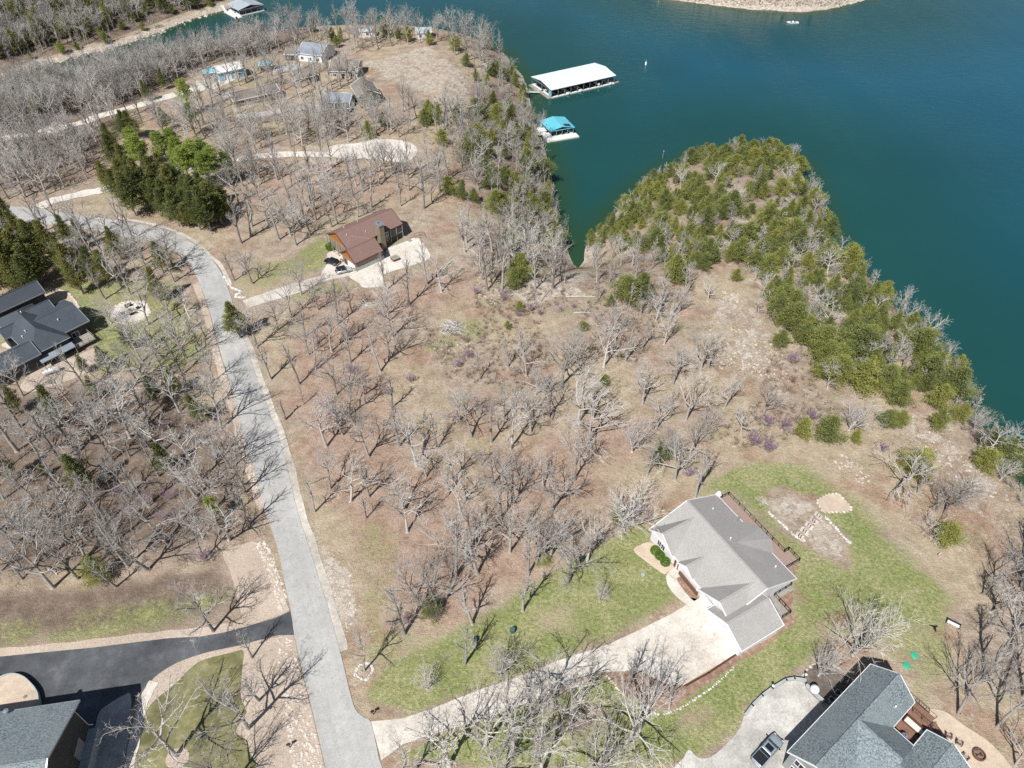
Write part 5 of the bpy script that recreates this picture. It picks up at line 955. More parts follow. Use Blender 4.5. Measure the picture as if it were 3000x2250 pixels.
stonerow('tan boulder edging around the cream patio of the charcoal house', [('D', 990, 335), ('D', 1060, 395), ('D', 1130, 495), ('D', 1168, 585), ('D', 1135, 615)], .5, 'stone')
stonerow('pale boulder heap by the mouth of the red house driveway', [('r4', 1450, 130), ('r4', 1500, 200), ('r4', 1560, 230), ('r4', 1530, 260), ('r4', 1590, 270)], .55, 'stone_white')
# loose rock as ground cover
def rocks(name, label, polys, count, r0, r1, mt, seed):
    rg = random.Random(seed); mb = MB()
    for pts, share in polys:
        P = [px(*p) for p in pts]; xs, ys = [p[0] for p in P], [p[1] for p in P]; done = 0
        while done < count * share:
            u, v = rg.uniform(min(xs), max(xs)), rg.uniform(min(ys), max(ys))
            if sdist([[u, v]], P)[0] < 0: continue
            q = gp(u, v); mb.stone((q[0], q[1], q[2] + .02), r0 + (r1 - r0) * rg.random() ** 2.5, rg); done += 1
    o = put(mb, name, mt); tag(o, label, 'stones', kind='stuff')
rocks('ditch_rocks', 'tan broken rock lining the ditch beside the road', [([('b1', 1650, 195), ('b1', 1720, 180), ('b1', 1790, 330), ('b1', 1860, 560), ('b1', 1830, 650), ('b1', 1790, 600), ('b1', 1740, 400)], .3), ([('r4', 1340, 510), ('r4', 1390, 490), ('r4', 1430, 660), ('r4', 1480, 800), ('r4', 1430, 780), ('r4', 1380, 650)], .18), ([('b1', 1800, 820), ('b1', 1900, 815), ('b1', 1960, 1100), ('b1', 2060, 1500), ('b1', 2100, 1659), ('b1', 1900, 1659), ('b1', 1840, 1250)], .42), ([('r4', 1600, 1330), ('r4', 1640, 1330), ('r4', 1700, 1600), ('r4', 1640, 1560)], .1)], 900, .12, .42, 'stone', 3)
rocks('hillside_rocks', 'white limestone rubble scattered over the open eastern slope', [([('r6', 260, 230), ('r6', 380, 240), ('r6', 360, 300), ('r6', 260, 280)], .1), ([('r6', 180, 450), ('r6', 420, 480), ('r6', 640, 560), ('r6', 700, 820), ('r6', 400, 780), ('r6', 160, 700)], .4), ([('r6', 980, 1320), ('r6', 1040, 1270), ('r6', 1110, 1330), ('r6', 1090, 1370), ('r6', 1020, 1380)], .05), ([('r6', 1110, 1440), ('r6', 1160, 1385), ('r6', 1215, 1430), ('r6', 1200, 1480), ('r6', 1150, 1475)], .03), ([('r5', 560, 560), ('r5', 860, 540), ('r5', 860, 640), ('r5', 600, 620)], .06), ([('r6', 1200, 950), ('r6', 1700, 1100), ('r6', 2150, 1600), ('r6', 1800, 1500)], .14), ([('r5', 900, 60), ('r5', 1100, 200), ('r5', 1000, 330), ('r5', 850, 250)], .1)], 1000, .08, .42, 'stone', 4)
rocks('verge_rocks', 'white crushed stone spilled along the road verge of the wooded lot', [([('r4', 1950, 1659), ('b1', 2050, 150), ('b1', 2212, 330), ('b2', 60, 380), ('b2', 100, 620), ('b2', 40, 800), ('b2', -60, 700), ('b2', -120, 400), ('b2', -220, 60)], 1)], 420, .05, .15, 'stone', 9)
rocks('shore_rocks', 'pale rocks along the waterline of the coves', [([('r3', 100, 5), ('r3', 600, 5), ('r3', 1150, 2), ('r3', 1000, 55), ('r3', 600, 62), ('r3', 200, 35)], .3), ([('r1', 280, 415), ('r1', 800, 270), ('r1', 1400, 60), ('r1', 1420, 80), ('r1', 850, 290), ('r1', 300, 430)], .3), ([('r2', 1940, 1280), ('r2', 1960, 1220), ('r2', 2000, 1180), ('r2', 2010, 1230), ('r2', 1960, 1300)], .15)], 560, .3, 1.2, 'stone', 6)

# ------------------------------------------------------------------ trees
def rot_about(v, ax, a): return Matrix.Rotation(a, 3, ax) @ v
def perp(v, rg):
    w = Vector((rg.gauss(0, 1), rg.gauss(0, 1), rg.gauss(0, 1))); return v.cross(w).normalized()
def bare_tree(seed, h=14, kind='broad', dens=1.0, twig=.02):
    """trunk with limbs, and the finer branch work as crown; height h in metres"""
    rg = random.Random(seed); TR, CR = MB(), MB()
    tips = []
    def limb(p, d, L, r, lev, mb, k, segs, wander, trop):
        pts, rad = [p.copy()], [r]; dd = d.copy()
        for i in range(segs):
            dd = (dd + Vector((rg.gauss(0, wander), rg.gauss(0, wander), rg.gauss(0, wander) + trop))).normalized()
            pts.append(pts[-1] + dd * L / segs); rad.append(r * (1 - .72 * (i + 1) / segs))
        mb.tube(pts, rad, k, cap=False); return pts, rad
    def along(pts, t):
        f = t * (len(pts) - 1); i = min(int(f), len(pts) - 2); return pts[i].lerp(pts[i + 1], f - i), (pts[i + 1] - pts[i]).normalized()
    if kind == 'broad': tl, sp, nl, ll, wan, trop = .64, (.65, 1.2), 10, .50, .16, .06
    elif kind == 'slender': tl, sp, nl, ll, wan, trop = .85, (.5, .85), 11, .27, .10, .10
    elif kind == 'vase': tl, sp, nl, ll, wan, trop = .28, (.25, .7), 11, .75, .07, .04
    elif kind == 'shrub': tl, sp, nl, ll, wan, trop = .2, (.3, 1.0), 12, .8, .12, .05
    else: tl, sp, nl, ll, wan, trop = .66, (.6, 1.15), 11, .42, .2, .05   # gnarled
    r0 = h * (.0222 if kind != 'shrub' else .013)
    tp, tr_ = limb(Vector((0, 0, -.4)), Vector((rg.gauss(0, .06), rg.gauss(0, .06), 1)), h * tl, r0, 0, TR, 8, 7, .05 if kind != 'gnarled' else .075, .1)
    TR.tube([tp[0], tp[0] + Vector((0, 0, .8))], [r0 * 1.55, r0], 8, cap=False)
    n3 = max(1, round(4 * dens))
    az = rg.uniform(0, 6.28)
    for i in range(nl):
        t0 = .38 if kind in ('broad', 'gnarled') else .3 if kind == 'slender' else .25
        t = t0 + (1 - t0) * (i + .5) / nl; p, d = along(tp, min(.995, t)); az += 2.4 + rg.uniform(-.5, .5)
        tilt = rg.uniform(*sp) * (1.15 - .65 * (t - t0) / (1 - t0)); ld = Vector((math.cos(az) * math.sin(tilt), math.sin(az) * math.sin(tilt), math.cos(tilt)))
        L = h * ll * (1.1 - .5 * (t - t0) / (1 - t0)) * rg.uniform(.75, 1.2); ra = r0 * (1 - .7 * t) * rg.uniform(.56, .82)
        lp, lr = limb(p, ld, L, ra, 1, TR, 5, 6, wan, trop)
        nb = max(3, int(L * 1.35))
        for j in range(nb):
            u = .25 + .75 * (j + rg.random()) / nb; q, e = along(lp, min(.99, u)); bd = rot_about(e, perp(e, rg), rg.uniform(.5, 1.1)); bd.z += .12; bd.normalize()
            BL = L * rg.uniform(.28, .5) * (1.15 - .6 * u); br = max(.02, ra * (1 - .8 * u) * .6)
            bp, _ = limb(q, bd, BL, br, 2, CR, 4, 4, wan * 1.2, .04)
            for c in range(n3):
                w_ = .2 + .8 * (c + rg.random()) / n3; q2, e2 = along(bp, min(.99, w_)); cd = rot_about(e2, perp(e2, rg), rg.uniform(.4, 1.0)); cd.z += .1; cd.normalize()
                CL = BL * rg.uniform(.35, .6); cp, _ = limb(q2, cd, CL, max(twig * 1.1, br * .45), 3, CR, 3, 3, wan * 1.3, .03)
                for s_ in range(max(1, round(3 * dens))):
                    q3, e3 = along(cp, rg.uniform(.25, .98)); sd_ = rot_about(e3, perp(e3, rg), rg.uniform(.3, .9)); sd_.z += .12; sd_.normalize()
                    limb(q3, sd_, CL * rg.uniform(.4, .75), twig, 4, CR, 3, 2, wan, .02)
    return TR, CR
def needles(mb, c, d, rg, n, size, spread, tint):
    """a spray of small leaf blades around c pointing along d"""
    for _ in range(n):
        o = Vector((rg.gauss(0, spread), rg.gauss(0, spread), rg.gauss(0, spread * .7))); a = (d + Vector((rg.gauss(0, .55), rg.gauss(0, .55), rg.gauss(0, .5)))).normalized()
        w = perp(a, rg); L, B_ = size * rg.uniform(.6, 1.3), size * rg.uniform(.2, .38); p = c + o
        t = min(1, max(0, tint + rg.gauss(0, .16))); mb.add([p - w * B_ * .5, p + a * L * .5 - w * B_, p + a * L, p + a * L * .5 + w * B_], [(0, 1, 2, 3)], t)
def cedar_tree(seed, h=9, w=2.2, base=.08, sz=.34, n=105, nb=7):
    rg = random.Random(seed); TR, CR = MB(), MB()
    lean = Vector((rg.gauss(0, .02), rg.gauss(0, .02), 1)); TR.tube([Vector((0, 0, -.3)), lean * h * .5, lean * h * .97], [h * .018, h * .013, .02], 7, cap=False)
    az = 0
    lob = [rg.uniform(.4, 1.35) for _ in range(9)]
    for i in range(n):
        t = base + (1 - base) * ((i + .5) / n) ** .85; az += 2.399 + rg.uniform(-.4, .4)
        pr = (min(1, (1 - t) * (1.1 + .3 * (seed % 3))) ** (.75 + .2 * (seed % 2))) * (.6 + .4 * min(1, t / .25)); L = w * pr * lob[int(az * 1.43 + t * 5) % 9] * rg.uniform(.5, 1.2) + .12
        b0 = lean * h * t; d = Vector((math.cos(az), math.sin(az), rg.uniform(.1, .9))).normalized()
        TR.tube([b0, b0 + d * L * .9], [.035, .012], 3, cap=False)
        tint = rg.uniform(.15, .85); m_ = max(2, int(L / .34))
        for j in range(m_):
            f = .3 + .72 * (j + rg.random()) / m_; needles(CR, b0 + d * L * f + Vector((0, 0, -.05 * L * f)), (d + Vector((0, 0, .35))).normalized(), rg, nb, sz, .17 + .06 * L, tint)
    needles(CR, lean * h * .98, Vector((0, 0, 1)), rg, 8, sz, .12, .6)
    return TR, CR
def pine_tree(seed, h=17, w=3.3):
    rg = random.Random(seed); TR, CR = MB(), MB(); lean = Vector((rg.gauss(0, .03), rg.gauss(0, .03), 1))
    TR.tube([Vector((0, 0, -.3)), lean * h * .5, lean * h * .98], [h * .016, h * .012, .04], 8, cap=False); az = 0
    for i in range(34):
        t = .42 + .58 * (i + .5) / 34; az += 2.4 + rg.uniform(-.5, .5); L = w * (1 - (t - .45) / .6) ** .6 * rg.uniform(.6, 1.15)
        b0 = lean * h * t; d = Vector((math.cos(az), math.sin(az), rg.uniform(.05, .5))).normalized(); TR.tube([b0, b0 + d * L], [.07, .02], 4, cap=False)
        for j in range(3):
            c = b0 + d * L * (.5 + .25 * j) + Vector((rg.gauss(0, .3), rg.gauss(0, .3), .2)); tint = rg.uniform(.2, .9)
            for _ in range(5): needles(CR, c + Vector((rg.gauss(0, .4), rg.gauss(0, .4), rg.gauss(0, .22))), Vector((rg.gauss(0, .4), rg.gauss(0, .4), .8)).normalized(), rg, 11, .36, .24, tint)
    return TR, CR
def bloom_tree(seed, h=5, n=640, size=.14, kind='vase', blob=.1):
    TR, CR0 = bare_tree(seed, h, kind, .7, .018); rg = random.Random(seed); CR = MB(); pts = CR0.v
    for _ in range(n): needles(CR, Vector(rg.choice(pts)), Vector((rg.gauss(0, 1), rg.gauss(0, 1), rg.gauss(0, 1))).normalized(), rg, 2, size, blob, rg.uniform(.1, .9))
    TR.add(CR0.v, CR0.f); return TR, CR
def ball_shrub(seed, r=.7, n=900):
    rg = random.Random(seed); TR, CR = MB(), MB(); TR.tube([(0, 0, -.2), (0, 0, r * .8)], .08, 5)
    for _ in range(5): TR.tube([(0, 0, r * .3), (rg.gauss(0, r * .4), rg.gauss(0, r * .4), r * 1.1)], .03, 3)
    for _ in range(n):
        v = Vector((rg.gauss(0, 1), rg.gauss(0, 1), rg.gauss(0, 1))).normalized(); q = r * rg.uniform(.82, 1.02)
        needles(CR, Vector((v.x * q, v.y * q, r * .95 + v.z * q)), v, rg, 2, .14, .03, rg.uniform(.3, .7))
    return TR, CR
PROTO = {}
def proto(key, builder, seeds, tm, cm, sm=False):
    L = []
    for s in seeds:
        T_, C_ = builder(s); a = T_.mesh(key + '_trunk', True); b2 = C_.mesh(key + '_crown'); a.materials.append(M[tm]); b2.materials.append(M[cm]); L.append((a, b2))
    PROTO[key] = L
proto('broad', lambda s: bare_tree(s, 14, 'broad', .9, .0145), (1, 2, 3, 4, 7, 8), 'bark', 'twig')
proto('broad_pale', lambda s: bare_tree(s, 14, 'broad', .85, .016), (5, 6, 9), 'bark_pale', 'twig_pale')
proto('slender', lambda s: bare_tree(s, 14, 'slender', .9, .0145), (11, 12, 13, 14, 15), 'bark', 'twig')
proto('gnarled', lambda s: bare_tree(s, 13, 'gnarled', .85, .016), (21, 22, 23), 'bark_pale', 'twig_pale')
proto('vase', lambda s: bare_tree(s, 12, 'vase', .75, .017), (31, 32), 'bark_pale', 'twig_pale')
proto('young', lambda s: bare_tree(s, 7, 'slender', .9, .018), (41, 42), 'bark', 'twig')
proto('shrub', lambda s: bare_tree(s, 3.5, 'shrub', .9, .016), (51, 52), 'twig_brown', 'twig')
proto('cedar', lambda s: cedar_tree(s, 8, 3.2, .04, .27, 150, 11), (60, 61, 62, 63, 64, 65), 'bark', 'cedar')
proto('cedar_tall', lambda s: cedar_tree(s, 12, 2.9, .2, .3, 160, 11), (71, 72, 73), 'bark', 'cedar_dark')
proto('pine', lambda s: pine_tree(s), (81, 82, 83), 'bark', 'pine')
proto('redbud', lambda s: bloom_tree(s, 5), (91, 92), 'bark', 'redbud')
proto('spring', lambda s: bloom_tree(s, 8, 1300, .2, 'slender', .16), (95,), 'bark', 'spring')
proto('boxwood', lambda s: ball_shrub(s), (97,), 'bark', 'boxwood')
KINDNAME = dict(broad='broad_bare_tree', broad_pale='pale_bare_tree', slender='slender_bare_tree', gnarled='gnarled_bare_tree', vase='vase_shaped_bare_tree', young='young_bare_tree', shrub='bare_shrub', cedar='cedar_tree', cedar_tall='tall_cedar_tree', pine='pine_tree', redbud='redbud_tree', spring='leafing_tree', boxwood='clipped_shrub')
BASEH = dict(broad=14, broad_pale=14, slender=14, gnarled=13, vase=12, young=7, shrub=3.5, cedar=8, cedar_tall=12, pine=17, redbud=5, spring=8, boxwood=1.35)
BARES = ('broad', 'broad_pale', 'slender', 'gnarled', 'young')
TREES = []; TP = []
trg = random.Random(77)
def plant(kind, p, h, rz=None, label=None, wide=1.0, variant=None):
    if kind in BARES: h = h * trg.uniform(1.14, 1.36); wide = wide * trg.uniform(.82, 1.02)
    T_, C_ = PROTO[kind][trg.randrange(len(PROTO[kind])) if variant is None else variant]
    o = link(KINDNAME[kind], None); o.empty_display_size = .3; s = h / BASEH[kind]
    o.location = (p[0], p[1], p[2] - .05); o.scale = (s * wide, s * wide, s); o.rotation_euler = (trg.gauss(0, .045), trg.gauss(0, .045), trg.uniform(0, 6.28) if rz is None else rz)
    link('trunk', T_, o); link('crown', C_, o)
    TREES.append([o, kind, np.array(p), h, label]); TP.append((p[0], p[1])); return o
def T(kind, r, x, y, h, label=None, wide=1.0, rz=None, variant=None): return plant(kind, g(r, x, y), h, rz, label, wide, variant)

# --- trees one can tell apart, by the foot of each trunk
T('vase', 'b3', 1105, 925, 17, 'big white barked tree with a fan of bare limbs behind the slate roofed house', 1.0)
T('vase', 'b3', 880, 1060, 9, 'dense twiggy tree growing out of the grey mulch bed', 1.0)
T('broad', 'b3', 1785, 1310, 15, 'bare tree standing at the edge of the peach gravel patio', .75); T('broad', 'b3', 2040, 1395, 15, 'bare tree behind the fire ring with a pale stone patch at its foot', .75)
T('slender', 'b3', 1835, 1180, 11); T('slender', 'b3', 1950, 1090, 15); T('broad', 'b3', 2110, 940, 14); T('broad', 'b3', 2005, 500, 13, 'bare tree leaning over the stony slope beyond the garden bench', .8)
T('gnarled', 'b3', 2160, 1640, 9); T('broad', 'b3', 2190, 760, 13); T('slender', 'b3', 2210, 1200, 14); T('broad', 'b3', 2190, 470, 12)
T('cedar', 'b3', 1680, 190, 6.0, 'round dense evergreen bush alone at the edge of the rear lawn', 1.35, variant=0); T('shrub', 'b3', 1600, 150, 6)
T('broad_pale', 'b2', 145, 1035, 13, 'lone pale tree in a stone ring where the road meets the lawn', .7); T('slender', 'b2', 410, 790, 13); T('vase', 'b2', 555, 1150, 6, 'small round vase shaped tree alone on the lawn above the cream driveway', 1.1)
T('slender', 'b2', 800, 985, 10, 'slim tree in a mulch circle on the lawn beside a barrel'); T('vase', 'b2', 1040, 1060, 11, 'dense vase shaped tree at the lawn edge of the cream driveway', .95); T('slender', 'b2', 850, 725, 12); T('slender', 'b2', 1175, 640, 11); T('slender', 'b2', 1210, 410, 13); T('broad', 'b2', 1465, 460, 14)
T('vase', 'b2', 1675, 585, 6.5, 'small feathery brown tree alone on the lawn before the pale house', .75); T('broad_pale', 'b2', 1370, 1255, 15, 'large pale tree with limbs spreading over the middle of the cream driveway', .9); T('broad_pale', 'b2', 1910, 1460, 15, 'tall pale trunked tree below the brown mulched bed', .8)
T('broad_pale', 'b2', 1840, 1515, 13); T('slender', 'b2', 2125, 1275, 9, 'slim pale tree in the corner of the brown mulched bed'); T('slender', 'b2', 1860, 1130, 11, 'slim bare tree rising from the brown mulched bed beside the driveway'); T('gnarled', 'b2', 1110, 1545, 15, 'big dark gnarled tree below the middle of the cream driveway', 1.0)
T('gnarled', 'b2', 700, 1640, 14); T('gnarled', 'b2', 450, 1720, 12); T('broad_pale', 'b2', 1300, 1720, 15); T('gnarled', 'b2', 1560, 1750, 13); T('gnarled', 'b2', 980, 1790, 13); T('broad', 'b2', 1700, 1720, 12); T('young', 'b2', 1250, 1580, 8)
T('broad', 'b2', 740, 420, 15); T('gnarled', 'b2', 880, 400, 13); T('broad', 'b2', 630, 650, 13); T('cedar', 'b2', 585, 650, 3.5, 'small dark green cedar bush under bare trees near the lawn', 1.5); T('broad_pale', 'b2', 430, 130, 12); T('broad', 'b2', 490, 560, 11); T('broad', 'b2', 1260, 340, 14); T('slender', 'b2', 1030, 50, 13); T('broad', 'b2', 1350, 290, 12); T('vase', 'b2', 1830, 110, 13, 'sprawling white vase shaped tree beside a redbud near the pale house', 1.35); T('redbud', 'b2', 1900, 60, 6)
T('gnarled', 'b2', 1590, 330, 11); T('broad', 'b2', 1090, 260, 13); T('cedar', 'b2', 1310, 330, 2.5, None, 1.4); T('cedar', 'b2', 1790, 60, 3, None, 1.4)
# middle lot
for r, x, y, h, k in (('r5', 285, 225, 12, 'slender'), ('r5', 440, 315, 13, 'slender'), ('r5', 555, 185, 13, 'slender'), ('r5', 650, 235, 12, 'broad_pale'), ('r5', 945, 225, 13, 'slender'), ('r5', 60, 690, 12, 'slender'), ('r5', 255, 750, 13, 'slender'), ('r5', 315, 660, 12, 'broad'), ('r5', 750, 1075, 11, 'broad_pale'), ('r5', 845, 1175, 13, 'broad'), ('r5', 970, 1210, 11, 'slender'), ('r5', 1100, 1245, 13, 'gnarled'), ('r5', 1050, 1045, 10, 'broad'), ('r5', 1345, 1045, 12, 'broad'), ('r5', 1535, 1080, 14, 'broad_pale'), ('r5', 1635, 1075, 11, 'broad_pale'), ('r5', 1950, 960, 12, 'gnarled'), ('r5', 1885, 1270, 11, 'vase'), ('r5', 2040, 1115, 9, 'broad_pale'), ('r5', 490, 1360, 13, 'gnarled'), ('r5', 550, 1430, 9, 'gnarled'), ('r5', 720, 1450, 12, 'gnarled'), ('r5', 50, 1030, 13, 'broad'), ('r5', 10, 1160, 12, 'gnarled'), ('r5', 1110, 1600, 14, 'broad'), ('r5', 1365, 1650, 14, 'broad'), ('r5', 1430, 850, 14, 'broad'), ('r5', 1700, 720, 13, 'broad_pale'), ('r5', 770, 1655, 12, 'gnarled'), ('r5', 415, 1640, 12, 'gnarled'), ('r5', 2150, 830, 11, 'broad'), ('r5', 2090, 575, 11, 'broad_pale'), ('r5', 1260, 900, 10, 'broad'), ('r5', 1200, 780, 10, 'broad'), ('r5', 150, 900, 11, 'broad'), ('r5', 180, 1300, 12, 'broad'), ('r5', 60, 1590, 12, 'gnarled'), ('r5', 180, 1560, 11, 'slender'), ('r5', 620, 1250, 9, 'slender'), ('r5', 1840, 680, 11, 'slender'), ('r5', 1950, 600, 10, 'slender'), ('r5', 1480, 720, 12, 'broad'), ('r5', 1780, 560, 11, 'broad'), ('r5', 2070, 1340, 11, 'broad'), ('r5', 2160, 1450, 12, 'broad'), ('r5', 1980, 1420, 9, 'young'), ('r4', 1755, 800, 12, 'slender'), ('r4', 1940, 830, 12, 'slender'), ('r4', 1670, 590, 11, 'broad'), ('r4', 1640, 180, 12, 'broad'), ('r4', 2115, 1235, 13, 'gnarled'), ('r4', 2140, 1510, 11, 'broad'), ('r4', 2045, 740, 11, 'slender'), ('r4', 1890, 400, 11, 'broad'), ('r4', 1950, 250, 11, 'broad'), ('r4', 2060, 350, 10, 'broad'), ('r4', 1800, 480, 11, 'broad'), ('r4', 1980, 520, 11, 'slender'), ('r4', 2150, 620, 11, 'broad'), ('r4', 2000, 640, 11, 'broad'), ('r4', 2180, 900, 11, 'broad'), ('r4', 2190, 1100, 11, 'gnarled'), ('r4', 1520, 160, 9, 'slender'), ('r4', 2040, 1659, 10, 'slender'), ('r5', 330, 980, 9, 'slender'), ('r5', 900, 800, 8, 'young'), ('r5', 1080, 720, 8, 'young'), ('r5', 1160, 650, 8, 'young'),
                     ('r6', 530, 1040, 9, 'broad'), ('r6', 265, 985, 11, 'gnarled'), ('r6', 150, 1150, 9, 'broad'), ('r6', 380, 1160, 8, 'gnarled'), ('r6', 115, 740, 11, 'broad'), ('r6', 165, 730, 9, 'slender'), ('r6', 165, 295, 7, 'gnarled'), ('r6', 490, 390, 8, 'gnarled'), ('r6', 940, 860, 8, 'gnarled'), ('r6', 20, 1060, 14, 'broad_pale'), ('r6', 80, 1560, 13, 'slender'), ('r6', 30, 1330, 12, 'broad'), ('r6', 1520, 1540, 8, 'broad'), ('r6', 1640, 1659, 8, 'broad'), ('r6', 1790, 1620, 9, 'broad'), ('b3', 1690, 10, 9, 'broad')):
    T(k, r, x, y, h)
T('vase', 'r6', 1080, 1130, 11, 'sprawling white limbed tree between cedars at the edge of the open slope', 1.1); T('broad_pale', 'r6', 1380, 1510, 11, 'wide crooked limbed tree overhanging a cedar beside the rear lawn', 1.25); T('cedar', 'r6', 1500, 1420, 7, 'dark cedar half hidden behind the crooked limbed tree', 1.3)
for x, y, h in ((760, 1165, 6), (930, 1195, 7.5), (1110, 1205, 4), (1300, 1100, 5), (1395, 1090, 4.5), (1640, 1110, 6), (1380, 960, 7), (1640, 980, 7), (1930, 1370, 6), (1780, 1060, 5), (620, 580, 5), (1000, 820, 8), (900, 720, 8), (1480, 850, 4.5), (340, 160, 4)): T('cedar', 'r6', x, y, h, None, 1.15)
for x, y in ((540, 1100), (650, 1130), (830, 1060), (1290, 1270), (550, 1280), (450, 1230), (40, 1430), (700, 700)): T('redbud', 'r6', x, y, trg.uniform(3.5, 5))
for x, y in ((760, 720), (1230, 360), (1420, 360), (880, 250), (60, 760), (300, 900), (1145, 395), (1290, 385), (1500, 340), (1040, 260), (1050, 290), (450, 820), (820, 660)): T('redbud', 'r5', x, y, trg.uniform(2.5, 4))
for x, y in ((-90, 990), (-60, 1060)): T('redbud', 'r5', x, y, 4.5)
for r, x, y in (('r4', 1080, 1130), ('r4', 1100, 1580), ('r4', 980, 1600), ('b1', 1330, 320), ('b1', 1060, 60), ('b1', 860, 30), ('r4', 780, 1560), ('b2', 430, 720), ('b2', 590, 680)): T('redbud', r, x, y, trg.uniform(3, 4.5))
T('cedar', 'r5', 1700, 830, 3.2, 'small dark cedar ball among pale trunks in the middle lot', 1.3); T('cedar', 'r5', 1150, 165, 9); T('cedar', 'r5', 1150, 360, 3.5); T('cedar', 'r5', 1565, 485, 3, None, 1.3); T('cedar', 'r5', 1075, 470, 2.5); T('cedar', 'r5', 1740, 330, 4); T('cedar', 'r5', 1840, 290, 8, None, 1.3); T('cedar', 'r5', 1960, 270, 8, None, 1.3); T('cedar', 'r5', 2170, 170, 9, None, 1.2); T('cedar', 'r5', 2060, 1340, 6)
T('spring', 'r4', 1440, 1700, 8, 'yellow green leafing tree at the corner of the crushed stone pad', 1.2); T('cedar', 'b1', 650, 450, 7, 'bright green cedar sapling at the edge of the shaded woods', .9); T('cedar_tall', 'r4', 1560, 530, 11.5, 'dark evergreen leaning over the road beside the red house drive', 1.35)
# shaded woods left of the road and lawn trees at the bottom left
for r, x, y, h, k in (('b1', 345, 490, 15, 'broad'), ('b1', 510, 430, 13, 'slender'), ('b1', 830, 355, 13, 'slender'), ('b1', 965, 375, 14, 'broad'), ('b1', 755, 485, 10, 'slender'), ('b1', 145, 435, 11, 'broad'), ('b1', 1320, 310, 12, 'broad'), ('b1', 560, 300, 13, 'broad'), ('b1', 290, 190, 13, 'gnarled'), ('r4', 845, 1175, 16, 'broad_pale'), ('r4', 505, 1280, 14, 'broad'), ('r4', 130, 1110, 13, 'slender'), ('r4', 390, 1330, 13, 'slender'), ('r4', 1030, 1430, 12, 'slender'), ('r4', 965, 1620, 13, 'slender'), ('r4', 850, 1550, 13, 'broad'), ('r4', 1130, 170, 12, 'broad'), ('r4', 1060, 655, 13, 'gnarled'), ('r4', 210, 1570, 12, 'gnarled'), ('r4', 1500, 1380, 13, 'broad'), ('r4', 1310, 1450, 15, 'gnarled'), ('r4', 1390, 970, 12, 'broad'), ('r4', 1400, 1640, 13, 'broad'), ('r4', 540, 245, 12, 'slender'), ('r4', 680, 280, 12, 'slender'), ('r4', 845, 250, 12, 'slender'), ('r4', 1100, 420, 12, 'broad'), ('r4', 910, 1190, 9, 'slender'), ('r4', 1550, 1250, 9, 'broad'), ('r4', 1180, 770, 12, 'slender'), ('r4', 780, 900, 12, 'broad'), ('r4', 610, 1080, 12, 'broad'), ('r4', 1330, 520, 8, 'broad'), ('r4', 880, 590, 11, 'broad'), ('r4', 720, 440, 9, 'vase')): T(k, r, x, y, h)
T('broad', 'b1', 1385, 770, 13, 'open crowned tree at the edge of the dark driveway by the stone pad', .85); T('slender', 'b1', 1635, 945, 8, 'thin young tree on the gravel swath near the dark driveway'); T('slender', 'b1', 1680, 1222, 9); T('broad', 'b1', 1610, 1400, 16, 'large leaning bare tree between lawn and gravel swath at lower left', 1.0); T('broad_pale', 'b1', 1145, 1580, 14, 'bare tree in a round gravel circle on the small dry lawn', .9); T('broad', 'b1', 1500, 1780, 13)
sheet('tree_circle', [('b1', 1075, 1600), ('b1', 1110, 1545), ('b1', 1180, 1530), ('b1', 1225, 1560), ('b1', 1215, 1620), ('b1', 1150, 1660), ('b1', 1085, 1650)], 'gravel', .06, 'round tan gravel circle on the small dry lawn', 'gravel bed', keep=False)
for i, (x, y) in enumerate(((185, 635), (226, 683), (280, 740))): T('boxwood', 'G', x, y, 1.65, ['clipped green ball shrub farthest from the porch of the pale house'.replace('farthest from the porch', 'under the gable window'), 'middle clipped green ball shrub in the cream gravel bed', 'clipped green ball shrub beside the porch of the pale house'][i])
T('boxwood', 'R', 255, 850, 1.8, 'dark green clipped shrub on the porch side of the red house', 1.7); T('shrub', 'R', 370, 960, 1.5, 'small brown garden shrub in front of the red roofed garage')
# pines and the cedar grove
for x, y, h in ((1240, 750, 14), (1265, 870, 12), (930, 1100, 15), (960, 1150, 15), (1130, 1120, 15), (1200, 1170, 15), (1300, 1200, 16), (1350, 1190, 15), (1400, 1240, 14), (1500, 1190, 11), (1170, 1080, 14), (270, 800, 9), (1250, 1230, 15), (1420, 1210, 14)): T('pine', 'r1', x, y, h, None, 1.35)
for x, y, h in ((700, 1230, 12), (850, 1330, 13), (880, 1400, 14), (780, 1290, 13), (960, 1300, 12), (1040, 1370, 12), (1100, 1420, 13), (1180, 1470, 13), (1220, 1440, 12), (1300, 1490, 13), (1370, 1500, 14), (1400, 1420, 13), (1440, 1450, 12), (1490, 1430, 11), (1150, 1330, 13), (1280, 1380, 13), (1350, 1380, 12), (1050, 1250, 13), (1200, 1300, 12), (760, 1080, 12), (830, 1130, 12), (880, 900, 11), (1090, 850, 11), (730, 980, 11), (830, 900, 12), (1000, 1180, 11), (1430, 1330, 11), (920, 1240, 12), (1250, 1340, 12), (1330, 1440, 12), (1100, 1370, 12), (900, 1320, 12), (990, 1360, 12), (1160, 1400, 12), (860, 1200, 12), (800, 1200, 12), (940, 1050, 12), (1230, 1480, 11), (1450, 1380, 12), (1330, 1310, 12), (1130, 1240, 12), (1060, 1160, 12)): T('cedar_tall', 'r1', x, y, h * trg.uniform(.8, 1.1), None, trg.uniform(1.2, 1.5))
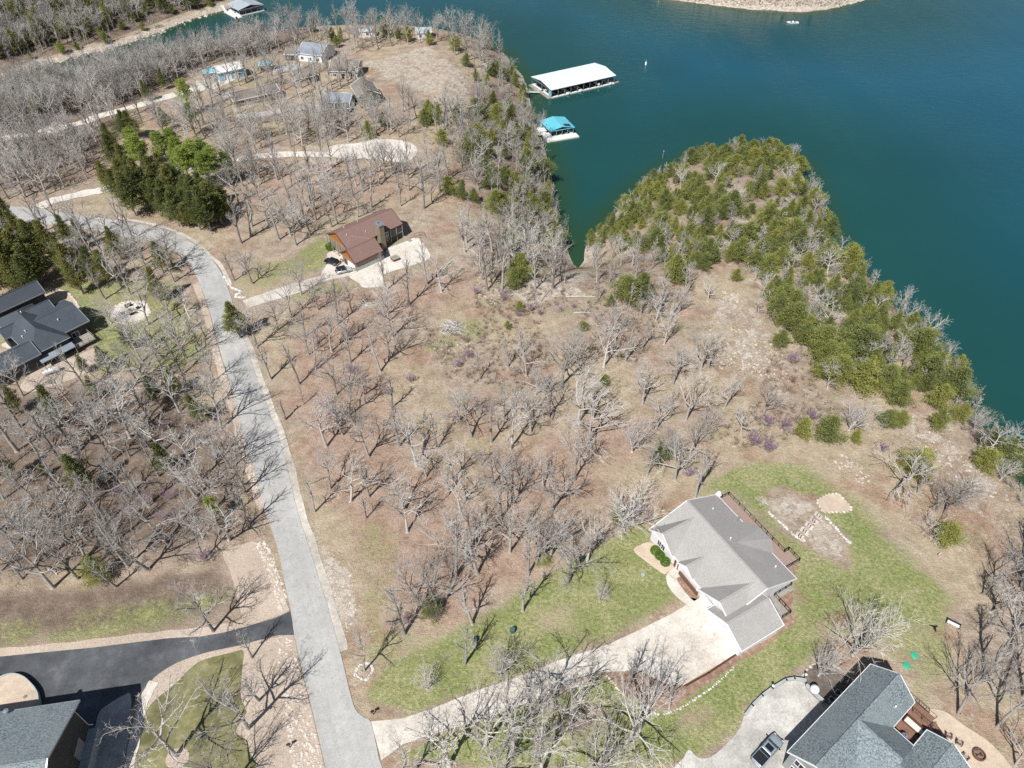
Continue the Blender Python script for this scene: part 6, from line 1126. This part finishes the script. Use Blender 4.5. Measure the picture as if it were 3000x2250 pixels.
for x, y, h in ((60, 140, 13), (160, 240, 12), (120, 60, 11), (230, 180, 12), (320, 150, 11), (540, 245, 10), (620, 160, 10), (-20, 300, 12), (1060, 110, 9), (430, 90, 10), (20, 60, 14), (100, 180, 13), (190, 110, 13), (280, 60, 13), (370, 40, 12), (250, 250, 12), (500, 150, 11), (700, 170, 10), (30, 200, 13)): T('cedar_tall', 'r4', x, y, h * 1.1, None, 1.25)
for x, y, h in ((100, 1500, 12), (180, 1600, 12), (40, 1640, 12), (300, 1640, 11), (460, 1590, 10), (760, 1640, 9), (470, 640, 10), (1170, 440, 10), (1730, 300, 9), (1560, 220, 9), (960, 660, 9), (1060, 580, 9)): T('cedar_tall', 'r1', x, y, h, None, 1.1)
for x, y, h in ((850, 600, 7), (640, 930, 7), (1150, 900, 8), (1300, 1080, 9), (1110, 1400, 9), (560, 760, 6), (300, 1430, 4), (700, 730, 7)): T('cedar_tall', 'r4', x, y, h, None, 1.2)
for x, y, h in ((180, 900, 7), (600, 790, 7), (560, 740, 6), (900, 830, 6), (960, 1020, 7), (700, 1260, 6.5), (780, 1290, 7), (860, 1310, 5), (970, 1220, 6), (1050, 1370, 7), (1220, 1160, 11), (1310, 1170, 9), (1240, 1380, 7), (1310, 1420, 7), (1360, 1460, 6), (1080, 1620, 8), (970, 490, 7), (810, 430, 6), (1130, 560, 7), (1100, 480, 6), (1180, 620, 6), (280, 820, 6), (1130, 930, 5), (1200, 1100, 9), (290, 200, 7), (740, 330, 8), (1060, 520, 6), (1000, 840, 6), (840, 970, 5), (1120, 1200, 5)): T('cedar', 'r2', x, y, h, None, 1.1)

# --- woods
def blocked(x, y, m=.6):
    q = np.array([[x, y]])
    for poly in KEEPOUT:
        a = KBOX.get(id(poly))
        if a is None: P = np.array(poly); a = KBOX[id(poly)] = (*P.min(0), *P.max(0))
        if a[0] - m < x < a[2] + m and a[1] - m < y < a[3] + m and sdist(q, poly)[0] > -m: return True
    return False
KBOX = {}
def wood(pts, kinds, count, gap, hs, tries=14, margin=.8, wide=(.85, 1.15)):
    P = [px(*p) for p in pts]; xs, ys = [p[0] for p in P], [p[1] for p in P]; n = 0; k = 0
    names = [a for a, w in kinds for _ in range(w)]
    while n < count and k < count * tries:
        k += 1; u, v = trg.uniform(min(xs), max(xs)), trg.uniform(min(ys), max(ys))
        if sdist([[u, v]], P)[0] < 0: continue
        q = gp(u, v)
        if q[2] < WATER + .35: continue
        A = np.array(TP); d2 = ((A - q[:2]) ** 2).sum(1).min()
        kd = trg.choice(names); gg = gap * (.6 if kd in ('shrub', 'young') else 1)
        if d2 < gg * gg or blocked(q[0], q[1], margin): continue
        h = trg.uniform(*hs[kd]) if isinstance(hs, dict) else trg.uniform(*hs)
        plant(kd, q, h, None, None, trg.uniform(*wide)); n += 1
    return n
HS = dict(broad=(10, 15), broad_pale=(10, 14.5), slender=(11, 15), gnarled=(9, 13), young=(5, 8), shrub=(2, 4), cedar=(5, 9), cedar_tall=(8, 12), vase=(6, 9), redbud=(3, 5), pine=(11, 15))
BARE = [('broad', 4), ('slender', 4), ('gnarled', 2), ('broad_pale', 2), ('young', 1)]
got = []
got.append(wood([('r1', -60, 640), ('r1', 300, 580), ('r1', 650, 520), ('r1', 1000, 450), ('r1', 1300, 380), ('r1', 1600, 310), ('r1', 2100, 260), ('r1', 1900, 340), ('r1', 1600, 400), ('r1', 1300, 440), ('r1', 1150, 560), ('r1', 800, 680), ('r1', 550, 760), ('r1', 100, 870), ('r1', -60, 880)], [('broad', 4), ('slender', 4), ('broad_pale', 2), ('gnarled', 2)], 125, 3.2, HS))
got.append(wood([('r1', -60, 920), ('r1', 300, 870), ('r1', 800, 740), ('r1', 950, 800), ('r1', 700, 950), ('r1', 600, 1150), ('r1', 350, 1270), ('r1', 0, 1330), ('r1', -60, 1300)], BARE, 46, 3.6, HS))
got.append(wood([('r1', 1000, 760), ('r1', 1700, 800), ('r2', 100, 760), ('r2', 500, 700), ('r2', 480, 880), ('r2', 0, 930), ('r1', 1560, 1000), ('r1', 1500, 1100), ('r1', 1000, 860)], BARE, 46, 3.6, HS))
got.append(wood([('r1', 1500, 1080), ('r2', 450, 1060), ('r2', 800, 1180), ('r2', 700, 1380), ('r2', 300, 1340), ('r1', 2212, 1480), ('r1', 1900, 1640), ('r1', 1500, 1600), ('r1', 1550, 1300)], [('slender', 6), ('broad', 3), ('broad_pale', 2)], 58, 3.4, HS))
got.append(wood([('r1', 1250, 520), ('r1', 1700, 450), ('r1', 2212, 430), ('r2', 150, 430), ('r2', 200, 720), ('r1', 1600, 760), ('r1', 1250, 720)], [('slender', 4), ('broad', 3), ('gnarled', 1)], 42, 4.2, HS, 40))
got.append(wood([('r1', 1750, 210), ('r2', 0, 200), ('r2', 300, 190), ('r2', 700, 230), ('r2', 950, 290), ('r2', 1060, 440), ('r2', 820, 400), ('r2', 600, 300), ('r2', 480, 290), ('r2', 100, 350), ('r1', 2150, 300)], [('broad', 6), ('slender', 3), ('broad_pale', 2), ('cedar', 2)], 56, 3.2, HS))
got.append(wood([('r2', 850, 420), ('r2', 1080, 470), ('r2', 1200, 600), ('r2', 1260, 830), ('r2', 1320, 1050), ('r2', 1400, 1350), ('r2', 1470, 1600), ('r2', 1300, 1640), ('r2', 1000, 1400), ('r2', 800, 1150), ('r2', 600, 900), ('r2', 450, 760), ('r2', 850, 700)], [('broad', 4), ('slender', 4), ('broad_pale', 2), ('cedar', 6), ('young', 4), ('shrub', 3)], 150, 2.9, dict(HS, broad=(8, 12), slender=(9, 12), broad_pale=(8, 11), cedar=(5, 9))))
got.append(wood([('r2', 850, 1420), ('r2', 1300, 1640), ('r5', 1450, 100), ('r5', 1500, 280), ('r5', 1250, 330), ('r5', 950, 240), ('r5', 750, 60)], [('slender', 4), ('broad_pale', 3), ('young', 4), ('shrub', 4), ('redbud', 1), ('cedar', 1)], 44, 2.9, HS))
got.append(wood([('r5', 1640, 30), ('r5', 2212, -120), ('r6', 100, 60), ('r6', 60, 300), ('r5', 2100, 480), ('r5', 1700, 500), ('r5', 1560, 300)], [('slender', 4), ('broad', 2), ('young', 5), ('shrub', 4), ('broad_pale', 2)], 54, 2.8, dict(HS, broad=(6, 9), slender=(7, 10), broad_pale=(6, 9))))
# cedar peninsula
PEN = [('r3', -40, 1040), ('r3', 150, 960), ('r3', 400, 930), ('r3', 650, 960), ('r3', 800, 1150), ('r3', 900, 1400), ('r3', 1000, 1640), ('r6', 1200, 250), ('r6', 1400, 500), ('r6', 1600, 700), ('r6', 1800, 950), ('r6', 1540, 880), ('r6', 1250, 900), ('r6', 1000, 850), ('r6', 820, 760), ('r6', 700, 520), ('r6', 560, 420), ('r6', 430, 120), ('r6', 280, 40), ('r6', 0, 150), ('r5', 1950, 40), ('r5', 1750, -100), ('r2', 1640, 1590), ('r2', 1780, 1440), ('r2', 1900, 1290), ('r2', 2000, 1180), ('r2', 2120, 1090)]
got.append(wood(PEN, [('cedar', 12), ('gnarled', 1), ('broad_pale', 1), ('young', 2), ('shrub', 2)], 250, 2.3, dict(HS, cedar=(3.5, 9), gnarled=(6, 8), broad_pale=(6, 8.5)), 24, wide=(1.0, 1.5)))
got.append(wood([('r3', -40, 1060), ('r3', 100, 930), ('r3', 300, 900), ('r3', 560, 920), ('r3', 700, 1000), ('r3', 740, 1120), ('r3', 400, 1080), ('r3', 100, 1120)], [('cedar', 6), ('broad_pale', 1), ('young', 2), ('shrub', 2)], 45, 1.9, dict(HS, cedar=(4, 8), broad_pale=(6, 8)), 40, wide=(1, 1.4)))
got.append(wood([('r3', 760, 1150), ('r3', 860, 1130), ('r3', 960, 1500), ('r6', 1110, 60), ('r6', 1330, 280), ('r6', 1560, 520), ('r6', 1760, 800), ('r6', 1950, 1100), ('r6', 2212, 1480), ('r6', 2212, 1640), ('r6', 2060, 1480), ('r6', 1860, 1180), ('r6', 1640, 820), ('r6', 1400, 480), ('r6', 1150, 200), ('r6', 980, 0), ('r3', 850, 1400)], [('broad_pale', 2), ('vase', 2), ('young', 3), ('shrub', 4), ('cedar', 4)], 90, 2.5, dict(HS, broad_pale=(6, 9), vase=(5, 8)), 25))
# woods left of the road
got.append(wood([('r4', -60, 820), ('r4', 300, 820), ('r4', 640, 740), ('r4', 1200, 700), ('r4', 1400, 820), ('r4', 1500, 1080), ('r4', 1620, 1500), ('b1', 1620, 170), ('b1', 1300, 250), ('b1', 900, 330), ('b1', 400, 420), ('b1', -60, 460)], BARE + [('cedar_tall', 2)], 52, 4.4, HS))
got.append(wood([('r4', 300, 130), ('r4', 900, 60), ('r4', 1150, 60), ('r4', 1250, 350), ('r4', 1350, 620), ('r4', 1000, 740), ('r4', 640, 720), ('r4', 700, 480), ('r4', 1000, 430), ('r4', 700, 250)], BARE + [('cedar_tall', 2)], 14, 4.8, HS))
got.append(wood([('r1', 0, 1480), ('r1', 600, 1520), ('r1', 1000, 1630), ('r4', 1200, 60), ('r4', 800, 150), ('r4', 300, 100), ('r4', -60, 60)], BARE + [('cedar_tall', 4)], 30, 4.0, HS))
got.append(wood([('D', 0, 1400), ('D', 500, 1420), ('D', 420, 1659), ('r4', 180, 800), ('r4', -40, 900)], BARE, 8, 3, HS))
got.append(wood([('r5', -200, 380), ('r5', 250, 330), ('r5', 450, 800), ('r5', 550, 1250), ('r5', 350, 1640), ('b2', 250, 400), ('b2', 120, 100), ('r5', -50, 1560), ('r5', -250, 1000), ('r5', -330, 700)], BARE, 14, 5.5, HS))
got.append(wood([('r5', 500, 1150), ('r5', 1400, 800), ('r5', 2000, 650), ('r6', 60, 700), ('r6', 0, 1300), ('r5', 1500, 1640), ('b2', 1300, 250), ('b2', 700, 250), ('r5', 500, 1640)], BARE, 10, 6, HS))
got.append(wood([('b2', 400, 1659), ('b2', 1100, 1420), ('b2', 1500, 1250), ('b2', 1800, 1659), ('b2', 1800, 1800), ('b2', 300, 1800)], [('gnarled', 3), ('broad_pale', 3), ('young', 1)], 12, 4.2, HS))
got.append(wood([('b3', 1950, 250), ('b3', 2300, 200), ('b3', 2300, 1700), ('b3', 2100, 1500), ('b3', 1900, 900)], BARE, 10, 4, HS))
# far bank: its front row of trees one by one, the wood behind as one mass
got.append(wood([('r1', -60, 380), ('r1', 250, 400), ('r1', 700, 290), ('r1', 1000, 190), ('r1', 1400, 40), ('r1', 1400, -20), ('r1', 900, 100), ('r1', 500, 240), ('r1', -60, 330)], [('young', 3), ('slender', 1), ('cedar', 3)], 55, 3.6, dict(HS, slender=(8, 11), cedar=(4, 7))))

def combo(kind, var):
    """trunk and crown of one tree kind as a single mesh, for the woods seen as one mass"""
    T_, C_ = PROTO[kind][var]; bm = bmesh.new(); bm.from_mesh(T_); k = len(bm.faces); bm.from_mesh(C_); bm.faces.ensure_lookup_table()
    for f in bm.faces[k:]: f.material_index = 1
    me = bpy.data.meshes.new('wood_tree'); bm.to_mesh(me); bm.free(); me.materials.append(T_.materials[0]); me.materials.append(C_.materials[0])
    return bpy.data.objects.new('wood_tree', me)
LIB = [combo('broad', 0), combo('broad', 2), combo('slender', 0), combo('slender', 2), combo('broad_pale', 1), combo('young', 0), combo('cedar', 1), combo('cedar_tall', 0)]
LIBH = [14, 14, 14, 14, 14, 7, 8, 12]
def gn_tree():
    ng = bpy.data.node_groups.new('woods', 'GeometryNodeTree'); ng.interface.new_socket('Geometry', in_out='INPUT', socket_type='NodeSocketGeometry'); ng.interface.new_socket('Geometry', in_out='OUTPUT', socket_type='NodeSocketGeometry')
    N = ng.nodes.new; L = ng.links.new; gi, go, jn, ip = N('NodeGroupInput'), N('NodeGroupOutput'), N('GeometryNodeJoinGeometry'), N('GeometryNodeInstanceOnPoints')
    for o in LIB[::-1]:
        oi = N('GeometryNodeObjectInfo'); oi.inputs['Object'].default_value = o; oi.inputs['As Instance'].default_value = True; L(oi.outputs['Geometry'], jn.inputs[0])
    def at(name, ty):
        a = N('GeometryNodeInputNamedAttribute'); a.data_type = ty; a.inputs[0].default_value = name; return a.outputs[0]
    cx = N('ShaderNodeCombineXYZ'); L(at('turn', 'FLOAT'), cx.inputs[2]); ip.inputs['Pick Instance'].default_value = True
    L(gi.outputs[0], ip.inputs['Points']); L(jn.outputs[0], ip.inputs['Instance']); L(at('pick', 'INT'), ip.inputs['Instance Index']); L(cx.outputs[0], ip.inputs['Rotation']); L(at('size', 'FLOAT'), ip.inputs['Scale']); L(ip.outputs[0], go.inputs[0])
    return ng
GN = gn_tree()
def mass(name, label, pts, kinds, count, hs, seed, gap=2.2):
    rg = random.Random(seed); P = [px(*p) for p in pts]; xs, ys = [p[0] for p in P], [p[1] for p in P]; Q, K, S_ = [], [], []; k = 0
    names = [a for a, w in kinds for _ in range(w)]
    while len(Q) < count and k < count * 30:
        k += 1; u, v = rg.uniform(min(xs), max(xs)), rg.uniform(min(ys), max(ys))
        if sdist([[u, v]], P)[0] < 0: continue
        q = gp(u, v)
        if q[2] < WATER + .3 or blocked(q[0], q[1], .8): continue
        if Q and min((a[0] - q[0]) ** 2 + (a[1] - q[1]) ** 2 for a in Q) < gap * gap: continue
        kd = rg.choice(names); h = rg.uniform(*hs) * (.7 if kd >= 5 else 1); Q.append((q[0], q[1], q[2] - .1)); K.append(kd); S_.append(h / LIBH[kd])
    me = bpy.data.meshes.new(name); me.from_pydata(Q, [], [])
    me.attributes.new('pick', 'INT', 'POINT').data.foreach_set('value', K); me.attributes.new('size', 'FLOAT', 'POINT').data.foreach_set('value', S_); me.attributes.new('turn', 'FLOAT', 'POINT').data.foreach_set('value', [rg.uniform(0, 6.28) for _ in Q])
    o = link(name, me); md = o.modifiers.new('woods', 'NODES'); md.node_group = GN; tag(o, label, 'woods', kind='stuff')
BR_ = [(0, 3), (1, 3), (2, 3), (3, 3), (4, 2)]
mass('cove_edge_woods', 'low grey trees along the near edge of the narrow cove', [('r1', -60, 690), ('r1', 300, 560), ('r1', 650, 480), ('r1', 1000, 430), ('r1', 1300, 360), ('r1', 1640, 275), ('r1', 1640, 320), ('r1', 1300, 420), ('r1', 1000, 500), ('r1', 650, 560), ('r1', 300, 640)], BR_ + [(5, 3)], 80, (8, 11), 27, 2)
mass('far_woods', 'hazy grey wood covering the far bank of the narrow cove', [('r1', -100, -60), ('r1', 1450, -60), ('r1', 1390, 40), ('r1', 950, 130), ('r1', 500, 280), ('r1', -100, 400)], BR_ + [(6, 3), (7, 3)], 340, (12, 17), 7)
mass('bank_scrub', 'grey scrub on the stony far bank above the fishing boat', [('r3', -50, -40), ('r3', 1200, -40), ('r3', 1050, 0), ('r3', 600, 8), ('r3', 150, 0)], BR_ + [(6, 2)], 30, (5, 9), 8)
mass('grey_woods', 'dense grey leafless wood along the narrow cove', [('r1', -60, 640), ('r1', 300, 570), ('r1', 650, 510), ('r1', 1000, 440), ('r1', 1300, 360), ('r1', 1700, 290), ('r1', 2100, 270), ('r1', 1800, 340), ('r1', 1500, 390), ('r1', 1250, 440), ('r1', 1100, 560), ('r1', 700, 690), ('r1', 100, 840), ('r1', -60, 860)], BR_ + [(7, 1)], 190, (12, 17), 17)
mass('shore_woods', 'dense grey saplings on the slope above both docks', [('r2', 850, 440), ('r2', 1060, 480), ('r2', 1180, 620), ('r2', 1240, 850), ('r2', 1300, 1080), ('r2', 1390, 1380), ('r2', 1300, 1560), ('r2', 1000, 1350), ('r2', 700, 950), ('r2', 600, 760), ('r2', 850, 700)], BR_ + [(5, 9), (6, 6)], 70, (7, 11), 18)
mass('lane_woods', 'grey leafless wood between the white gravel lane and the road', [('r1', -60, 930), ('r1', 300, 890), ('r1', 700, 800), ('r1', 650, 950), ('r1', 560, 1150), ('r1', 330, 1270), ('r1', -60, 1320)], BR_ + [(7, 1)], 26, (13, 17), 19, 3.5)
mass('hollow_woods', 'grey leafless wood between the cottages and the gravel turnaround', [('r1', 1400, 800), ('r1', 2100, 760), ('r2', 250, 760), ('r2', 420, 880), ('r2', 0, 920), ('r1', 1560, 990)], BR_, 34, (10, 14), 20, 3)
mass('peninsula_scrub', 'grey leafless scrub filling gaps between cedars on the peninsula', PEN, [(5, 4), (4, 1), (6, 8)], 280, (5.5, 9.5), 21, 1.3)
mass('cove_bank_scrub', 'scrub and cedars covering the steep cove bank of the peninsula', [('r2', 1560, 1640), ('r2', 1700, 1470), ('r2', 1880, 1290), ('r2', 2000, 1170), ('r2', 2200, 1060), ('r3', 60, 1060), ('r2', 2080, 1240), ('r2', 1900, 1440), ('r2', 1720, 1620)], [(5, 3), (6, 6), (4, 1)], 70, (6, 9.5), 22, 1.8)
# undergrowth and dead grass
def scatter(name, label, cat, polys, count, mt, seed, stems, hgt, wid, sp):
    rg = random.Random(seed); mb = MB()
    for pts, share in polys:
        P = [px(*p) for p in pts]; xs, ys = [p[0] for p in P], [p[1] for p in P]; done = 0; k = 0
        while done < count * share and k < 20 * count:
            k += 1; u, v = rg.uniform(min(xs), max(xs)), rg.uniform(min(ys), max(ys))
            if sdist([[u, v]], P)[0] < 0: continue
            q = gp(u, v)
            if q[2] < WATER + .3 or blocked(q[0], q[1], .3): continue
            done += 1; s = rg.uniform(.6, 1.4); t0 = rg.random(); c = Vector((q[0], q[1], q[2] - .05))
            for _ in range(stems):
                d = Vector((rg.gauss(0, sp), rg.gauss(0, sp), 1)).normalized() * hgt * s * rg.uniform(.5, 1.1); w = perp(d.normalized(), rg) * wid; b0 = c + Vector((rg.gauss(0, .3 * s * sp), rg.gauss(0, .3 * s * sp), 0))
                mid = b0 + d * .55 + Vector((rg.gauss(0, .08), rg.gauss(0, .08), 0)) * hgt
                mb.add([b0 - w, b0 + w, mid + w * .7, mid - w * .7, b0 + d], [(0, 1, 2, 3), (3, 2, 4)], min(1, max(0, t0 + rg.gauss(0, .2))))
    o = put(mb, name, mt); tag(o, label, cat, kind='stuff')
scatter('undergrowth', 'leafless grey brown undergrowth on the wooded slopes', 'undergrowth', [([('r3', 0, 4), ('r3', 300, 0), ('r3', 1150, 0), ('r3', 1000, 40), ('r3', 600, 48), ('r3', 150, 26)], .1), ([('r2', 850, 420), ('r2', 1200, 600), ('r2', 1400, 1350), ('r2', 1470, 1640), ('r2', 900, 1400), ('r2', 450, 760)], .3), ([('r2', 900, 1500), ('r5', 1450, 100), ('r5', 1500, 300), ('r5', 900, 500), ('r5', 850, 200)], .12), ([('r5', 1640, 30), ('r6', 100, 60), ('r6', 60, 300), ('r5', 1900, 700), ('r5', 1500, 600)], .14), ([('r5', 500, 480), ('r5', 1300, 420), ('r5', 1400, 900), ('r5', 700, 800)], .1), ([('r6', 600, 560), ('r6', 820, 560), ('r6', 900, 860), ('r6', 1050, 1060), ('r6', 1000, 1140), ('r6', 300, 1260), ('r6', 200, 1150), ('r6', 480, 950)], .08), ([('r1', -60, 500), ('r1', 1000, 350), ('r1', 1100, 600), ('r1', 0, 880)], .14), (PEN, .2), ([('r6', 1100, 60), ('r6', 1950, 1100), ('r6', 2212, 1640), ('r6', 1860, 1200), ('r6', 1150, 250)], .06)], 3600, 'brushy', 5, 14, 1.5, .022, .55)
scatter('dead_grass', 'tufts of tan dead grass and weeds over the open lots', 'grass', [([('r5', -250, 250), ('r5', 900, 80), ('r5', 1300, 450), ('r5', 2000, 700), ('r5', 2100, 1300), ('b2', 1300, 250), ('b2', 300, 700), ('r5', -250, 1200)], .62), ([('r6', 60, 250), ('r6', 640, 560), ('r6', 1000, 950), ('r6', 1000, 1200), ('r6', 100, 1300)], .2), ([('r6', 1200, 1000), ('r6', 1700, 1100), ('r6', 2212, 1650), ('b3', 2212, 500), ('b3', 1500, 0)], .18)], 5200, 'drygrass', 9, 7, .5, .03, .7)
# brush pile and fallen trunks
s = thing('brush_pile', 'grey heap of cut branches in the dry grass below the red roofed house', 'brush pile', tuple(g('r5', 715, 470))); rg = random.Random(3)
for i in range(90):
    w = rg.uniform(0, 6.28); r = rg.random() ** .6 * 3.2; z = rg.uniform(.1, 1.3) * (1 - r / 4); d = Vector((math.cos(w + rg.gauss(0, .9)), math.sin(w + rg.gauss(0, .9)), rg.gauss(0, .2))); c = Vector((math.cos(w) * r, math.sin(w) * r, z)); L = rg.uniform(.8, 2.2)
    put(MB().tube([c - d * L, c, c + d * L + Vector((0, 0, rg.uniform(-.3, .2)))], [.09, .07, .03], 5), 'branch', 'bark_pale', s)
for i, (r, x, y, rz, L, lb) in enumerate((('r5', 1550, 268, 0.02, 8, 'pale fallen trunk lying across the head of the ravine'), ('r5', 1560, 372, .03, 4.5, 'short pale log on the open ground below the ravine'), ('r5', 1320, 262, 1.1, 6, 'pale fallen trunk beside the water end of the ravine'), ('b1', 345, 390, -.5, 2.5, 'pale twisted log on the floor of the shaded woods'))):
    s = thing('fallen_log', lb, 'log', tuple(g(r, x, y)), rz); put(MB().tube([(-L / 2, 0, .2), (0, .2, .25), (L / 2, 0, .2)], [.22, .18, .1], 7), 'trunk', 'bark_pale', s)
    for k in (.1, .35): put(MB().tube([(L * k, .1, .25), (L * k + .7, .8, .7)], [.09, .04], 5), 'branch_stub', 'bark_pale', s)

# ------------------------------------------------------------------ what each tree is called
MARKS = [(p_, np.array(g(*q))) for p_, q in (('the pale roofed house', ('G', 700, 700)), ('the slate roofed house', ('B', 1500, 1000)), ('the garden bench', ('K', 697, 270)), ('the fire ring', ('K', 950, 1535)), ('the round evergreen bush', ('b3', 1680, 180)), ('the mouth of the cream driveway', ('b2', 200, 1350)), ('the middle of the cream driveway', ('b2', 1100, 1150)), ('the brown mulched bed', ('o', 1420, 1505)), ('the silver pickup', ('B', 280, 1450)), ('the crushed stone pad', ('b1', 1640, 450)), ('the planter on the dark driveway', ('L', 300, 500)), ('the small dry lawn', ('b1', 1300, 1300)), ('the propane tank', ('D', 775, 1530)), ('the fire circle', ('D', 1925, 605)), ('the charcoal roofed house', ('D', 500, 700)), ('the mouth of the red house driveway', ('r4', 1590, 310)), ('the red roofed house', ('R', 800, 600)), ('the hot tub', ('R', 1400, 1050)), ('the wooden pallet', ('r5', 172, 318)), ('the brush pile', ('r5', 715, 470)), ('the road bend', ('r1', 1000, 1530)), ('the cedar grove', ('r1', 1050, 1250)), ('the gravel turnaround', ('r2', 250, 980)), ('the white gravel lane', ('r1', 450, 815)), ('the white roofed barn', ('V', 480, 450)), ('the blue grey cottage', ('V', 1400, 250)), ('the green sided cottage', ('V', 2000, 650)), ('the long brown cottage', ('V', 640, 740)), ('the dirt clearing', ('r2', 500, 420)), ('the white shore cottage', ('r2', 510, 230)), ('the long dock gangway', ('K2', 240, 690)), ('the teal dock gangway', ('K2', 380, 1440)), ('the head of the cove', ('r5', 1560, 100)), ('the ravine log', ('r5', 1550, 268)), ('the tip of the cedar peninsula', ('r3', 400, 980)), ('the cove shore of the cedar peninsula', ('r2', 1950, 1400)), ('the rocky cove point', ('r3', 60, 1150)), ('the lake shore of the cedar peninsula', ('r3', 800, 1350)), ('the middle of the eastern bluff', ('r6', 1150, 420)), ('the upper bluff woods', ('r6', 850, 150)), ('the foot of the cedar peninsula', ('r6', 1150, 750)), ('the neck of the cedar peninsula', ('r6', 330, 60)), ('the eastern rubble slope', ('r6', 420, 640)), ('the middle of the cedar peninsula', ('r3', 350, 1450)), ('the top of the eastern bluff', ('r6', 1450, 700)), ('the bluff edge', ('r6', 1800, 1150)), ('the lower bluff corner', ('r6', 2100, 1500)), ('the broken snag by the road', ('r4', 1848, 1062)), ('the stony terrace', ('r6', 985, 1600)), ('the far bank dock', ('r1', 1440, 45)), ('the far bank shore', ('r1', 700, 300)), ('the western edge of the grey woods', ('r1', 60, 650)), ('the cove side of the grey woods', ('r1', 950, 430)), ('the heart of the middle lot', ('r5', 900, 1000)), ('the upper middle lot', ('r5', 1500, 800)), ('the verge below the snag', ('b1', 2150, 100)), ('the shaded woods edge', ('b1', 500, 400)), ('the heart of the shaded woods', ('r4', 700, 1200)), ('the far left of the shaded woods'.replace('far left', 'outer end'), ('r4', 60, 1350)), ('the lone lawn tree barrel', ('b2', 1110, 775)), ('the wooded shore above the teal dock', ('r2', 1000, 1000)), ('the wooded slope below the turnaround', ('r2', 900, 1300)))]
LOOK = dict(broad='broad crowned bare grey tree', broad_pale='broad pale barked bare tree', slender='slender straight bare tree', gnarled='crooked limbed pale bare tree', vase='vase shaped bare tree', young='thin young bare tree', shrub='low leafless shrub', cedar='bushy olive green cedar', cedar_tall='tall dark green cedar', pine='bright green pine with tufted crown', redbud='purple flowering redbud', spring='yellow green leafing tree', boxwood='clipped green shrub')
ORD = ['closest'.replace('closest', 'first'), 'second', 'third', 'fourth', 'fifth', 'sixth', 'seventh', 'eighth', 'ninth', 'tenth', 'eleventh', 'twelfth', 'thirteenth', 'fourteenth', 'fifteenth', 'sixteenth', 'seventeenth', 'eighteenth']
GRP = dict(cedar='cedars', cedar_tall='tall dark cedars', pine='pines', redbud='flowering redbuds', shrub='leafless shrubs', boxwood='clipped shrubs')
buckets = {}
for t in TREES:
    o, kind, p, h, label = t; o['category'] = 'shrub' if kind in ('shrub', 'boxwood') else 'tree'
    ds = [np.hypot(*(m_[1] - p)[:2]) for m_ in MARKS]; j = int(np.argmin(ds)); o['group'] = GRP.get(kind, 'bare trees') + ' around ' + MARKS[j][0]
    if label: o['label'] = label
    else: buckets.setdefault((kind, j, 'beyond' if p[1] > MARKS[j][1][1] else 'before'), []).append((ds[j], o))
for (kind, j, side), L_ in buckets.items():
    for i, (d, o) in enumerate(sorted(L_, key=lambda q: q[0])):
        o['label'] = f'{LOOK[kind]}, {ORD[i]} out {side} {MARKS[j][0]}' if i < len(ORD) else f'{LOOK[kind]} in thick growth well {side} {MARKS[j][0]}'
